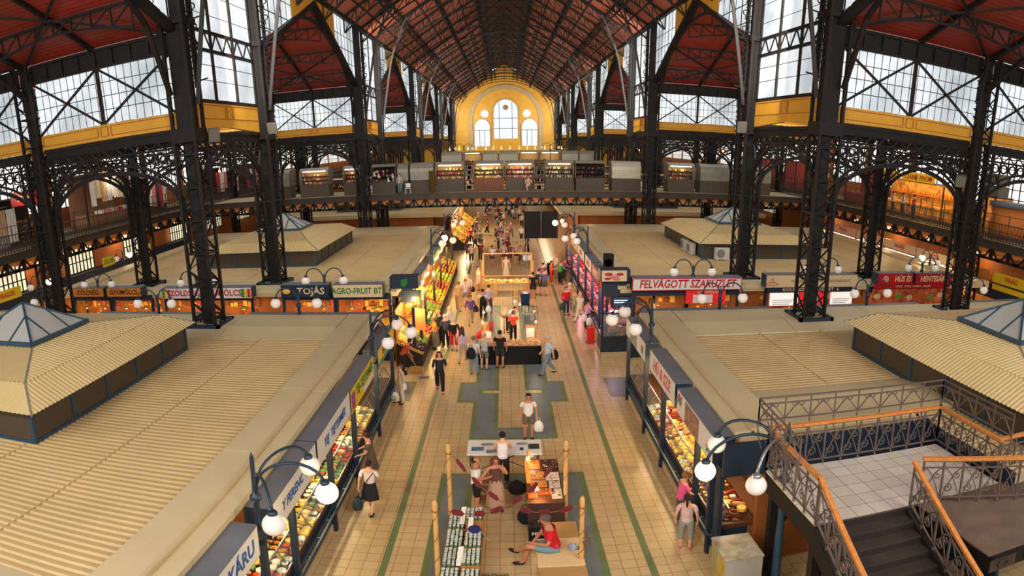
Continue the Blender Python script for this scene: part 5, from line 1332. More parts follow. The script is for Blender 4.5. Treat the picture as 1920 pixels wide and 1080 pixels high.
for i in range(9):
    b=MB(); b.tube([(0,0,0),(0,0,-.12),(.02,0,-.3),(.0,0,-.42)],[.012,.035,.04,.015],6); o=b.build('hanging_sausage',HANGS,loc=(5.45,14.6+i*.35,2.25)); tag(o,'sausage hanging over the right deli counter behind the sign','sausage','sausages hung over the right counter')
b=MB(); b.bar((5.45,14.3,2.27),(5.45,17.8,2.27),.03,.03); o=b.build('hanging_rail',STEEL); tag(o,'steel rail of hanging sausages over the right deli counter','rail')
# ---- produce display at the second left block ---------------------------------
t=thing('produce_stand','long sloping fruit and vegetable stand along the left aisle across the lane','market stand',(-4.2,27.3,0))
b=MB(); b.prism([(.38,0),(.38,.62),(-.75,1.12),(-.75,0)],lambda x,z,y:(x,y,z),0,22.0); b.build('sloping_base',mat('stand_dark',(50,40,32),.7),t)
b=MB(); 
for i in range(12): b.bar((.4,i*2.0,.66),(-.75,i*2.0,1.17),.05,.12)
b.bar((.4,0,.66),(.4,22,.66),.04,.10); b.build('wood_divider',PALEWOOD,t)
b=MB(); b.box(-.8,0,0,-.72,22,2.6); b.build('back_board',mat('stand_back',(150,96,40),.7,0,.3,1.0),t)
for y in (.1,4.3,8.5,12.5,17.0,21.5): b=MB(); b.box(-.06,-.06,0,.06,.06,2.7); b.build('post',NAVY,t,(.05,y,0))
def fruit(r,sc=(1,1,1),n=8,m=6): b=MB(); b.ball((0,0,r*sc[2]),r,n,m,sc); return b
def P_banana():
    b=MB()
    for k in range(3): b.tube([(-.10,.04*k,.05),(-.05,.04*k-.02,.02),(.03,.04*k-.02,.02),(.10,.04*k,.06)],[.008,.022,.022,.008],6)
    return b
def P_caul():
    b=MB(); b.cur=0
    for i in range(7): a=2*pi*i/6; r=.05 if i<6 else 0; b.ball((r*cos(a),r*sin(a),.07+(.03 if i==6 else 0)),.05,6,5)
    b.cur=1
    for i in range(6): a=2*pi*i/6; b.ball((.10*cos(a),.10*sin(a),.05),.05,6,4,(.4,1,1.2),a)
    return b
GREENS=mat('leaf_green',(70,130,40),.6,0,.3,8)
PR=[('watermelon',fruit(.13,(1.2,1,1)),mat('melon_green',(92,120,50),.4,0,.5,6,dark=(170,170,90))),
    ('orange',fruit(.062),mat('orange_fruit',(236,150,40),.5)),
    ('aubergine',fruit(.07,(1.9,.8,.8)),mat('aubergine',(44,22,40),.25)),
    ('cabbage',fruit(.10),mat('cabbage_green',(120,140,50),.6,0,.3,7)),
    ('tomato',fruit(.058),mat('tomato_red',(226,66,30),.3)),
    ('yellow_pepper',fruit(.065,(1.2,1,1)),mat('pepper_yellow',(240,180,50),.35)),
    ('peach',fruit(.058),mat('peach',(232,150,90),.5)),
    ('cauliflower',P_caul(),[mat('cauli_white',(240,228,180),.7),GREENS]),
    ('leek_bunch',P_saus(.34,.04),GREENS),
    ('carrot',P_saus(.22,.03),mat('carrot',(236,110,30),.5)),
    ('lemon',fruit(.055,(1.25,1,1)),mat('lemon',(246,214,40),.45)),
    ('banana_bunch',P_banana(),mat('banana',(250,208,50),.45)),
    ('apple',fruit(.055),mat('apple_red',(206,60,46),.35)),
    ('lettuce',fruit(.09,(1.2,1.1,.8)),mat('lettuce',(150,180,60),.6,0,.4,9)),
    ('grapefruit',fruit(.075),mat('grapefruit',(240,196,110),.45))]
def zone(y0,y1,kinds,step,x0=-5.0,x1=-3.9):
    out=[]; y=y0
    while y<y1:
        x=x1
        while x>x0:
            k=kinds[rr.randrange(len(kinds))] if len(kinds)>1 else kinds[0]
            z=.66+ (-(x+3.82))*.442+.02; out.append(((x+rr.uniform(-.02,.02),y+rr.uniform(-.02,.02),z),k)); x-=step
        y+=step
    return out
pts=zone(27.45,28.3,[2],.13,-4.5,-3.85)+zone(27.45,28.4,[1,14],.135,-5.0,-4.55)+zone(28.4,29.1,[0],.27,-5.0,-4.4)+zone(28.4,29.1,[3],.2,-4.35,-3.85)+zone(29.2,29.9,[6],.125,-5.0,-4.4)+zone(29.2,29.9,[5],.14,-4.35,-3.85)
pts+=zone(30.0,31.2,[4],.125)+zone(31.3,32.2,[8],.15)+zone(32.3,33.6,[7],.23)+zone(33.2,33.9,[9],.12,-4.2,-3.85)+zone(34.0,35.4,[13],.2)+zone(35.5,36.2,[12,6],.15)+zone(36.3,38.8,[11,10],.19)+zone(38.9,41.5,[1,12],.19)+zone(41.6,44,[10,13],.22)+zone(44.1,47,[4,5],.22)+zone(47.1,49,[11,14],.22)
LB=['striped green watermelon on the corner of the long aisle produce stand','orange on the long aisle produce stand','dark aubergine at the near end of the long aisle produce stand','green cabbage on the long aisle produce stand','red tomato on the long aisle produce stand','yellow pepper beside the tomatoes on the long produce stand','peach on the long aisle produce stand','white cauliflower with green leaves on the long produce stand','green leek on the long aisle produce stand below the cauliflowers','carrot next to the cauliflowers on the long produce stand','lemon on the long aisle produce stand','yellow banana bunch on the long aisle produce stand','red apple on the long aisle produce stand','pale green lettuce on the long aisle produce stand','pale grapefruit on the near corner of the left stand']
scatter(PR,pts,lambda k:'%ss on the long aisle produce stand'%PR[k][0].replace('_',' '),lambda k:LB[k],lambda k:'vegetable' if k in(2,3,5,7,8,9,13) else 'fruit',1.0,8)
for y in (28,29.5,31,33,35.5,38,40.5,43,46): point((-4.3,y,2.55),130,(1,.68,.30),.12,'produce_light')
for k,(y,c) in enumerate(((28.6,(180,120,60)),(36,(206,90,50)))):
    pass
SHADE=mat('orange_fan',(206,130,70),.6)
o=board('price_paddle','tan oval price board at the left corner booth','board',.5,1.0,SHADE,(-4.0,28.4,1.9),(0,0,-.3),.03)
# crate, broom on the floor by the stand
t=thing('crate','low wooden crate on the floor under the near end of the produce stand','crate',(-4.0,26.75,0))
b=MB()
for s in (-1,1): b.box(-.3,s*.2-.012,.02,.3,s*.2+.012,.09); b.box(-.3,s*.2-.012,.11,.3,s*.2+.012,.18); b.box(s*.3-.012,-.2,.02,s*.3+.012,.2,.18)
b.box(-.3,-.2,0,.3,.2,.02); b.build('slat_box',PALEWOOD,t)
t=thing('broom','long-handled push broom held by the sweeper in orange','broom',(-3.6,25.95,0))
b=MB(); b.tube([(0,0,.06),(-.75,.42,.95)],.013,6); b.build('handle',PALEWOOD,t); b=MB(); b.cbox((0,0,.03),(.42,.07,.06),.1); b.build('brush_head',mat('brush_blue',(110,120,140),.7),t)
# ---- the roped stall in the foreground ------------------------------------------
POLE=mat('pole_pine',(216,168,100),.55,0,.2,5)
poles=[(-1.6,14.95,2.3,'bulbous wooden pole at the far left corner of the roped stall'),(-1.63,12.05,2.36,'wooden pole at the near left corner of the roped stall'),(1.3,14.85,2.4,'wooden pole at the far right corner of the roped stall'),(1.42,12.4,2.2,'wooden pole with a small bunch of beads, near right corner of the roped stall')]
for x,y,h,l in poles:
    t=thing('stall_pole',l,'pole',(x,y,0)); b=MB(); b.lathe([(.065,0),(.058,.3),(.052,h-.25),(.062,h-.1),(.035,h)],(0,0,0),12); b.build('shaft',POLE,t)
    b=MB()
    P=[(.063*cos(2*pi*i/14),.063*sin(2*pi*i/14),.4+(h-.7)*i/42) for i in range(43)]; b.tube(P,.008,5,False)
    b.tube([(.066*cos(2*pi*i/12),.066*sin(2*pi*i/12),h-.27) for i in range(13)],.018,5,False); b.build('rope_wrap',mat('rope',(150,92,50),.9),t)
t=thing('bead_bunch','small bunch of beads and shells hanging on the near right pole','ornament',(1.52,12.33,1.2))
b=MB()
for i in range(16): b.ball((rr.uniform(-.09,.09),rr.uniform(-.08,.08),rr.uniform(-.3,.05)),.03,6,5)
b.build('beads',mat('bead_brown',(120,96,64),.5,0,.6,20),t)
DRYRED=mat('pepper_red',(120,40,46),.6,0,.3,10)
def cross_rope(p,q,label,ts):
    t=thing('pennant_rope',label,'rope',p); pts=[]; p_=Vector(p); q_=Vector(q)
    f=lambda u: tuple((q_-p_)*u+Vector((0,0,-.75*4*u*(1-u))))
    b=MB(); b.tube([f(i/20) for i in range(21)],.010,5); b.build('rope_line',mat('rope',(150,92,50),.9),t)
    for u in ts:
        a,c=Vector(f(u-.045)),Vector(f(u+.045)); b=MB(); m=(a+c)/2; d=(c-a); n=Vector((0,0,1))
        pl=[a,a.lerp(c,.15)+n*.07,a.lerp(c,.8)+n*.075,c,a.lerp(c,.8)-n*.075,a.lerp(c,.15)-n*.07]
        k=d.cross(n).normalized()*.012; lo=[v-k for v in pl]; up=[v+k for v in pl]
        b.add(lo+up,[(5,4,3,2,1,0),(6,7,8,9,10,11)]+[(i,(i+1)%6,(i+1)%6+6,i+6) for i in range(6)]); b.build('red_pennant',DRYRED,t)
cross_rope((-1.5,14.85,2.05),(1.34,12.45,1.95),'rope with dark red pennants from the far left pole to the near right pole',(.08,.22,.36,.62,.76,.92))
cross_rope((-1.53,12.15,2.1),(1.22,14.75,2.15),'rope with dark red pennants from the near left pole to the far right pole',(.12,.28,.42,.58,.72,.86))
# white table with printed pictures
t=thing('folding_table','white folding table with pictures laid out, far end of the roped stall','table',(-.23,17.8,0))
b=MB(); b.box(-1.08,-.48,.75,1.08,.48,.79); b.build('table_top',WHITE,t)
for sx in (-1,1):
    for sy in (-1,1): b=MB(); b.bar((sx*.98,sy*.42,0),(sx*.98,sy*.42,.75),.035,.035); b.build('leg',mat('table_leg',(70,66,64),.5,.4),t)
b=MB(); b.bar((-.95,-.42,.15),(.3,-.42,.72),.02,.02); b.bar((.95,-.42,.15),(-.3,-.42,.72),.02,.02); b.build('brace',MATS['table_leg'],t)
PHO=[mat('photo_blue',(90,130,160),.4,0,.8,9,dark=(40,50,60)),mat('photo_grey',(150,160,170),.4,0,.7,11,dark=(60,64,70)),mat('photo_dark',(60,60,56),.4,0,.8,8,dark=(24,26,24)),mat('paper',(236,234,230),.5)]
for k,(x,y,w,h,m,l) in enumerate(((-.78,-.12,.36,.26,0,'blue landscape print, leftmost on the white table'),(-.5,.18,.36,.16,1,'pale landscape print behind the leftmost print'),(-.35,-.3,.34,.2,1,'blue-grey print hanging over the front edge of the white table'),(.25,-.05,.5,.62,3,'open white paper sheet in the middle of the white table'),(.52,.2,.32,.14,1,'grey strip print at the back right of the white table'),(.5,-.16,.1,.18,2,'small dark print right of the open sheet'),(.86,.0,.32,.34,2,'large dark green print at the right end of the white table'))):
    b=MB(); b.box(-w/2,-h/2,0,w/2,h/2,.006); o=b.build('print',PHO[m],loc=(-.23+x,17.8+y,.791+.001*k)); tag(o,l,'picture','prints on the white table')
# jewellery table
t=thing('jewellery_table','brown-clothed jewellery table lit by warm lamps, right side of the roped stall','table',(.78,15.75,0))
b=MB(); b.box(-.45,-1.3,.78,.45,1.15,.82); b.build('table_top',DARKWOOD,t)
b=MB(); b.box(-.45,-1.32,.25,.45,-1.30,.80); b.box(.45,-1.32,.25,.465,1.1,.82); b.build('cloth_drape',mat('brown_cloth',(70,44,36),.9),t)
for sx in (-1,1):
    for y in (-1.2,1.05): b=MB(); b.box(sx*.4-.025,y-.025,0,sx*.4+.025,y+.025,.78); b.build('leg',DARKWOOD,t)
JC=[mat('tray_dark',(40,30,28),.6),mat('tray_amber',(206,130,50),.6),mat('tray_rust',(176,84,36),.6),mat('tray_white',(220,206,190),.6)]
BD=[mat('bead_silver',(214,206,196),.3,.6),mat('bead_amber',(236,170,60),.3),mat('bead_dark',(90,60,50),.4)]
for k,(x,y,w,h,m,n) in enumerate(((.22,.75,.42,.6,0,26),(-.22,.8,.36,.55,2,14),(-.15,.15,.4,.4,1,20),(.25,.1,.36,.42,3,16),(-.12,-.3,.42,.34,1,18),(.28,-.35,.28,.34,3,14),(.02,-.72,.44,.3,2,12),(-.3,-.9,.24,.3,2,8),(.3,-.85,.26,.5,3,14))):
    t2=thing('jewellery_tray','%s tray of small jewellery, number of rows %s, on the brown-clothed table'%(('dark','amber','rust','white')[m],('many' if n>15 else 'few')),'tray',(.78+x,15.75+y,.821))
    t2['label']=['dark velvet tray at the far right corner of the jewellery table','rust tray at the far left of the jewellery table','amber lit tray in the middle left of the jewellery table','white tray in the middle right of the jewellery table','amber framed tray below the lit easel','white tray with dark pieces on the right edge of the jewellery table','rust tray with a row of brooches near the front','small rust tray under the little lamp','white tray of strings at the front right corner of the jewellery table'][k]
    b=MB(); b.box(-w/2,-h/2,0,w/2,h/2,.02); b.box(-w/2,-h/2,.02,-w/2+.012,h/2,.035); b.box(w/2-.012,-h/2,.02,w/2,h/2,.035); b.build('tray_base',JC[m],t2)
    b=MB()
    for i in range(n):
        b.cur=rr.randrange(3); b.ball((rr.uniform(-w/2+.03,w/2-.03),rr.uniform(-h/2+.03,h/2-.03),.03),rr.uniform(.012,.024),5,4,(1,1.6,.5))
    b.build('trinkets',BD,t2,kind='stuff')
t=thing('display_easel','folding amber-lit display board on the jewellery table','display board',(.42,16.05,.82),-.1)
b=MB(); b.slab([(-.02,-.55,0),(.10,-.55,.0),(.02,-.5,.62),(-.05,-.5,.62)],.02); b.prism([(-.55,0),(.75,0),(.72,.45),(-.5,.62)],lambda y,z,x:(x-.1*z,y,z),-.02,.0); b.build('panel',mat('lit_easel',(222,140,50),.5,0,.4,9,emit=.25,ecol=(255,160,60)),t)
b=MB()
for i in range(14): b.ball((.02-.06*(i%3),-.4+.08*i,.12+.12*(i%4)),.016,5,4)
b.build('earrings',BD[0],t,kind='stuff')
for (x,y,l) in ((.52,14.62,'small white clip lamp at the front left corner of the jewellery table'),(.45,16.5,'small clip lamp behind the lit easel')):
    t=thing('clip_lamp',l,'lamp',(x,y,.82)); b=MB(); b.tube([(0,0,0),(0,0,.25),(.04,0,.34)],.01,6); b.build('stem',STEEL,t); b=MB(); b.lathe([(.02,.05),(.07,-.03)],(.06,0,.34),10,False); s_=b.build('lamp_shade',WHITE,t); b=MB(); b.ball((.06,0,.33),.035,8,6); b.build('bulb',BULB,s_)
    point((x+.08,y,1.08),14,(1,.66,.3),.04,'table_lamp_light')
t=thing('shopping_bag','black bag with pale print under the jewellery table','bag',(.55,14.05,0)); b=MB(); b.prism([(-.2,0),(.2,0),(.22,.42),(-.22,.42)],lambda x,z,y:(x,y,z),-.12,.12); b.build('bag_body',BLACK,t); b=MB(); b.tube([(-.12,0,.42),(-.1,0,.55),(.1,0,.55),(.12,0,.42)],.012,5); b.build('handle',BLACK,t); text('FILA' if False else 'MLA',.14,WHITE,t,(0,-.125,.22),(pi/2,0,0),.002)
t=thing('camera_bag','black rucksack beside the front of the jewellery table','bag',(.28,14.75,0)); b=MB(); b.ball((0,0,.24),.2,10,8,(1,.8,1.2)); b.ball((.02,-.14,.2),.12,8,6,(1,.6,1)); b.build('bag_body',BLACK,t); b=MB(); b.tube([(-.08,.05,.45),(-.05,.05,.56),(.06,.05,.56),(.08,.05,.45)],.015,5); b.build('strap',BLACK,t)
t=thing('rucksack','black heap of bags on the floor in the middle of the roped stall','bag',(.1,16.35,0)); b=MB(); b.ball((0,0,.2),.24,10,8,(1.1,.9,.85)); b.ball((.32,.1,.15),.18,9,7,(1.2,.9,.8)); b.build('bag_body',mat('dark_canvas',(46,38,34),.9),t); b=MB(); b.tube([(-.1,0,.38),(0,0,.46),(.1,0,.38)],.015,5); b.build('strap',BLACK,t)
# wicker benches
WICK=mat('wicker',(206,170,110),.7,0,.25,30,bump=.4)
for x,y,w,d,h,top,l in ((.98,12.75,.95,1.05,.50,(222,192,140),'pale wicker bench with a smooth seat the man in red sits on'),(1.1,13.72,.70,.7,.46,(178,140,86),'woven wicker bench behind the man in red'),(1.02,11.7,.9,.9,.44,(178,140,86),'woven wicker bench at the bottom edge of the picture')):
    t=thing('wicker_bench',l,'bench',(x,y,0)); b=MB(); b.box(-w/2,-d/2,.0,w/2,d/2,h-.05)
    b.build('woven_base',WICK,t)
    b=MB(); b.box(-w/2-.03,-d/2-.03,h-.05,w/2+.03,d/2+.03,h); b.build('seat',mat('seat_%d'%top[0],top,.55,0,.1,20),t)
t=thing('cap','blue and white patterned cloth cap lying on the pale bench','cap',(1.28,12.85,.5)); b=MB(); b.lathe([(.11,0),(.115,.05),(.08,.10),(.02,.115)],(0,0,0),12); b.build('crown',mat('cap_print',(190,200,220),.8,0,.8,30,dark=(50,60,100)),t); b=MB(); b.prism([(.08,-.08),(.19,-.05),(.19,.05),(.08,.08)],lambda x,y,z:(x,y,z),.0,.012); b.build('brim',mat('cap_brim',(90,50,46),.7),t)
# boxes of little green and white jars on trestles, left
JG=mat('jar_green',(96,130,84),.35,0,.6,40,dark=(40,80,50)); JW=mat('jar_white',(214,220,206),.35,0,.4,40)
def P_jar():
    b=MB(); b.cur=0; b.lathe([(.042,0),(.043,.10),(.03,.125)],(0,0,0),8); b.cur=1; b.lathe([(.034,.125),(.034,.16)],(0,0,0),8); return b
t=thing('trestle','low trestle under the jar boxes at the left of the roped stall','trestle',(-1.15,12.9,0)); b=MB(); b.box(-.42,-1.75,.30,.42,1.6,.34); b.build('table_top',WOOD,t)
for sx in (-1,1):
    for y in (-1.6,0,1.45): b=MB(); b.box(sx*.38-.03,y-.03,0,sx*.38+.03,y+.03,.3); b.build('leg',WOOD,t)
jp=[]; ri=0
BX=[(-1.36,14.15,.42,.6,.0,''),(-.94,14.1,.40,.56,.28,''),(-1.36,13.42,.42,.78,.0,''),(-.94,13.2,.40,.62,.1,''),(-1.36,12.6,.42,.74,.0,''),(-.94,12.45,.40,.66,.14,''),(-1.36,11.78,.42,.74,.0,''),(-.94,11.75,.40,.6,.05,'')]
BL=['cardboard box of jars at the back left of the trestle','tall cardboard box of jars at the back right of the trestle','long low box of jars along the left pole','cardboard box of jars in the middle of the trestle, with a paper sheet','low box of jars left of the lower white sheet','cardboard box of jars beside the white sheet, lower right','low box of jars at the bottom left edge','cardboard box of jars at the bottom right of the trestle']
for k,(x,y,w,d,zz,_) in enumerate(BX):
    o=thing('jar_box',BL[k],'box',(x,y,.34)); b=MB(); h=.10+zz
    b.box(-w/2,-d/2,0,w/2,d/2,zz+.01); 
    for s in (-1,1): b.box(s*w/2-.006,-d/2,0,s*w/2+.006,d/2,h); b.box(-w/2,s*d/2-.006,0,w/2,s*d/2+.006,h)
    b.build('carton',CARD,o)
    nx,ny=int(w/.095),int(d/.098)
    for i in range(nx):
        for j2 in range(ny): jp.append(((x-w/2+.055+i*.095,y-d/2+.055+j2*.098,.35+zz),0))
scatter([('jar',P_jar(),[JG,JW])],jp[:240],lambda k:'jars in the cardboard boxes of the roped stall',lambda k:'small green jar with a white lid in the boxes of the roped stall',lambda k:'jar',3,9)
for k,(x,y,l) in enumerate(((-1.0,13.62,'white paper sheet leaning on the middle jar box'),(-1.16,12.35,'white paper sheet leaning on the lower jar box'),(-1.2,14.12,'white paper sheet leaning on the tall jar box'))):
    b=MB(); b.slab([(-.1,-.16,.0),(.02,-.2,.02),(.06,.2,.3),(-.06,.22,.28)],.004); o=b.build('paper_sheet',WHITE,loc=(x,y,.52)); tag(o,l,'paper')
t=thing('folded_cloth','dark blue folded garment on the middle of the trestle','clothing',(-.92,13.5,.62)); b=MB(); b.ball((0,0,.05),.16,10,6,(1,.9,.5)); b.build('fold',mat('navy_cloth',(36,40,96),.9),t)
b=MB(); b.add([(0,0,0),(.18,-.45,-.02),(.42,-.5,-.05),(.3,-.25,-.2),(.05,.1,-.3)],[(0,1,2,3,4)]); o=b.build('plastic_bag',WHITE,loc=(-.78,13.5,.68)); tag(o,'white plastic sheet draped from the trestle to the floor','plastic sheet')
t=thing('carton','open brown cardboard carton of jars at the bottom edge of the picture','box',(-.45,11.9,0)); b=MB(); b.box(-.3,-.25,.0,.3,.25,.02)
for s in (-1,1): b.box(s*.3-.01,-.25,0,s*.3+.01,.25,.3); b.box(-.3,s*.25-.01,0,.3,s*.25+.01,.3)
b.build('carton_walls',CARD,t)
pts=[((-.7+.085*i,11.72+.09*j2,.16),0) for i in range(7) for j2 in range(5)]
scatter([('jar',P_jar(),[JW,JG])],pts,lambda k:'jars in the floor carton',lambda k:'small white jar with a green lid in the floor carton',lambda k:'jar',3,10)
t=thing('wooden_crate','small wooden rack of shelves behind the man in white','shelf',(-.72,16.0,0)); b=MB()
for z in (.05,.35,.65): b.box(-.2,-.16,z,.2,.16,z+.03)
for s in (-1,1): b.box(s*.2-.015,-.16,0,s*.2+.015,.16,.7)
b.build('rack',WOOD,t)
# ---- black-clothed craft table --------------------------------------------------
t=thing('craft_table','black-draped U-shaped craft table with lit trinkets in the middle of the aisle','table',(0,28.0,0))
b=MB(); b.box(-1.4,-.42,.0,1.38,-.36,.86); b.box(1.32,-.42,0,1.38,2.9,.86); b.box(-1.4,-.42,0,-1.34,2.9,.86); b.build('black_drape',BLACK,t)
b=MB(); b.box(-1.4,-.42,.86,1.38,.45,.9); b.box(-1.4,.45,.86,-.75,2.9,.9); b.box(.75,.45,.86,1.38,2.9,.9); b.build('table_top',mat('lit_cloth',(190,140,90),.8,0,.3,6),t)
b=MB()
for i in range(420):
    b.cur=rr.randrange(3); b.ball((rr.uniform(-1.35,1.33),rr.uniform(-.38,.42),.91),rr.uniform(.012,.035),5,4,(1,1.3,.6))
b.build('trinkets',[mat('trinket_gold',(236,180,90),.35),mat('trinket_pale',(240,222,190),.4),mat('trinket_rust',(176,90,40),.4)],t,kind='stuff')
for k,(x,y,w,h,m,l) in enumerate(((-1.0,.75,.35,.3,'poster_pale','white framed card on the left arm of the craft table'),(.95,.8,.35,.42,'poster_pale','pale picture card on the right arm of the craft table'),(-1.1,1.6,.2,.5,'poster_yellow','yellow display stand on the left arm of the craft table'),(-.85,1.7,.2,.5,'poster_red2','red display stand on the left arm of the craft table'))):
    o=board('display_card',l,'display',w,h,mat(m,{'poster_pale':(230,216,200),'poster_yellow':(240,180,50),'poster_red2':(190,40,36)}[m],.5),(x,28+y,.9+h/2+.01),(-.15,0,0),.03)
t=thing('wire_rack','tall dark wire display rack at the right back of the craft table','rack',(1.05,30.2,.9)); b=MB()
for x in (-.3,.3): b.bar((x,0,0),(x,0,1.1),.025,.025)
for z in (0,.4,.8,1.1): b.bar((-.3,0,z),(.3,0,z),.02,.02)
b.build('frame',mat('rack_dark',(70,60,52),.5,.3),t)
t=thing('twig_ornament','bare twig branches used as a jewellery tree behind the sellers','ornament',(-.25,32.5,0)); b=MB()
for i in range(14):
    a=rr.uniform(0,2*pi); q=[(0,0,.8)]
    for s in range(3): q.append((q[-1][0]+.16*cos(a),q[-1][1]+.1*sin(a),q[-1][2]+rr.uniform(.08,.2))); a+=rr.uniform(-.5,.5)
    b.tube(q,[.014,.01,.008,.005],5)
b.tube([(0,0,0),(0,0,.85)],.03,6); b.build('branches',mat('twig',(150,96,50),.7),t)
for k in range(6):
    t=thing('clip_lamp',['white spotlight at the right back of the craft table','white spotlight behind the seller in white','spotlight at the left end of the craft table','spotlight at the right end of the craft table','spotlight over the left arm of the craft table','spotlight over the right arm of the craft table'][k],'lamp',((.55,32.0,.9),(.3,32.6,.9),(-1.2,28.7,.9),(1.2,28.7,.9),(-1.2,30.5,.9),(1.2,30.5,.9))[k]); b=MB(); b.tube([(0,0,0),(0,0,.7),(.0,-.12,.82)],.014,6); b.build('stem',STEEL,t); b=MB(); b.lathe([(.03,.06),(.085,-.03)],(0,-.15,.8),10,False); s_=b.build('lamp_shade',WHITE,t); b=MB(); b.ball((0,-.15,.79),.045,8,6); b.build('bulb',TUBE,s_)
    L=t.location; point((L.x,L.y-.2,L.z+.72),16,(1,.74,.45),.05,'spot_light')
# ---- wooden craft stand farther back --------------------------------------------
t=thing('craft_stand','timber-framed craft stand with a counter of wooden wares, middle of the aisle','market stand',(0,41.6,0))
b=MB(); b.box(-1.65,-.7,.82,1.6,.3,.86); b.build('counter_top',PALEWOOD,t)
b=MB(); b.box(-1.65,-.7,0,-1.6,1.9,.84); b.box(1.0,-.7,0,1.6,-.65,.84); b.box(-1.65,-.7,0,-.7,-.65,.82); b.build('counter_panel',PALEWOOD,t)
for x in (-1.65,1.6):
    for y in (-.7,2.2): b=MB(); b.box(x-.05,y-.05,0,x+.05,y+.05,2.3); b.build('post',PALEWOOD,t)
b=MB(); b.box(-1.7,2.15,2.25,1.65,2.25,2.33); b.box(-1.7,-.75,1.3,1.65,-.7,1.34); b.build('cross_beam',PALEWOOD,t)
b=MB()
for i in range(150): b.cur=rr.randrange(3); b.ball((rr.uniform(-1.55,1.5),rr.uniform(-.6,.25),.9),rr.uniform(.03,.09),6,5,(1.2,1,.7))
b.build('wooden_wares',[mat('ware_gold',(240,190,110),.5),mat('ware_pale',(240,214,160),.5),mat('ware_brown',(170,100,50),.5)],t,kind='stuff')
for x in (-1.2,-.4,.5,1.2): point((x,41.3,1.9),60,(1,.7,.36),.08,'stand_light')
t=thing('chair','dark folding chair in front of the wooden craft stand','chair',(.45,38.6,0)); b=MB(); b.box(-.2,-.2,.42,.2,.2,.46); b.build('seat',PALEWOOD,t); b=MB(); b.box(-.2,.17,.55,.2,.2,.85); b.build('backrest',PALEWOOD,t)
for sx in (-1,1):
    for sy in (-1,1): b=MB(); b.bar((sx*.18,sy*.17,0),(sx*.18,sy*.17,.85 if sy>0 else .42),.025,.025); b.build('leg',BLACK,t)
t=thing('plastic_tub','blue plastic tub on a black stool, right of the wooden craft stand','tub',(.97,37.0,.45)); b=MB(); b.lathe([(.24,0),(.30,.62),(.32,.62),(.32,.66),(.29,.66)],(0,0,0),14); b.build('tub_body',mat('tub_blue',(30,76,130),.4),t)
t=thing('stool','black stool under the blue tub','stool',(.97,37.0,0)); b=MB(); b.box(-.25,-.25,.4,.25,.25,.45); b.build('seat',BLACK,t)
for sx in (-1,1):
    for sy in (-1,1): b=MB(); b.bar((sx*.2,sy*.2,0),(sx*.2,sy*.2,.4),.035,.035); b.build('leg',BLACK,t)
# big black screen on legs, white pedestal, loudspeakers, red trolley, bags
t=thing('display_screen','big black two-panel display screen on legs under the footbridge','screen',(2.62,50.6,.35))
b=MB(); b.box(-1.3,0,1.95,-.01,.1,4.05); b.build('panel',BLACK,t); b=MB(); b.box(.01,0,1.95,1.3,.1,4.05); b.build('panel',BLACK,t); b=MB(); b.box(-.012,-.01,1.95,.012,.09,4.05); b.build('seam',STEEL,t)
for x in (-1.1,1.1): b=MB(); b.bar((x,.05,-.35),(x,.05,1.95),.05,.05); b.bar((x,-.35,-.33),(x,.45,-.33),.05,.04); b.build('leg',STEEL,t)
t=thing('pedestal','white box pedestal on grey legs left of the big screen','pedestal',(1.55,51.0,0)); b=MB(); b.box(-.35,-.3,.55,.35,.3,.95); b.build('box',WHITE,t)
for sx in (-1,1):
    for sy in (-1,1): b=MB(); b.bar((sx*.3,sy*.25,0),(sx*.3,sy*.25,.55),.04,.04); b.build('leg',STEEL,t)
def speaker(loc,label,s=1):
    t=thing('loudspeaker',label,'loudspeaker',loc); b=MB(); b.prism([(-.27*s,-.2*s),(.27*s,-.2*s),(.2*s,.22*s),(-.2*s,.22*s)],lambda x,y,z:(x,y,z),0,.72*s); b.build('cabinet',BLACK,t); b=MB(); b.lathe([(.2*s,0),(.14*s,-.03),(.05*s,-.02)],(0,0,0),14); o=b.build('cone',mat('speaker_cone',(40,38,38),.5),t,(0,-.2*s,.3*s)); o.rotation_euler=(pi/2,0,0)
speaker((4.95,32.0,3.47),'black loudspeaker standing on the fascia over the right meat signs')
speaker((3.2,47.6,0),'black loudspeaker on the floor before the big screen',1.2)
t=thing('shopping_trolley','red fabric shopping trolley beside the woman in lilac','shopping trolley',(3.95,30.5,0)); b=MB(); b.prism([(-.17,.05),(.17,.05),(.19,.85),(-.19,.85)],lambda x,z,y:(x,y,z),-.12,.12); b.build('bag_body',mat('trolley_red',(206,30,32),.7,0,.1,8),t); b=MB(); b.tube([(-.12,.13,.1),(-.12,.16,1.05),(.12,.16,1.05),(.12,.13,.1)],.012,6); b.build('handle',STEEL,t)
for s in (-1,1): b=MB(); b.lathe([(.06,-.015),(.06,.015)],(0,0,0),10); o=b.build('wheel',BLACK,t,(s*.2,.1,.06)); o.rotation_euler=(0,pi/2,0)
def carrier(loc,m,label,s=1.0,cat='bag',rz=0):
    t=thing('carrier_bag',label,cat,loc,rz); b=MB(); b.sm=True; n=12; pr=[(.05,0),(.14,.02),(.17,.14),(.15,.28),(.06,.4)]
    for r,z in pr:
        for j in range(n): a=2*pi*j/n; b.v.append((r*s*cos(a)*(1+.1*sin(3*a)),r*s*.55*sin(a),z*s))
    for i in range(len(pr)-1):
        for j in range(n): b.face([i*n+j,i*n+(j+1)%n,(i+1)*n+(j+1)%n,(i+1)*n+j])
    b.face(list(range(n-1,-1,-1))); b.build('bag_body',m,t); b=MB(); b.sm=True; b.tube([(-.05*s,0,.38*s),(-.03*s,0,.5*s),(.03*s,0,.5*s),(.05*s,0,.38*s)],.01,5); b.build('handle',m,t); return t
PLAST=mat('white_plastic',(232,226,218),.4)
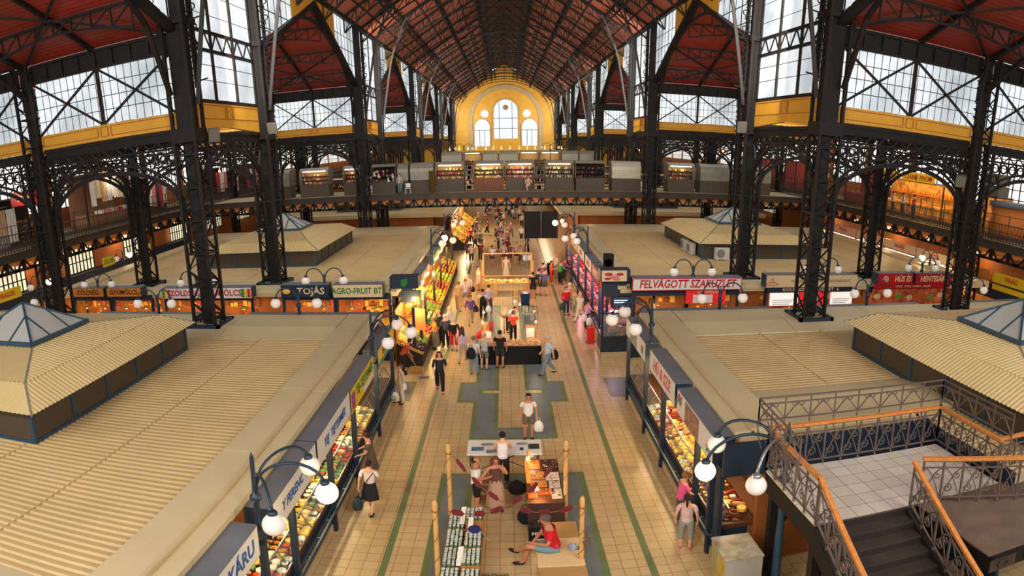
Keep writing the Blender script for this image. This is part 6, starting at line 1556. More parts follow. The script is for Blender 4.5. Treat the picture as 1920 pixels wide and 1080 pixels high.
carrier((.88,19.95,.28),PLAST,'white carrier bag in the hand of the man in white T-shirt and shorts')
carrier((-3.95,23.0,.6),mat('handbag_white',(240,234,222),.4),'white handbag of the woman in beige',.7,rz=1.2)
t=carrier((-4.3,22.75,.22),mat('bag_cream',(226,216,190),.5),'cream shopping bag with a round green tree sign, held by the woman in beige',1.0); b=MB(); b.poly([(.09*cos(2*pi*i/14),-.105,.17+.09*sin(2*pi*i/14)) for i in range(15)],.016,.01,up=(0,1,0)); b.add([(-.03,-.11,.11),(.03,-.11,.11),(0,-.11,.24)],[(0,1,2)]); b.build('tree_emblem',SGREEN,t)
carrier((-3.98,14.95,.22),mat('bag_teal',(40,60,70),.6),'dark teal bag hanging from the hand of the woman in the black skirt',1.0,rz=1.0)
carrier((-1.62,26.12,.78),BLACK,'big black shoulder bag of the man in white shirt and jeans',1.25)
carrier((1.88,26.1,.72),BLACK,'black shoulder bag of the grey-haired man walking left',1.05,rz=.5)
carrier((-1.42,35.18,.92),BLACK,'black backpack on the person in pale shirt',1.05)
carrier((-1.12,35.3,.4),PLAST,'white carrier bag beside the backpack wearer',1.0)
carrier((-1.75,34.05,.75),BLACK,'dark handbag of the woman in purple print',.9)
carrier((3.88,32.6,.55),PLAST,'white carrier bag of the woman in lilac, upper one',1.0); carrier((4.08,32.0,.5),PLAST,'white carrier bag of the woman in lilac, lower one',1.05)
carrier((3.0,35.8,.35),mat('bag_green',(50,70,40),.7),'dark green shopping bag of the woman in the red cardigan',1.0)
carrier((-2.2,39.8,.55),BLACK,'black bag of the older woman in red trousers',.9)
b=MB(); b.tube([(-.16,-.10,1.40),(-.02,-.145,1.2),(.14,-.12,.95)],.018,5); b.tube([(-.16,.09,1.40),(-.02,.135,1.2),(.14,.13,.95)],.018,5)
o=b.build('shoulder_strap',mat('strap_maroon',(110,30,40),.7),loc=(-3.7,15.2,0),rz=radians(172)); o.scale=(.94,.94,.94); tag(o,'maroon bag strap across the back of the woman in the black skirt','strap')
b=MB(); b.ball((0,0,.03),.06,8,6,(1,.8,.5)); o=b.build('floor_marker',mat('marker_red',(206,50,66),.6),loc=(-2.95,16.55,0)); tag(o,'small crumpled red thing lying on the left green floor line','litter')
# ================================================================== STAIR AND LANDING
LZ=3.0; GREYIRON=mat('iron_railing',(108,92,84),.5,.2,.15,5)
HAND=mat('handrail_wood',(206,130,62),.4,0,.25,14)
LT=mat('landing_tiles',(206,198,184),.35,0,.12,1.0)
def landing_mat():
    m=bpy.data.materials.new('landing_tile_grid'); m.use_nodes=True; nt=m.node_tree; b=nt.nodes['Principled BSDF']; b.inputs['Roughness'].default_value=.35
    tc=nt.nodes.new('ShaderNodeTexCoord'); br=nt.nodes.new('ShaderNodeTexBrick'); br.offset=0; br.inputs['Scale'].default_value=1; br.inputs['Brick Width'].default_value=.40; br.inputs['Row Height'].default_value=.40; br.inputs['Mortar Size'].default_value=.006
    br.inputs['Color1'].default_value=lin((212,204,188)); br.inputs['Color2'].default_value=lin((198,188,170)); br.inputs['Mortar'].default_value=lin((90,80,68)); nt.links.new(tc.outputs['Object'],br.inputs['Vector']); nt.links.new(br.outputs['Color'],b.inputs['Base Color']); return m
st=bpy.data.objects.new('staircase',None); COL.objects.link(st); tag(st,'iron staircase with a tiled landing and wooden handrails, bottom right','staircase')
b=MB(); b.box(5.1,9.2,LZ-.04,9.5,11.5,LZ); b.build('landing_floor',landing_mat(),st)
TREAD=mat('stair_stone',(64,56,50),.6,0,.25,3); RISER=mat('stair_riser',(44,38,34),.6)
b=MB(); b.box(5.1,9.2,LZ-.5,9.5,11.5,LZ-.041); b.box(7.4,7.0,LZ-.35,13,9.3,LZ-.06); b.build('landing_frame',IRON,st)
b=MB(); b.box(7.35,7.1,LZ-.059,13,9.25,LZ-.02); b.build('walkway_floor',mat('walkway_stone',(112,92,76),.6,0,.25,2),st)
for i in range(17):
    y=9.2-.29*i; z=LZ-.176*(i+1)
    if z<0: break
    b=MB(); b.box(5.2,y-.31,z-.03,7.05,y,z); o=b.build('step',TREAD,st); b=MB(); b.box(5.2,y-.02,z,7.05,y-.005,z+.146); b.build('riser',RISER,o)
for x in (5.1,7.1):
    b=MB(); b.bar((x,9.25,LZ-.25),(x,4.3,.0),.08,.42); b.build('stringer',IRON,st)
b=MB()
for i in range(6):
    x=7.6+i*.85; b.box(x-.3,6.98,LZ-.34,x+.3,7.0,LZ-.08); b.poly([(x+.12*cos(2*pi*j/8),6.96,LZ-.2+.08*sin(2*pi*j/8)) for j in range(9)],.03,.03,up=(0,1,0))
b.build('cast_panels',BRONZE,st)
for x,y in ((5.25,9.35),(5.25,11.3),(9.3,9.4),(9.3,11.3),(7.2,9.3)): b=MB(); b.box(x-.09,y-.09,0,x+.09,y+.09,LZ-.5); b.bar((x,y,LZ-1.5),(x+(.8 if x<7 else -.8),y,LZ-.55),.08,.08); b.build('support_post',IRON,st)
def scroll_rail(p,q,label,wood=True,h=1.0,step=.42):
    p=Vector(p); q=Vector(q); d=q-p; L=hypot(d.x,d.y); ux=Vector((d.x/L,d.y/L,0)); sl=d.z/L; n=max(2,round(L/step))
    t=thing('stair_railing',label,'railing',p)
    W=lambda u,v: tuple(ux*u+Vector((0,0,u*sl+v)))
    b=MB()
    b.bar(W(0,.12),W(L,.12),.035,.03); b.bar(W(0,.80),W(L,.80),.03,.025); b.bar(W(0,.95),W(L,.95),.04,.03)
    for i in range(n+1): u=L*i/n; b.bar(W(u,0),W(u,h-.03),.035,.035)
    b.build('frame',GREYIRON,t)
    s=MB()
    for i in range(n):
        a=L*i/n; w=L/n; r=w*.26
        f=lambda x,z: W(x,z)
        s.poly([f(*c) for c in [(a+w*.3+r*(1-.75*k/14)*cos(pi/2-2*pi*1.3*k/14),.33+r*(1-.75*k/14)*sin(pi/2-2*pi*1.3*k/14)) for k in range(15)]],.020,.02)
        s.poly([f(*c) for c in [(a+w*.72-r*.8*(1-.75*k/14)*cos(pi/2-2*pi*1.3*k/14),.62+r*.8*(1-.75*k/14)*sin(pi/2-2*pi*1.3*k/14)) for k in range(15)]],.018,.02)
        s.poly([f(a+w*(.06+.88*k/8),.12+.66*sin(pi*k/16)) for k in range(9)],.02,.02)
        s.poly([f(a+w*(.94-.88*k/8),.12+.66*sin(pi*k/16)) for k in range(9)],.02,.02)
    s.build('scrollwork',GREYIRON,t)
    if wood:
        b=MB(); b.bar(W(-.04,h),W(L+.04,h),.085,.07); b.build('handrail',HAND,t)
    return t
scroll_rail((5.1,11.5,LZ),(9.5,11.5,LZ),'scrolled railing with wooden handrail along the back of the landing')
scroll_rail((5.1,9.2,LZ),(5.1,11.5,LZ),'scrolled railing with wooden handrail on the aisle side of the landing')
scroll_rail((9.5,11.5,LZ),(9.5,9.35,LZ),'scrolled railing with wooden handrail at the right end of the landing')
scroll_rail((5.1,9.15,LZ),(5.1,4.4,LZ-2.88),'sloping railing with wooden handrail on the left of the descending flight')
scroll_rail((7.1,9.15,LZ),(7.1,4.4,LZ-2.88),'sloping railing with wooden handrail on the right of the descending flight')
scroll_rail((7.4,9.25,LZ),(10.4,8.0,LZ),'railing of the walkway right of the stairs, nearer to the viewer')
scroll_rail((9.6,9.4,LZ),(13,9.4,LZ),'railing at the far side of the walkway, cut by the right picture edge')
# outer safety frame above the handrails
def guard(p,q,label):
    p=Vector(p); q=Vector(q); d=q-p; L=d.length; u=d/L; t=thing('guard_frame',label,'railing',p); b=MB()
    for z in (0,.36,.5): b.bar((0,0,z),tuple(d+Vector((0,0,z))),.03,.03)
    n=max(2,round(L/.62))
    for i in range(n+1):
        a=u*(L*i/n); b.bar(tuple(a),tuple(a+Vector((0,0,.5))),.025,.025)
        if i<n:
            c=u*(L*(i+.5)/n); e=u*(L*(i+1)/n); b.bar(tuple(a+Vector((0,0,0))),tuple(c+Vector((0,0,.36))),.022,.022); b.bar(tuple(e),tuple(c+Vector((0,0,.36))),.022,.022)
            for s in (-1,1): b.poly([tuple(c+u*(s*(.07-.07*cos(a2*pi/5)))+Vector((0,0,.36-.09*sin(a2*pi/5)))) for a2 in range(6)],.018,.018)
    b.build('bars',GREYIRON,t)
    for i in range(n+1):
        a=u*(L*i/n); nrm=Vector((-u.y,u.x,0)); b=MB()
        b.poly([tuple(a+nrm*(-.25*k/6+ .10*sin(pi*k/6))*1.0+Vector((0,0,-.55*k/6))) for k in range(7)],.022,.022); b.build('stay_hook',GREYIRON,t)
guard((4.95,11.75,4.08),(9.7,11.75,4.08),'upper guard frame of zigzag bars behind the landing')
guard((4.95,9.75,4.02),(4.95,11.75,4.08),'upper guard frame on the aisle side of the landing')
guard((9.7,11.75,4.08),(9.75,9.3,4.08),'upper guard frame at the right end of the landing')
# grey cabinet with advert face
t=thing('advert_cabinet','pale grey cabinet with poster panels on its aisle side, beside the stair foot','cabinet',(4.47,11.2,0))
b=MB(); b.box(-.4,-.45,.0,.4,.45,1.28); b.build('body',mat('cabinet_grey',(176,170,154),.5,0,.1,2),t)
b=MB(); b.box(-.42,-.47,1.28,.42,.47,1.32); b.build('top_sheet',mat('cabinet_top',(184,178,160),.5,0,.2,4,dark=(130,116,90)),t)
for k,(y,c,d) in enumerate(((-.22,(150,170,60),(200,120,60)),(.22,(110,130,80),(190,150,110)))):
    b=MB(); b.box(-.412,y-.19,.25,-.40,y+.19,1.2); b.build('poster',mat('cabinet_poster_%d'%k,c,.5,0,.8,6,dark=d),t)
# ================================================================== FOOTBRIDGES AND GALLERIES
SHUT=mat('kiosk_shutter',(150,146,130),.45,.2,.12,2); SHUTW=mat('kiosk_shutter_pale',(206,200,180),.45,.1,.08,2); KFRAME=mat('kiosk_frame',(120,116,106),.4,.4); KDARK=mat('kiosk_inside',(60,44,40),.8); KBASE=mat('kiosk_base',(86,74,62),.6); KWOOD=mat('kiosk_wood',(120,66,36),.5,0,.3,5)
SOUV=[mat('souv_red',(170,50,60),.6),mat('souv_cream',(222,200,170),.6),mat('souv_rose',(196,120,120),.6),mat('souv_dark',(60,46,50),.6),mat('souv_gold',(220,176,80),.5)]
rk=random.Random(11)
def kiosk(x0,x1,y,z,label,open_=True,lit=0,base=KBASE,shutter=SHUT,group=None,cols=SOUV,dense=60,h=2.45):
    w=x1-x0; t=thing('kiosk',label,'kiosk',((x0+x1)/2,y,z),0,group); D=1.5
    b=MB(); b.box(-w/2+.05,-.02,0,w/2-.05,D,1.05); b.build('base',base,t)
    pr=[(0,h-.75),(.04,h-.45),(.16,h-.2),(.36,h-.05),(.6,h),(D,h)]
    for s in (-1,1):
        b=MB(); b.prism([(0,1.05),(D,1.05)]+pr[::-1],lambda yy,zz,x:(x,yy,zz),s*(w/2-.05),s*(w/2-.02)); b.build('side_panel',KFRAME,t)
    b=MB()
    for (a,c),(d,e) in zip(pr,pr[1:]):
        if open_ and c<h-.3: continue
        b.slab([(-w/2+.03,a,c),(w/2-.03,a,c),(w/2-.03,d,e),(-w/2+.03,d,e)],.03)
    if not open_: b.box(-w/2+.06,-.01,1.05,w/2-.06,.02,h-.74); 
    b.build('curved_hood',shutter,t)
    if not open_:
        b=MB()
        for k in range(5): b.box(-w/2+.08,-.02,1.15+k*.14,w/2-.08,-.008,1.16+k*.14)
        b.build('shutter_ribs',KFRAME,t)
    b=MB(); b.box(-w/2+.06,D-.05,1.05,w/2-.06,D,h-.1); b.build('back_panel',KDARK if not lit else mat('kiosk_lit_back',(190,150,90),.7),t)  # lit kiosks get a paler back, lamp light put into the colour
    if open_:
        for zz in (1.35,1.7):
            b=MB(); b.box(-w/2+.08,.75,zz,w/2-.08,1.4,zz+.03); b.build('shelf',KDARK,t)
        b=MB()
        for i in range(dense):
            b.cur=rk.randrange(len(cols)); zz=rk.choice((1.06,1.39,1.74)); a=rk.uniform(.05,.11); xx=rk.uniform(-w/2+.15,w/2-.15); yy=rk.uniform(.1,.6) if zz<1.2 else rk.uniform(.78,1.1)
            if i%3: b.box(xx-a/2,yy-a/2,zz,xx+a/2,yy+a/2,zz+a*2)
            else: b.ball((xx,yy,zz+a),a,6,5)
        b.build('souvenirs',list(cols),t,kind='stuff')
    if lit:
        b=MB(); b.box(-w*.38,.16,h-.32,w*.38,.24,h-.26); b.build('tube_light',TUBE,t); point(((x0+x1)/2,y+.35,z+h-.45),lit,(1,.86,.62),.15,'kiosk_light')
    return t
YB=53.6
kiosk(-11.0,-8.95,YB,DECK,'open dark kiosk with hanging dolls, left end of the first footbridge',dense=40)
kiosk(-8.85,-7.9,YB,DECK,'narrow grey shuttered kiosk, second on the first footbridge',False)
kiosk(-7.8,-5.85,YB,DECK,'wide grey shuttered kiosk with a metal column beside it, first footbridge',False)
kiosk(-5.75,-3.35,YB,DECK,'kiosk with a white tube light and pink goods, first footbridge',True,26)
kiosk(-2.65,-.2,YB,DECK,'yellow-lit kiosk on a brown wooden base, first footbridge',True,40,KWOOD,cols=[SOUV[4],SOUV[1],mat('souv_yellow',(244,214,120),.5)])
kiosk(-.1,2.3,YB,DECK,'bright kiosk of small dolls with a tube light, middle of the first footbridge',True,36,cols=[SOUV[1],SOUV[2],SOUV[0]],dense=110)
kiosk(3.1,5.45,YB,DECK,'kiosk with rows of glasses, right of the gap on the first footbridge',True,12,cols=[SOUV[1],SOUV[3],mat('souv_glass',(190,184,170),.3)],dense=90)
kiosk(5.55,8.0,YB,DECK,'dim kiosk with green cloths, first footbridge',True,0,cols=[SOUV[3],SOUV[0],mat('souv_green',(50,110,80),.6)])
kiosk(8.5,11.0,YB,DECK,'pale rounded kiosk with closed white shutter, right end of the first footbridge',False,0,KBASE,SHUTW)
kiosk(13.2,15.6,YB,DECK,'lit kiosk right of the column on the first footbridge',True,20); kiosk(16.0,19.4,YB,DECK,'grey shuttered kiosk at the far right of the first footbridge',False); kiosk(20.0,22.5,YB,DECK,'second grey shuttered kiosk at the far right of the first footbridge',False)
kiosk(-17.2,-14.6,YB,DECK,'lit kiosk with lamps left of the column on the first footbridge',True,20); kiosk(-20.6,-18,YB,DECK,'shuttered kiosk at the far left of the first footbridge',False); kiosk(-13.4,-11.9,YB,DECK,'open kiosk with red and white cloths left of the column, first footbridge',True,8)
t=thing('goods_rack','wire rack of bright postcards between two kiosks on the footbridge','rack',(-3.0,53.4,DECK)); b=MB()
for z in (.2,.6,1.0,1.4,1.8): b.box(-.25,-.05,z,.25,.15,z+.03)
for x in (-.25,.25): b.bar((x,.05,0),(x,.05,2.1),.03,.03)
b.build('frame',KFRAME,t); b=MB()
for i in range(60): b.cur=rk.randrange(5); x=rk.uniform(-.2,.2); z=rk.choice((.23,.63,1.03,1.43,1.83)); b.box(x-.04,-.06,z,x+.04,-.03,z+.25)
b.build('postcards',SOUV,t,kind='stuff')
t=thing('goods_rack','narrow rack with a red item between the doll kiosk and the glass kiosk','rack',(2.7,53.4,DECK)); b=MB()
for z in (.1,.7,1.3): b.box(-.25,-.05,z,.25,.2,z+.03)
for x in (-.25,.25): b.bar((x,.05,0),(x,.05,2.0),.03,.03)
b.build('frame',KFRAME,t); b=MB()
for i in range(30): b.cur=rk.randrange(5); x=rk.uniform(-.2,.2); z=rk.choice((.13,.73,1.33)); b.box(x-.05,-.06,z,x+.05,.05,z+.3)
b.build('goods',SOUV,t,kind='stuff')
t=thing('column_drum','tall metal drum beside the wide shuttered kiosk','drum',(-5.95,53.2,DECK)); b=MB(); b.lathe([(.24,0),(.24,1.75),(.26,1.75),(.26,1.8)],(0,0,0),14); b.build('drum_body',mat('drum_brass',(130,110,60),.4,.4),t)
t=thing('chair','white wire chair on the left of the footbridge','chair',(-7.9,52.9,DECK)); b=MB(); b.box(-.2,-.2,.42,.2,.2,.45); b.build('seat',WHITE,t); b=MB(); b.box(-.2,.18,.5,.2,.2,.85); b.build('backrest',WHITE,t)
for sx in (-1,1):
    for sy in (-1,1): b=MB(); b.bar((sx*.18,sy*.18,0),(sx*.18,sy*.18,.42),.025,.025); b.build('leg',WHITE,t)
for k in range(5):
    t=thing('doll',['white doll hanging at the left end kiosk, leftmost','white doll hanging at the left end kiosk, second','red doll hanging at the left end kiosk','white doll hanging low at the left end kiosk','pale doll hanging at the right of the left end kiosk'][k],'doll',(-10.7+.38*k,53.45,DECK+(1.5,1.35,1.55,1.0,1.3)[k])); b=MB(); b.ball((0,0,.32),.07,7,6); b.build('head',SOUV[1],t); b=MB(); b.lathe([(.13,0),(.09,.15),(.05,.27)],(0,0,0),8); b.build('dress',SOUV[0] if k==2 else WHITE,t)
# second and third footbridges: rows of smaller kiosks
x=-8.0; k=0
while x<9.5:
    w=(2.6,2.3,1.9,2.4,2.4,2.6,2.1)[k%7]; op=k in(1,4,5)
    kiosk(x,x+w,83.0,DECK,['grey shuttered kiosk at the left end of the second footbridge','kiosk with a yellow strip light, left half of the second footbridge','narrow shuttered kiosk left of the middle, second footbridge','shuttered kiosk in the middle of the second footbridge','yellow-lit kiosk right of the middle, second footbridge','yellow-lit kiosk beside the globe lamp, second footbridge','shuttered kiosk at the right end of the second footbridge','dim kiosk at the far right of the second footbridge'][k],op,14 if op else 0,KBASE,SHUT,None,SOUV,30,3.0); x+=w+.12; k+=1
b=MB(); b.box(-9,111.5,DECK,9,113,DECK+2.2); o=b.build('kiosk_row',mat('kiosk_far',(130,70,46),.7,0,.3,1)); tag(o,'row of brown kiosks on the third footbridge','kiosk')
# string of small bulbs
pts=[]
for i in range(14): pts.append((-9+1.4*i+rk.uniform(-.2,.2),111.3,DECK+3.1+rk.uniform(-.05,.05)))
for sx in (-1,1):
    for i in range(26): pts.append((sx*(26.6+rk.uniform(0,2.5)),56+3.4*i+rk.uniform(-1,1),DECK+3.2+rk.uniform(-.5,.5)))
first=None
for i,p in enumerate(pts):
    if first is None: b=MB(); b.ball((0,0,0),.11,8,6); b.tube([(0,0,.08),(0,0,.45)],.012,4); first=b.build('pendant_bulb',BULB,loc=p); o=first
    else: o=first.copy(); COL.objects.link(o); o.location=p
    tag(o,'small warm pendant bulb far away above the kiosks' if i<14 else 'small warm pendant bulb above the far gallery stalls','light bulb','pendant bulbs over the third footbridge' if i<14 else 'pendant bulbs over the far galleries')
for sx in (-1,1):
    for y in (62,72,82,95,108,125): point((sx*28.5,y,DECK+3.0),90,(1,.66,.32),.2,'gallery_light')
# ---- left gallery stalls (face the nave)
LIN=[mat('linen_white',(222,214,200),.85,0,.15,3),mat('linen_cream',(214,196,160),.85,0,.15,3),mat('linen_tan',(190,150,104),.85,0,.2,3),mat('linen_grey',(176,172,166),.85,0,.15,3)]
def gstall(sx,ya,yb,label,back,canopy=None,h=3.0):
    t=thing('gallery_stall',label,'market stall',(sx*28.2,(ya+yb)/2,DECK)); L=yb-ya
    b=MB(); b.box(sx*.0,-L/2,0,sx*1.2,L/2,1.0) if sx>0 else b.box(-1.2,-L/2,0,0,L/2,1.0); b.build('counter',KDARK if back is None else back,t)
    b=MB(); b.box(min(sx*1.5,sx*1.6),-L/2,0,max(sx*1.5,sx*1.6),L/2,h); b.build('back_panel',back or KDARK,t)
    for s in (-1,1): b=MB(); b.box(-.04,s*L/2-.04,0,.04,s*L/2+.04,h); b.build('post',IRON,t)
    b=MB(); b.box(min(-sx*.2,sx*1.6),-L/2,h,max(-sx*.2,sx*1.6),L/2,h+.08); b.build('canopy',canopy or KDARK,t); return t
def hang_cloths(sx,x,ya,yb,n,z1,labels,group,mats=LIN):
    for i in range(n):
        w=(yb-ya)/n*.95; y=ya+(yb-ya)*(i+.5)/n; ln=rk.uniform(1.5,2.3); b=MB(); m=10; pts=[(-w/2+w*j/m,.03*sin(j*2.3)) for j in range(m+1)]
        for (a,c),(d,e) in zip(pts,pts[1:]): b.add([(c,a,0),(e,d,0),(e,d,-ln),(c,a,-ln)],[(0,1,2,3)]); b.add([(c+.02,a,0),(e+.02,d,0),(e+.02,d,-ln),(c+.02,a,-ln)],[(3,2,1,0)])
        o=b.build('linen_cloth',mats[i%len(mats)],loc=(sx*x,y,z1)); tag(o,labels,'cloth',group)
gstall(-1,38.5,44.5,'linen stall with white tablecloths on the left gallery',mat('linen_back',(150,110,80),.8),LIN[2],3.9)
hang_cloths(-1,27.9,38.7,44.3,8,DECK+3.7,'long pale tablecloth hanging in the left gallery linen stall','tablecloths hung on the left gallery')
for i in range(7):
    b=MB(); b.cbox((0,0,.12),(.5,.6,.24)); o=b.build('cloth_stack',[LIN[0],SOUV[2],LIN[3],SOUV[0]][i%4],loc=(-27.4,38.9+.8*i,DECK+1.0)); tag(o,'folded cloth stack on the linen stall counter, left gallery','cloth','folded cloths on the linen stall')
gstall(-1,30.6,33.6,'shoe and leather rack on the left gallery beneath a red banner',KDARK)
SH=[mat('leather_a',(96,60,36),.5),mat('leather_b',(60,44,34),.5),mat('leather_c',(150,100,56),.5)]
n=0
for r in range(5):
    for c in range(11):
        if n==0: b=MB(); b.sm=True; b.ball((0,0,.05),.06,7,5,(1,2.0,.8)); b.ball((0,-.04,.1),.05,6,5); fs=[b.build('shoe',SH[0],loc=(-27.7,30.7,DECK+.3))]; o=fs[0]; 
        elif n<3: b=MB(); b.sm=True; b.ball((0,0,.05),.06,7,5,(1,2.0,.8)); o=b.build('shoe',SH[n]); fs.append(o)
        else: o=fs[n%3].copy(); COL.objects.link(o)
        o.location=(-27.75-.07*r,30.75+.26*c,DECK+.25+.32*r); tag(o,'%s leather shoe on the left gallery rack'%('brown','dark','tan')[n%3],'shoe','%s shoes on the gallery rack'%('brown','dark','tan')[n%3]); n+=1
t=thing('shoe_rack','sloping shelf rack holding the leather shoes on the left gallery','rack',(-27.8,32.1,DECK)); b=MB()
for r in range(5): b.box(-.07*r-.12,-1.5,.2+.32*r,-.07*r+.18,1.5,.24+.32*r)
b.build('shelves',DARKWOOD,t)
o=board('banner','red banner with pale script over the shoe rack, left gallery','banner',2.6,.9,mat('banner_red',(160,20,30),.6,emit=.1,ecol=(200,30,40)),(-27.9,31.6,DECK+3.0),(0,0,L_),.03); words(o,'Bőráru',.5,LIN[1],shear=.2)
gstall(-1,26.5,30.0,'stall with white covered goods at the left picture edge, gallery',LIN[3],h=2.6)
hang_cloths(-1,27.6,26.6,30.2,4,DECK+2.5,'pale dust sheet hanging on the gallery stall at the left picture edge','dust sheets on the left gallery',[LIN[0],LIN[3],LIN[2]])
for k,(ya,yb) in enumerate(((46,50),(60,66),(68,76))): gstall(-1,ya,yb,['dark stall beyond the linen stall, left gallery','stall past the first footbridge, left gallery','farther stall past the first footbridge, left gallery'][k],None); hang_cloths(-1,27.9,ya+.2,yb-.2,6,DECK+2.6,['patterned cloth hanging beyond the linen stall','patterned cloth hanging past the first footbridge, left','patterned cloth hanging in the farthest left stall'][k],['cloths beyond the linen stall','cloths past the footbridge left','cloths in the farthest left stall'][k],[SOUV[0],LIN[0],SOUV[2],SOUV[3]])
for y in (31.5,41,47): point((-27.3,y,DECK+3.2),60,(1,.8,.6),.2,'gallery_light')
# ---- right gallery snack bar
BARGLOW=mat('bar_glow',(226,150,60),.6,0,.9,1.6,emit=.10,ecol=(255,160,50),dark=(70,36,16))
gstall(1,36.6,45.5,'bright snack bar glowing amber on the right gallery',BARGLOW,mat('bar_canopy',(176,150,110),.6),2.6)
o=board('shop_sign','yellow sign with red letters over the snack bar, right gallery','sign',4.2,.75,mat('bar_sign_yellow',(240,186,40),.5,emit=.2,ecol=(255,190,40)),(28.0,39.6,DECK+2.95),(0,0,R_),.04); words(o,'CSABAI  FINOM',.5,RED,shear=.15)
b=MB(); b.ball((-.2,-.01,0),.2,10,6,(.8,.06,1.2)); b.build('cartoon_blob',mat('sign_rust2',(176,96,40),.5),o)
o=board('shop_sign','yellow price board left of the snack bar sign, right gallery','sign',3.6,.7,mat('bar_sign_yellow',(240,186,40),.5),(28.0,43.8,DECK+2.95),(0,0,R_),.04); words(o,'ÉTEL  ITAL',.42,RED)
rr2=random.Random(3)
for k in range(24):
    b=MB(); b.lathe([(.05,0),(.05,.2),(.02,.26),(.02,.32)],(0,0,0),8)
    if k==0: fb=b.build('bottle',mat('bottle_amber',(206,120,30),.2),loc=(29.4,36.9,DECK+1.7)); o=fb
    else: o=fb.copy(); COL.objects.link(o); o.location=(29.4,36.9+.35*k,DECK+1.7)
    tag(o,'amber bottle on the back shelf of the right gallery snack bar','bottle','bottles on the snack bar shelf')
b=MB(); b.box(29.2,36.7,DECK+1.64,29.7,45.3,DECK+1.7); o=b.build('bottle_shelf',WOOD); tag(o,'wooden bottle shelf at the back of the right gallery snack bar','shelf')
for y in (37.5,39.6,41.7,43.8): point((28.2,y,DECK+2.3),70,(1,.7,.3),.12,'bar_light')
gstall(1,31.2,34.4,'small glowing food booth behind the lattice column, right gallery',BARGLOW,None,2.4); point((28.0,32.8,DECK+2.1),60,(1,.68,.3),.12,'bar_light')
t=thing('drum_kiosk','rounded orange kiosk at the right end of the gallery','kiosk',(28.2,29.6,DECK)); b=MB(); b.lathe([(1.3,0),(1.3,2.0)],(0,0,0),24); b.build('drum_wall',mat('kiosk_orange',(206,116,44),.6),t); b=MB(); b.lathe([(1.45,2.0),(1.45,2.25),(1.2,2.3)],(0,0,0),24); b.build('roof_ring',SLATE,t)
for k in range(2):
    t=thing('stacked_boxes','wire crate stacked on the orange kiosk roof, %s one'%('lower','upper')[k],'crate',(28.0,31.0,DECK+2.5+.75*k)); b=MB(); b.box(-.45,-.7,0,.45,.7,.7); b.build('crate_body',mat('crate_grey',(120,110,90),.7,0,.4,12),t)
for k,(ya,yb) in enumerate(((47,50.5),(61,67),(69,77))): gstall(1,ya,yb,['red goods stall beyond the snack bar, right gallery','stall past the first footbridge, right gallery','farther stall past the first footbridge, right gallery'][k],mat('stall_red_back',(120,40,44),.7)); point((27.6,(ya+yb)/2,DECK+2.4),50,(1,.7,.4),.15,'gallery_light')
# hanging half-globe lamps under the gallery edges
first=None
for sx in (-1,1):
    for i in range(8):
        y=20.5+5.0*i
        if first is None: b=MB(); b.lathe([(.02,.3),(.04,.1),(.25,.02),(.25,0)],(0,0,0),12); first=b.build('lamp_shade',HANG,loc=(0,0,0)); b=MB(); b.ball((0,0,-.02),.21,12,7,(1,1,.8)); b.build('globe',GLOBE_LIT,first); first.location=(sx*26.6,y,DECK-.95); first.name='ceiling_lamp'; o=first
        else: o=copy_tree(first,(sx*26.6,y,DECK-.95))
        tag(o,'lit round lamp hanging under the %s gallery edge'%('left' if sx<0 else 'right'),'lamp','lamps under the %s gallery'%('left' if sx<0 else 'right'))
        if i%2==0: point((sx*26.6,y,DECK-1.35),55,(1,.72,.4),.2,'under_gallery_light')
# shops under the galleries
for k,(y,s,m,c) in enumerate(((27.0,'VIRÁG',SYEL,RED),(30.6,'PÉKSÉG',SORANGE,SBROWN),(35,'BOR',SWHITE,RED))):
    o=board('shop_sign',['yellow sign under the right gallery at the picture edge','orange sign with red corners under the right gallery','white sign with red letters under the right gallery, farther'][k],'sign',3.2,.62,m,(26.5,y,3.65),(0,0,R_),.06); words(o,s,.4,c)
    b=MB(); b.box(26.55,y-1.6,2.9,26.65,y+1.6,3.2); o=b.build('sign_strip',SYEL if k<2 else SWHITE); tag(o,['yellow strip below the sign at the right picture edge','yellow strip below the orange sign, right gallery','white strip below the white sign, right gallery'][k],'sign')
for k,(y,s,m,c) in enumerate(((25.2,'VIRÁGOK',SYEL,RED),(35.2,'ZÖLDSÉG',SYEL,SGREEN),(40,'MÉZ',SCREAM,SBROWN))):
    o=board('shop_sign',['pale yellow sign with script at the left picture edge under the gallery','small yellow sign with green letters behind the lattice column, left','small cream sign farther along under the left gallery'][k],'sign',(2.4,1.3,1.3)[k],.6,m,(-24.6,y,3.9),(0,0,L_),.06); words(o,s,.4,c,xs=.8)
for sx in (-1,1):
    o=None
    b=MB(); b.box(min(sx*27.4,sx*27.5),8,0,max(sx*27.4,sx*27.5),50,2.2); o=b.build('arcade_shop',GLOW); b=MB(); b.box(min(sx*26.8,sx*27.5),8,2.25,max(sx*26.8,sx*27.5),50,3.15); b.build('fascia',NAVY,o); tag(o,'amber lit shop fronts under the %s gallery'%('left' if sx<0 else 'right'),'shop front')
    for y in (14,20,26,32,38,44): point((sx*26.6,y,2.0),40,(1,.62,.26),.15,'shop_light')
# two-globe lamps under the galleries
for k,(x,y) in enumerate(((-25.0,28.5),(-25.0,37.5),(25.0,33.0),(25.2,41.0))):
    street_lamp((x,y,3.0),['two-globe lamp by the lit lattice window, left gallery','two-globe lamp farther along the left gallery','two-globe lamp under the right gallery','two-globe lamp farther along the right gallery'][k],(90,-90),(0,) if k<3 else (),h=1.0,r=.8)
    b=MB(); b.box(-.05,-.05,-3.0,.05,.05,0); b.build('pole',LAMPIRON,[q for q in COL.objects if q.name.startswith('globe_lamp')][-1])
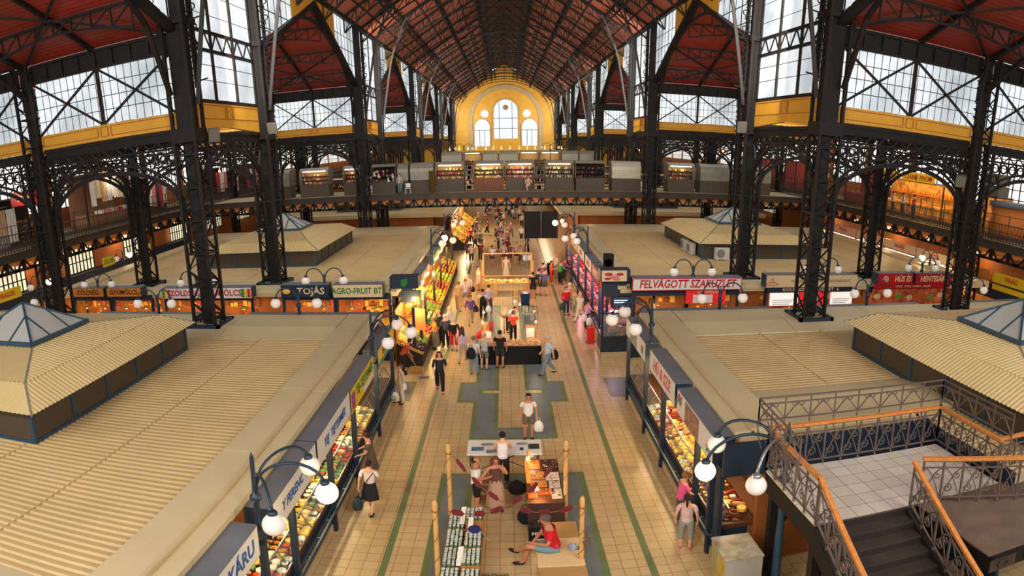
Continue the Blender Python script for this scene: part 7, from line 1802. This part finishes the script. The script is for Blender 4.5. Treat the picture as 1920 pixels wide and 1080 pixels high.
# floodlights on the columns
for k,(x,y,z,rz) in enumerate(((-10.6,22.9,10.6,.6),(-10.6,29.5,10.9,.2),(10.6,29.4,10.7,-.2),(17.7,22.0,9.2,-.5))):
    t=thing('floodlight',['white floodlight box on the near left nave column','floodlight on the second left nave column','floodlight on the second right nave column','floodlight on the right aisle column'][k],'lamp',(x,y,z),rz); b=MB(); b.cbox((0,-.1,0),(.42,.22,.5),0,.35); b.build('housing',mat('flood_grey',(110,104,94),.5),t); b=MB(); b.bar((0,.05,0),(0,.5,.05),.05,.05); b.build('bracket',IRON,t)

# far stalls beyond the footbridge: produce, and point lamps added to brighten the aisle
FARG=[mat('far_yellow',(246,200,50),.5),mat('far_orange',(236,130,40),.5),mat('far_green',(110,150,50),.5),mat('far_red',(200,50,40),.5)]
for y0 in (59.5,69.5):
    t=thing('produce_stand','bright fruit stand along the left of the far aisle, %s the footbridge'%('just beyond' if y0<60 else 'farther beyond'),'market stand',(-4.3,y0,0))
    b=MB(); b.prism([(.45,0),(.45,.6),(-.7,1.5),(-.7,0)],lambda x,z,y:(x,y,z),0,9); b.build('sloping_base',MATS['stand_dark'],t)
    b=MB()
    for i in range(420): b.cur=int((i/420)*9)%4 if rk.random()<.7 else rk.randrange(4); u=rk.random(); b.ball((.42-1.1*u,9*i/420,.64+.86*u),.09,6,4)
    b.build('fruit',FARG,t,kind='stuff'); b=MB(); b.box(-.8,0,0,-.72,9,2.8); b.build('back_board',MATS['stand_back'],t)
    for y in (1,3,5,7): point((-4.0,y0+y,2.5),110,(1,.72,.36),.12,'produce_light')
for y in (60,64,69,75): point((4.2,y,2.4),80,(1,.75,.5),.15,'stall_light')
for y in (55,85):
    for x in (-14,-7,0,7,14): point((x,y,4.6),45,(1,.7,.4),.2,'under_bridge_fill')  # added point lamps that brighten the vaults, no fixtures here

for k in range(4):
    y=34.5+4.2*k
    o=board('shop_sign',['cream sign strip under the snack bar, nearest','cream sign strip under the snack bar, second','pinkish sign strip under the snack bar, third','pinkish sign strip under the snack bar, farthest'][k],'sign',4.0,.6,[SCREAM,SCREAM,mat('sign_pink',(222,170,140),.5),MATS.get('sign_pink')][k] or SCREAM,(26.45,y,3.75),(0,0,R_),.06); words(o,['PIZZA','HALÁSZ','VIRÁG','PÉKSÉG'][k],.36,RED)
    b=MB(); b.box(-1.9,-.02,-.03,1.9,.04,.03); o=b.build('tube_light',TUBE,loc=(26.5,y,3.3)); o.rotation_euler=(0,0,R_); tag(o,['white tube light below the nearest cream sign strip','white tube light below the second cream sign strip','white tube light below the third sign strip','white tube light below the farthest sign strip'][k],'lamp')
place_people()
K_CL,K_A,K_S=1750,600,2300
# ================================================================== DAYLIGHT (added area lamps inside the windows, all facing north)
for y in [-7.1]+PAIRS:
    for sx in (-1,1):
        area('clerestory_fill',(sx*10.85,y+GAP/2,15.8),(7.0,7.4),(-sx*.42,.9,.02),K_CL)  # added lamp inside the opaque pane, angled north so its back faces the camera
for y0,y1 in bays:
    for sx in (-1,1):
        area('aisle_daylight',(sx*18.5,y0+.7,12.9),(13,2.4),(0,1,-.12),K_A)
area('south_daylight',(0,-7,15),(30,12),(0,1,-.18),K_S)
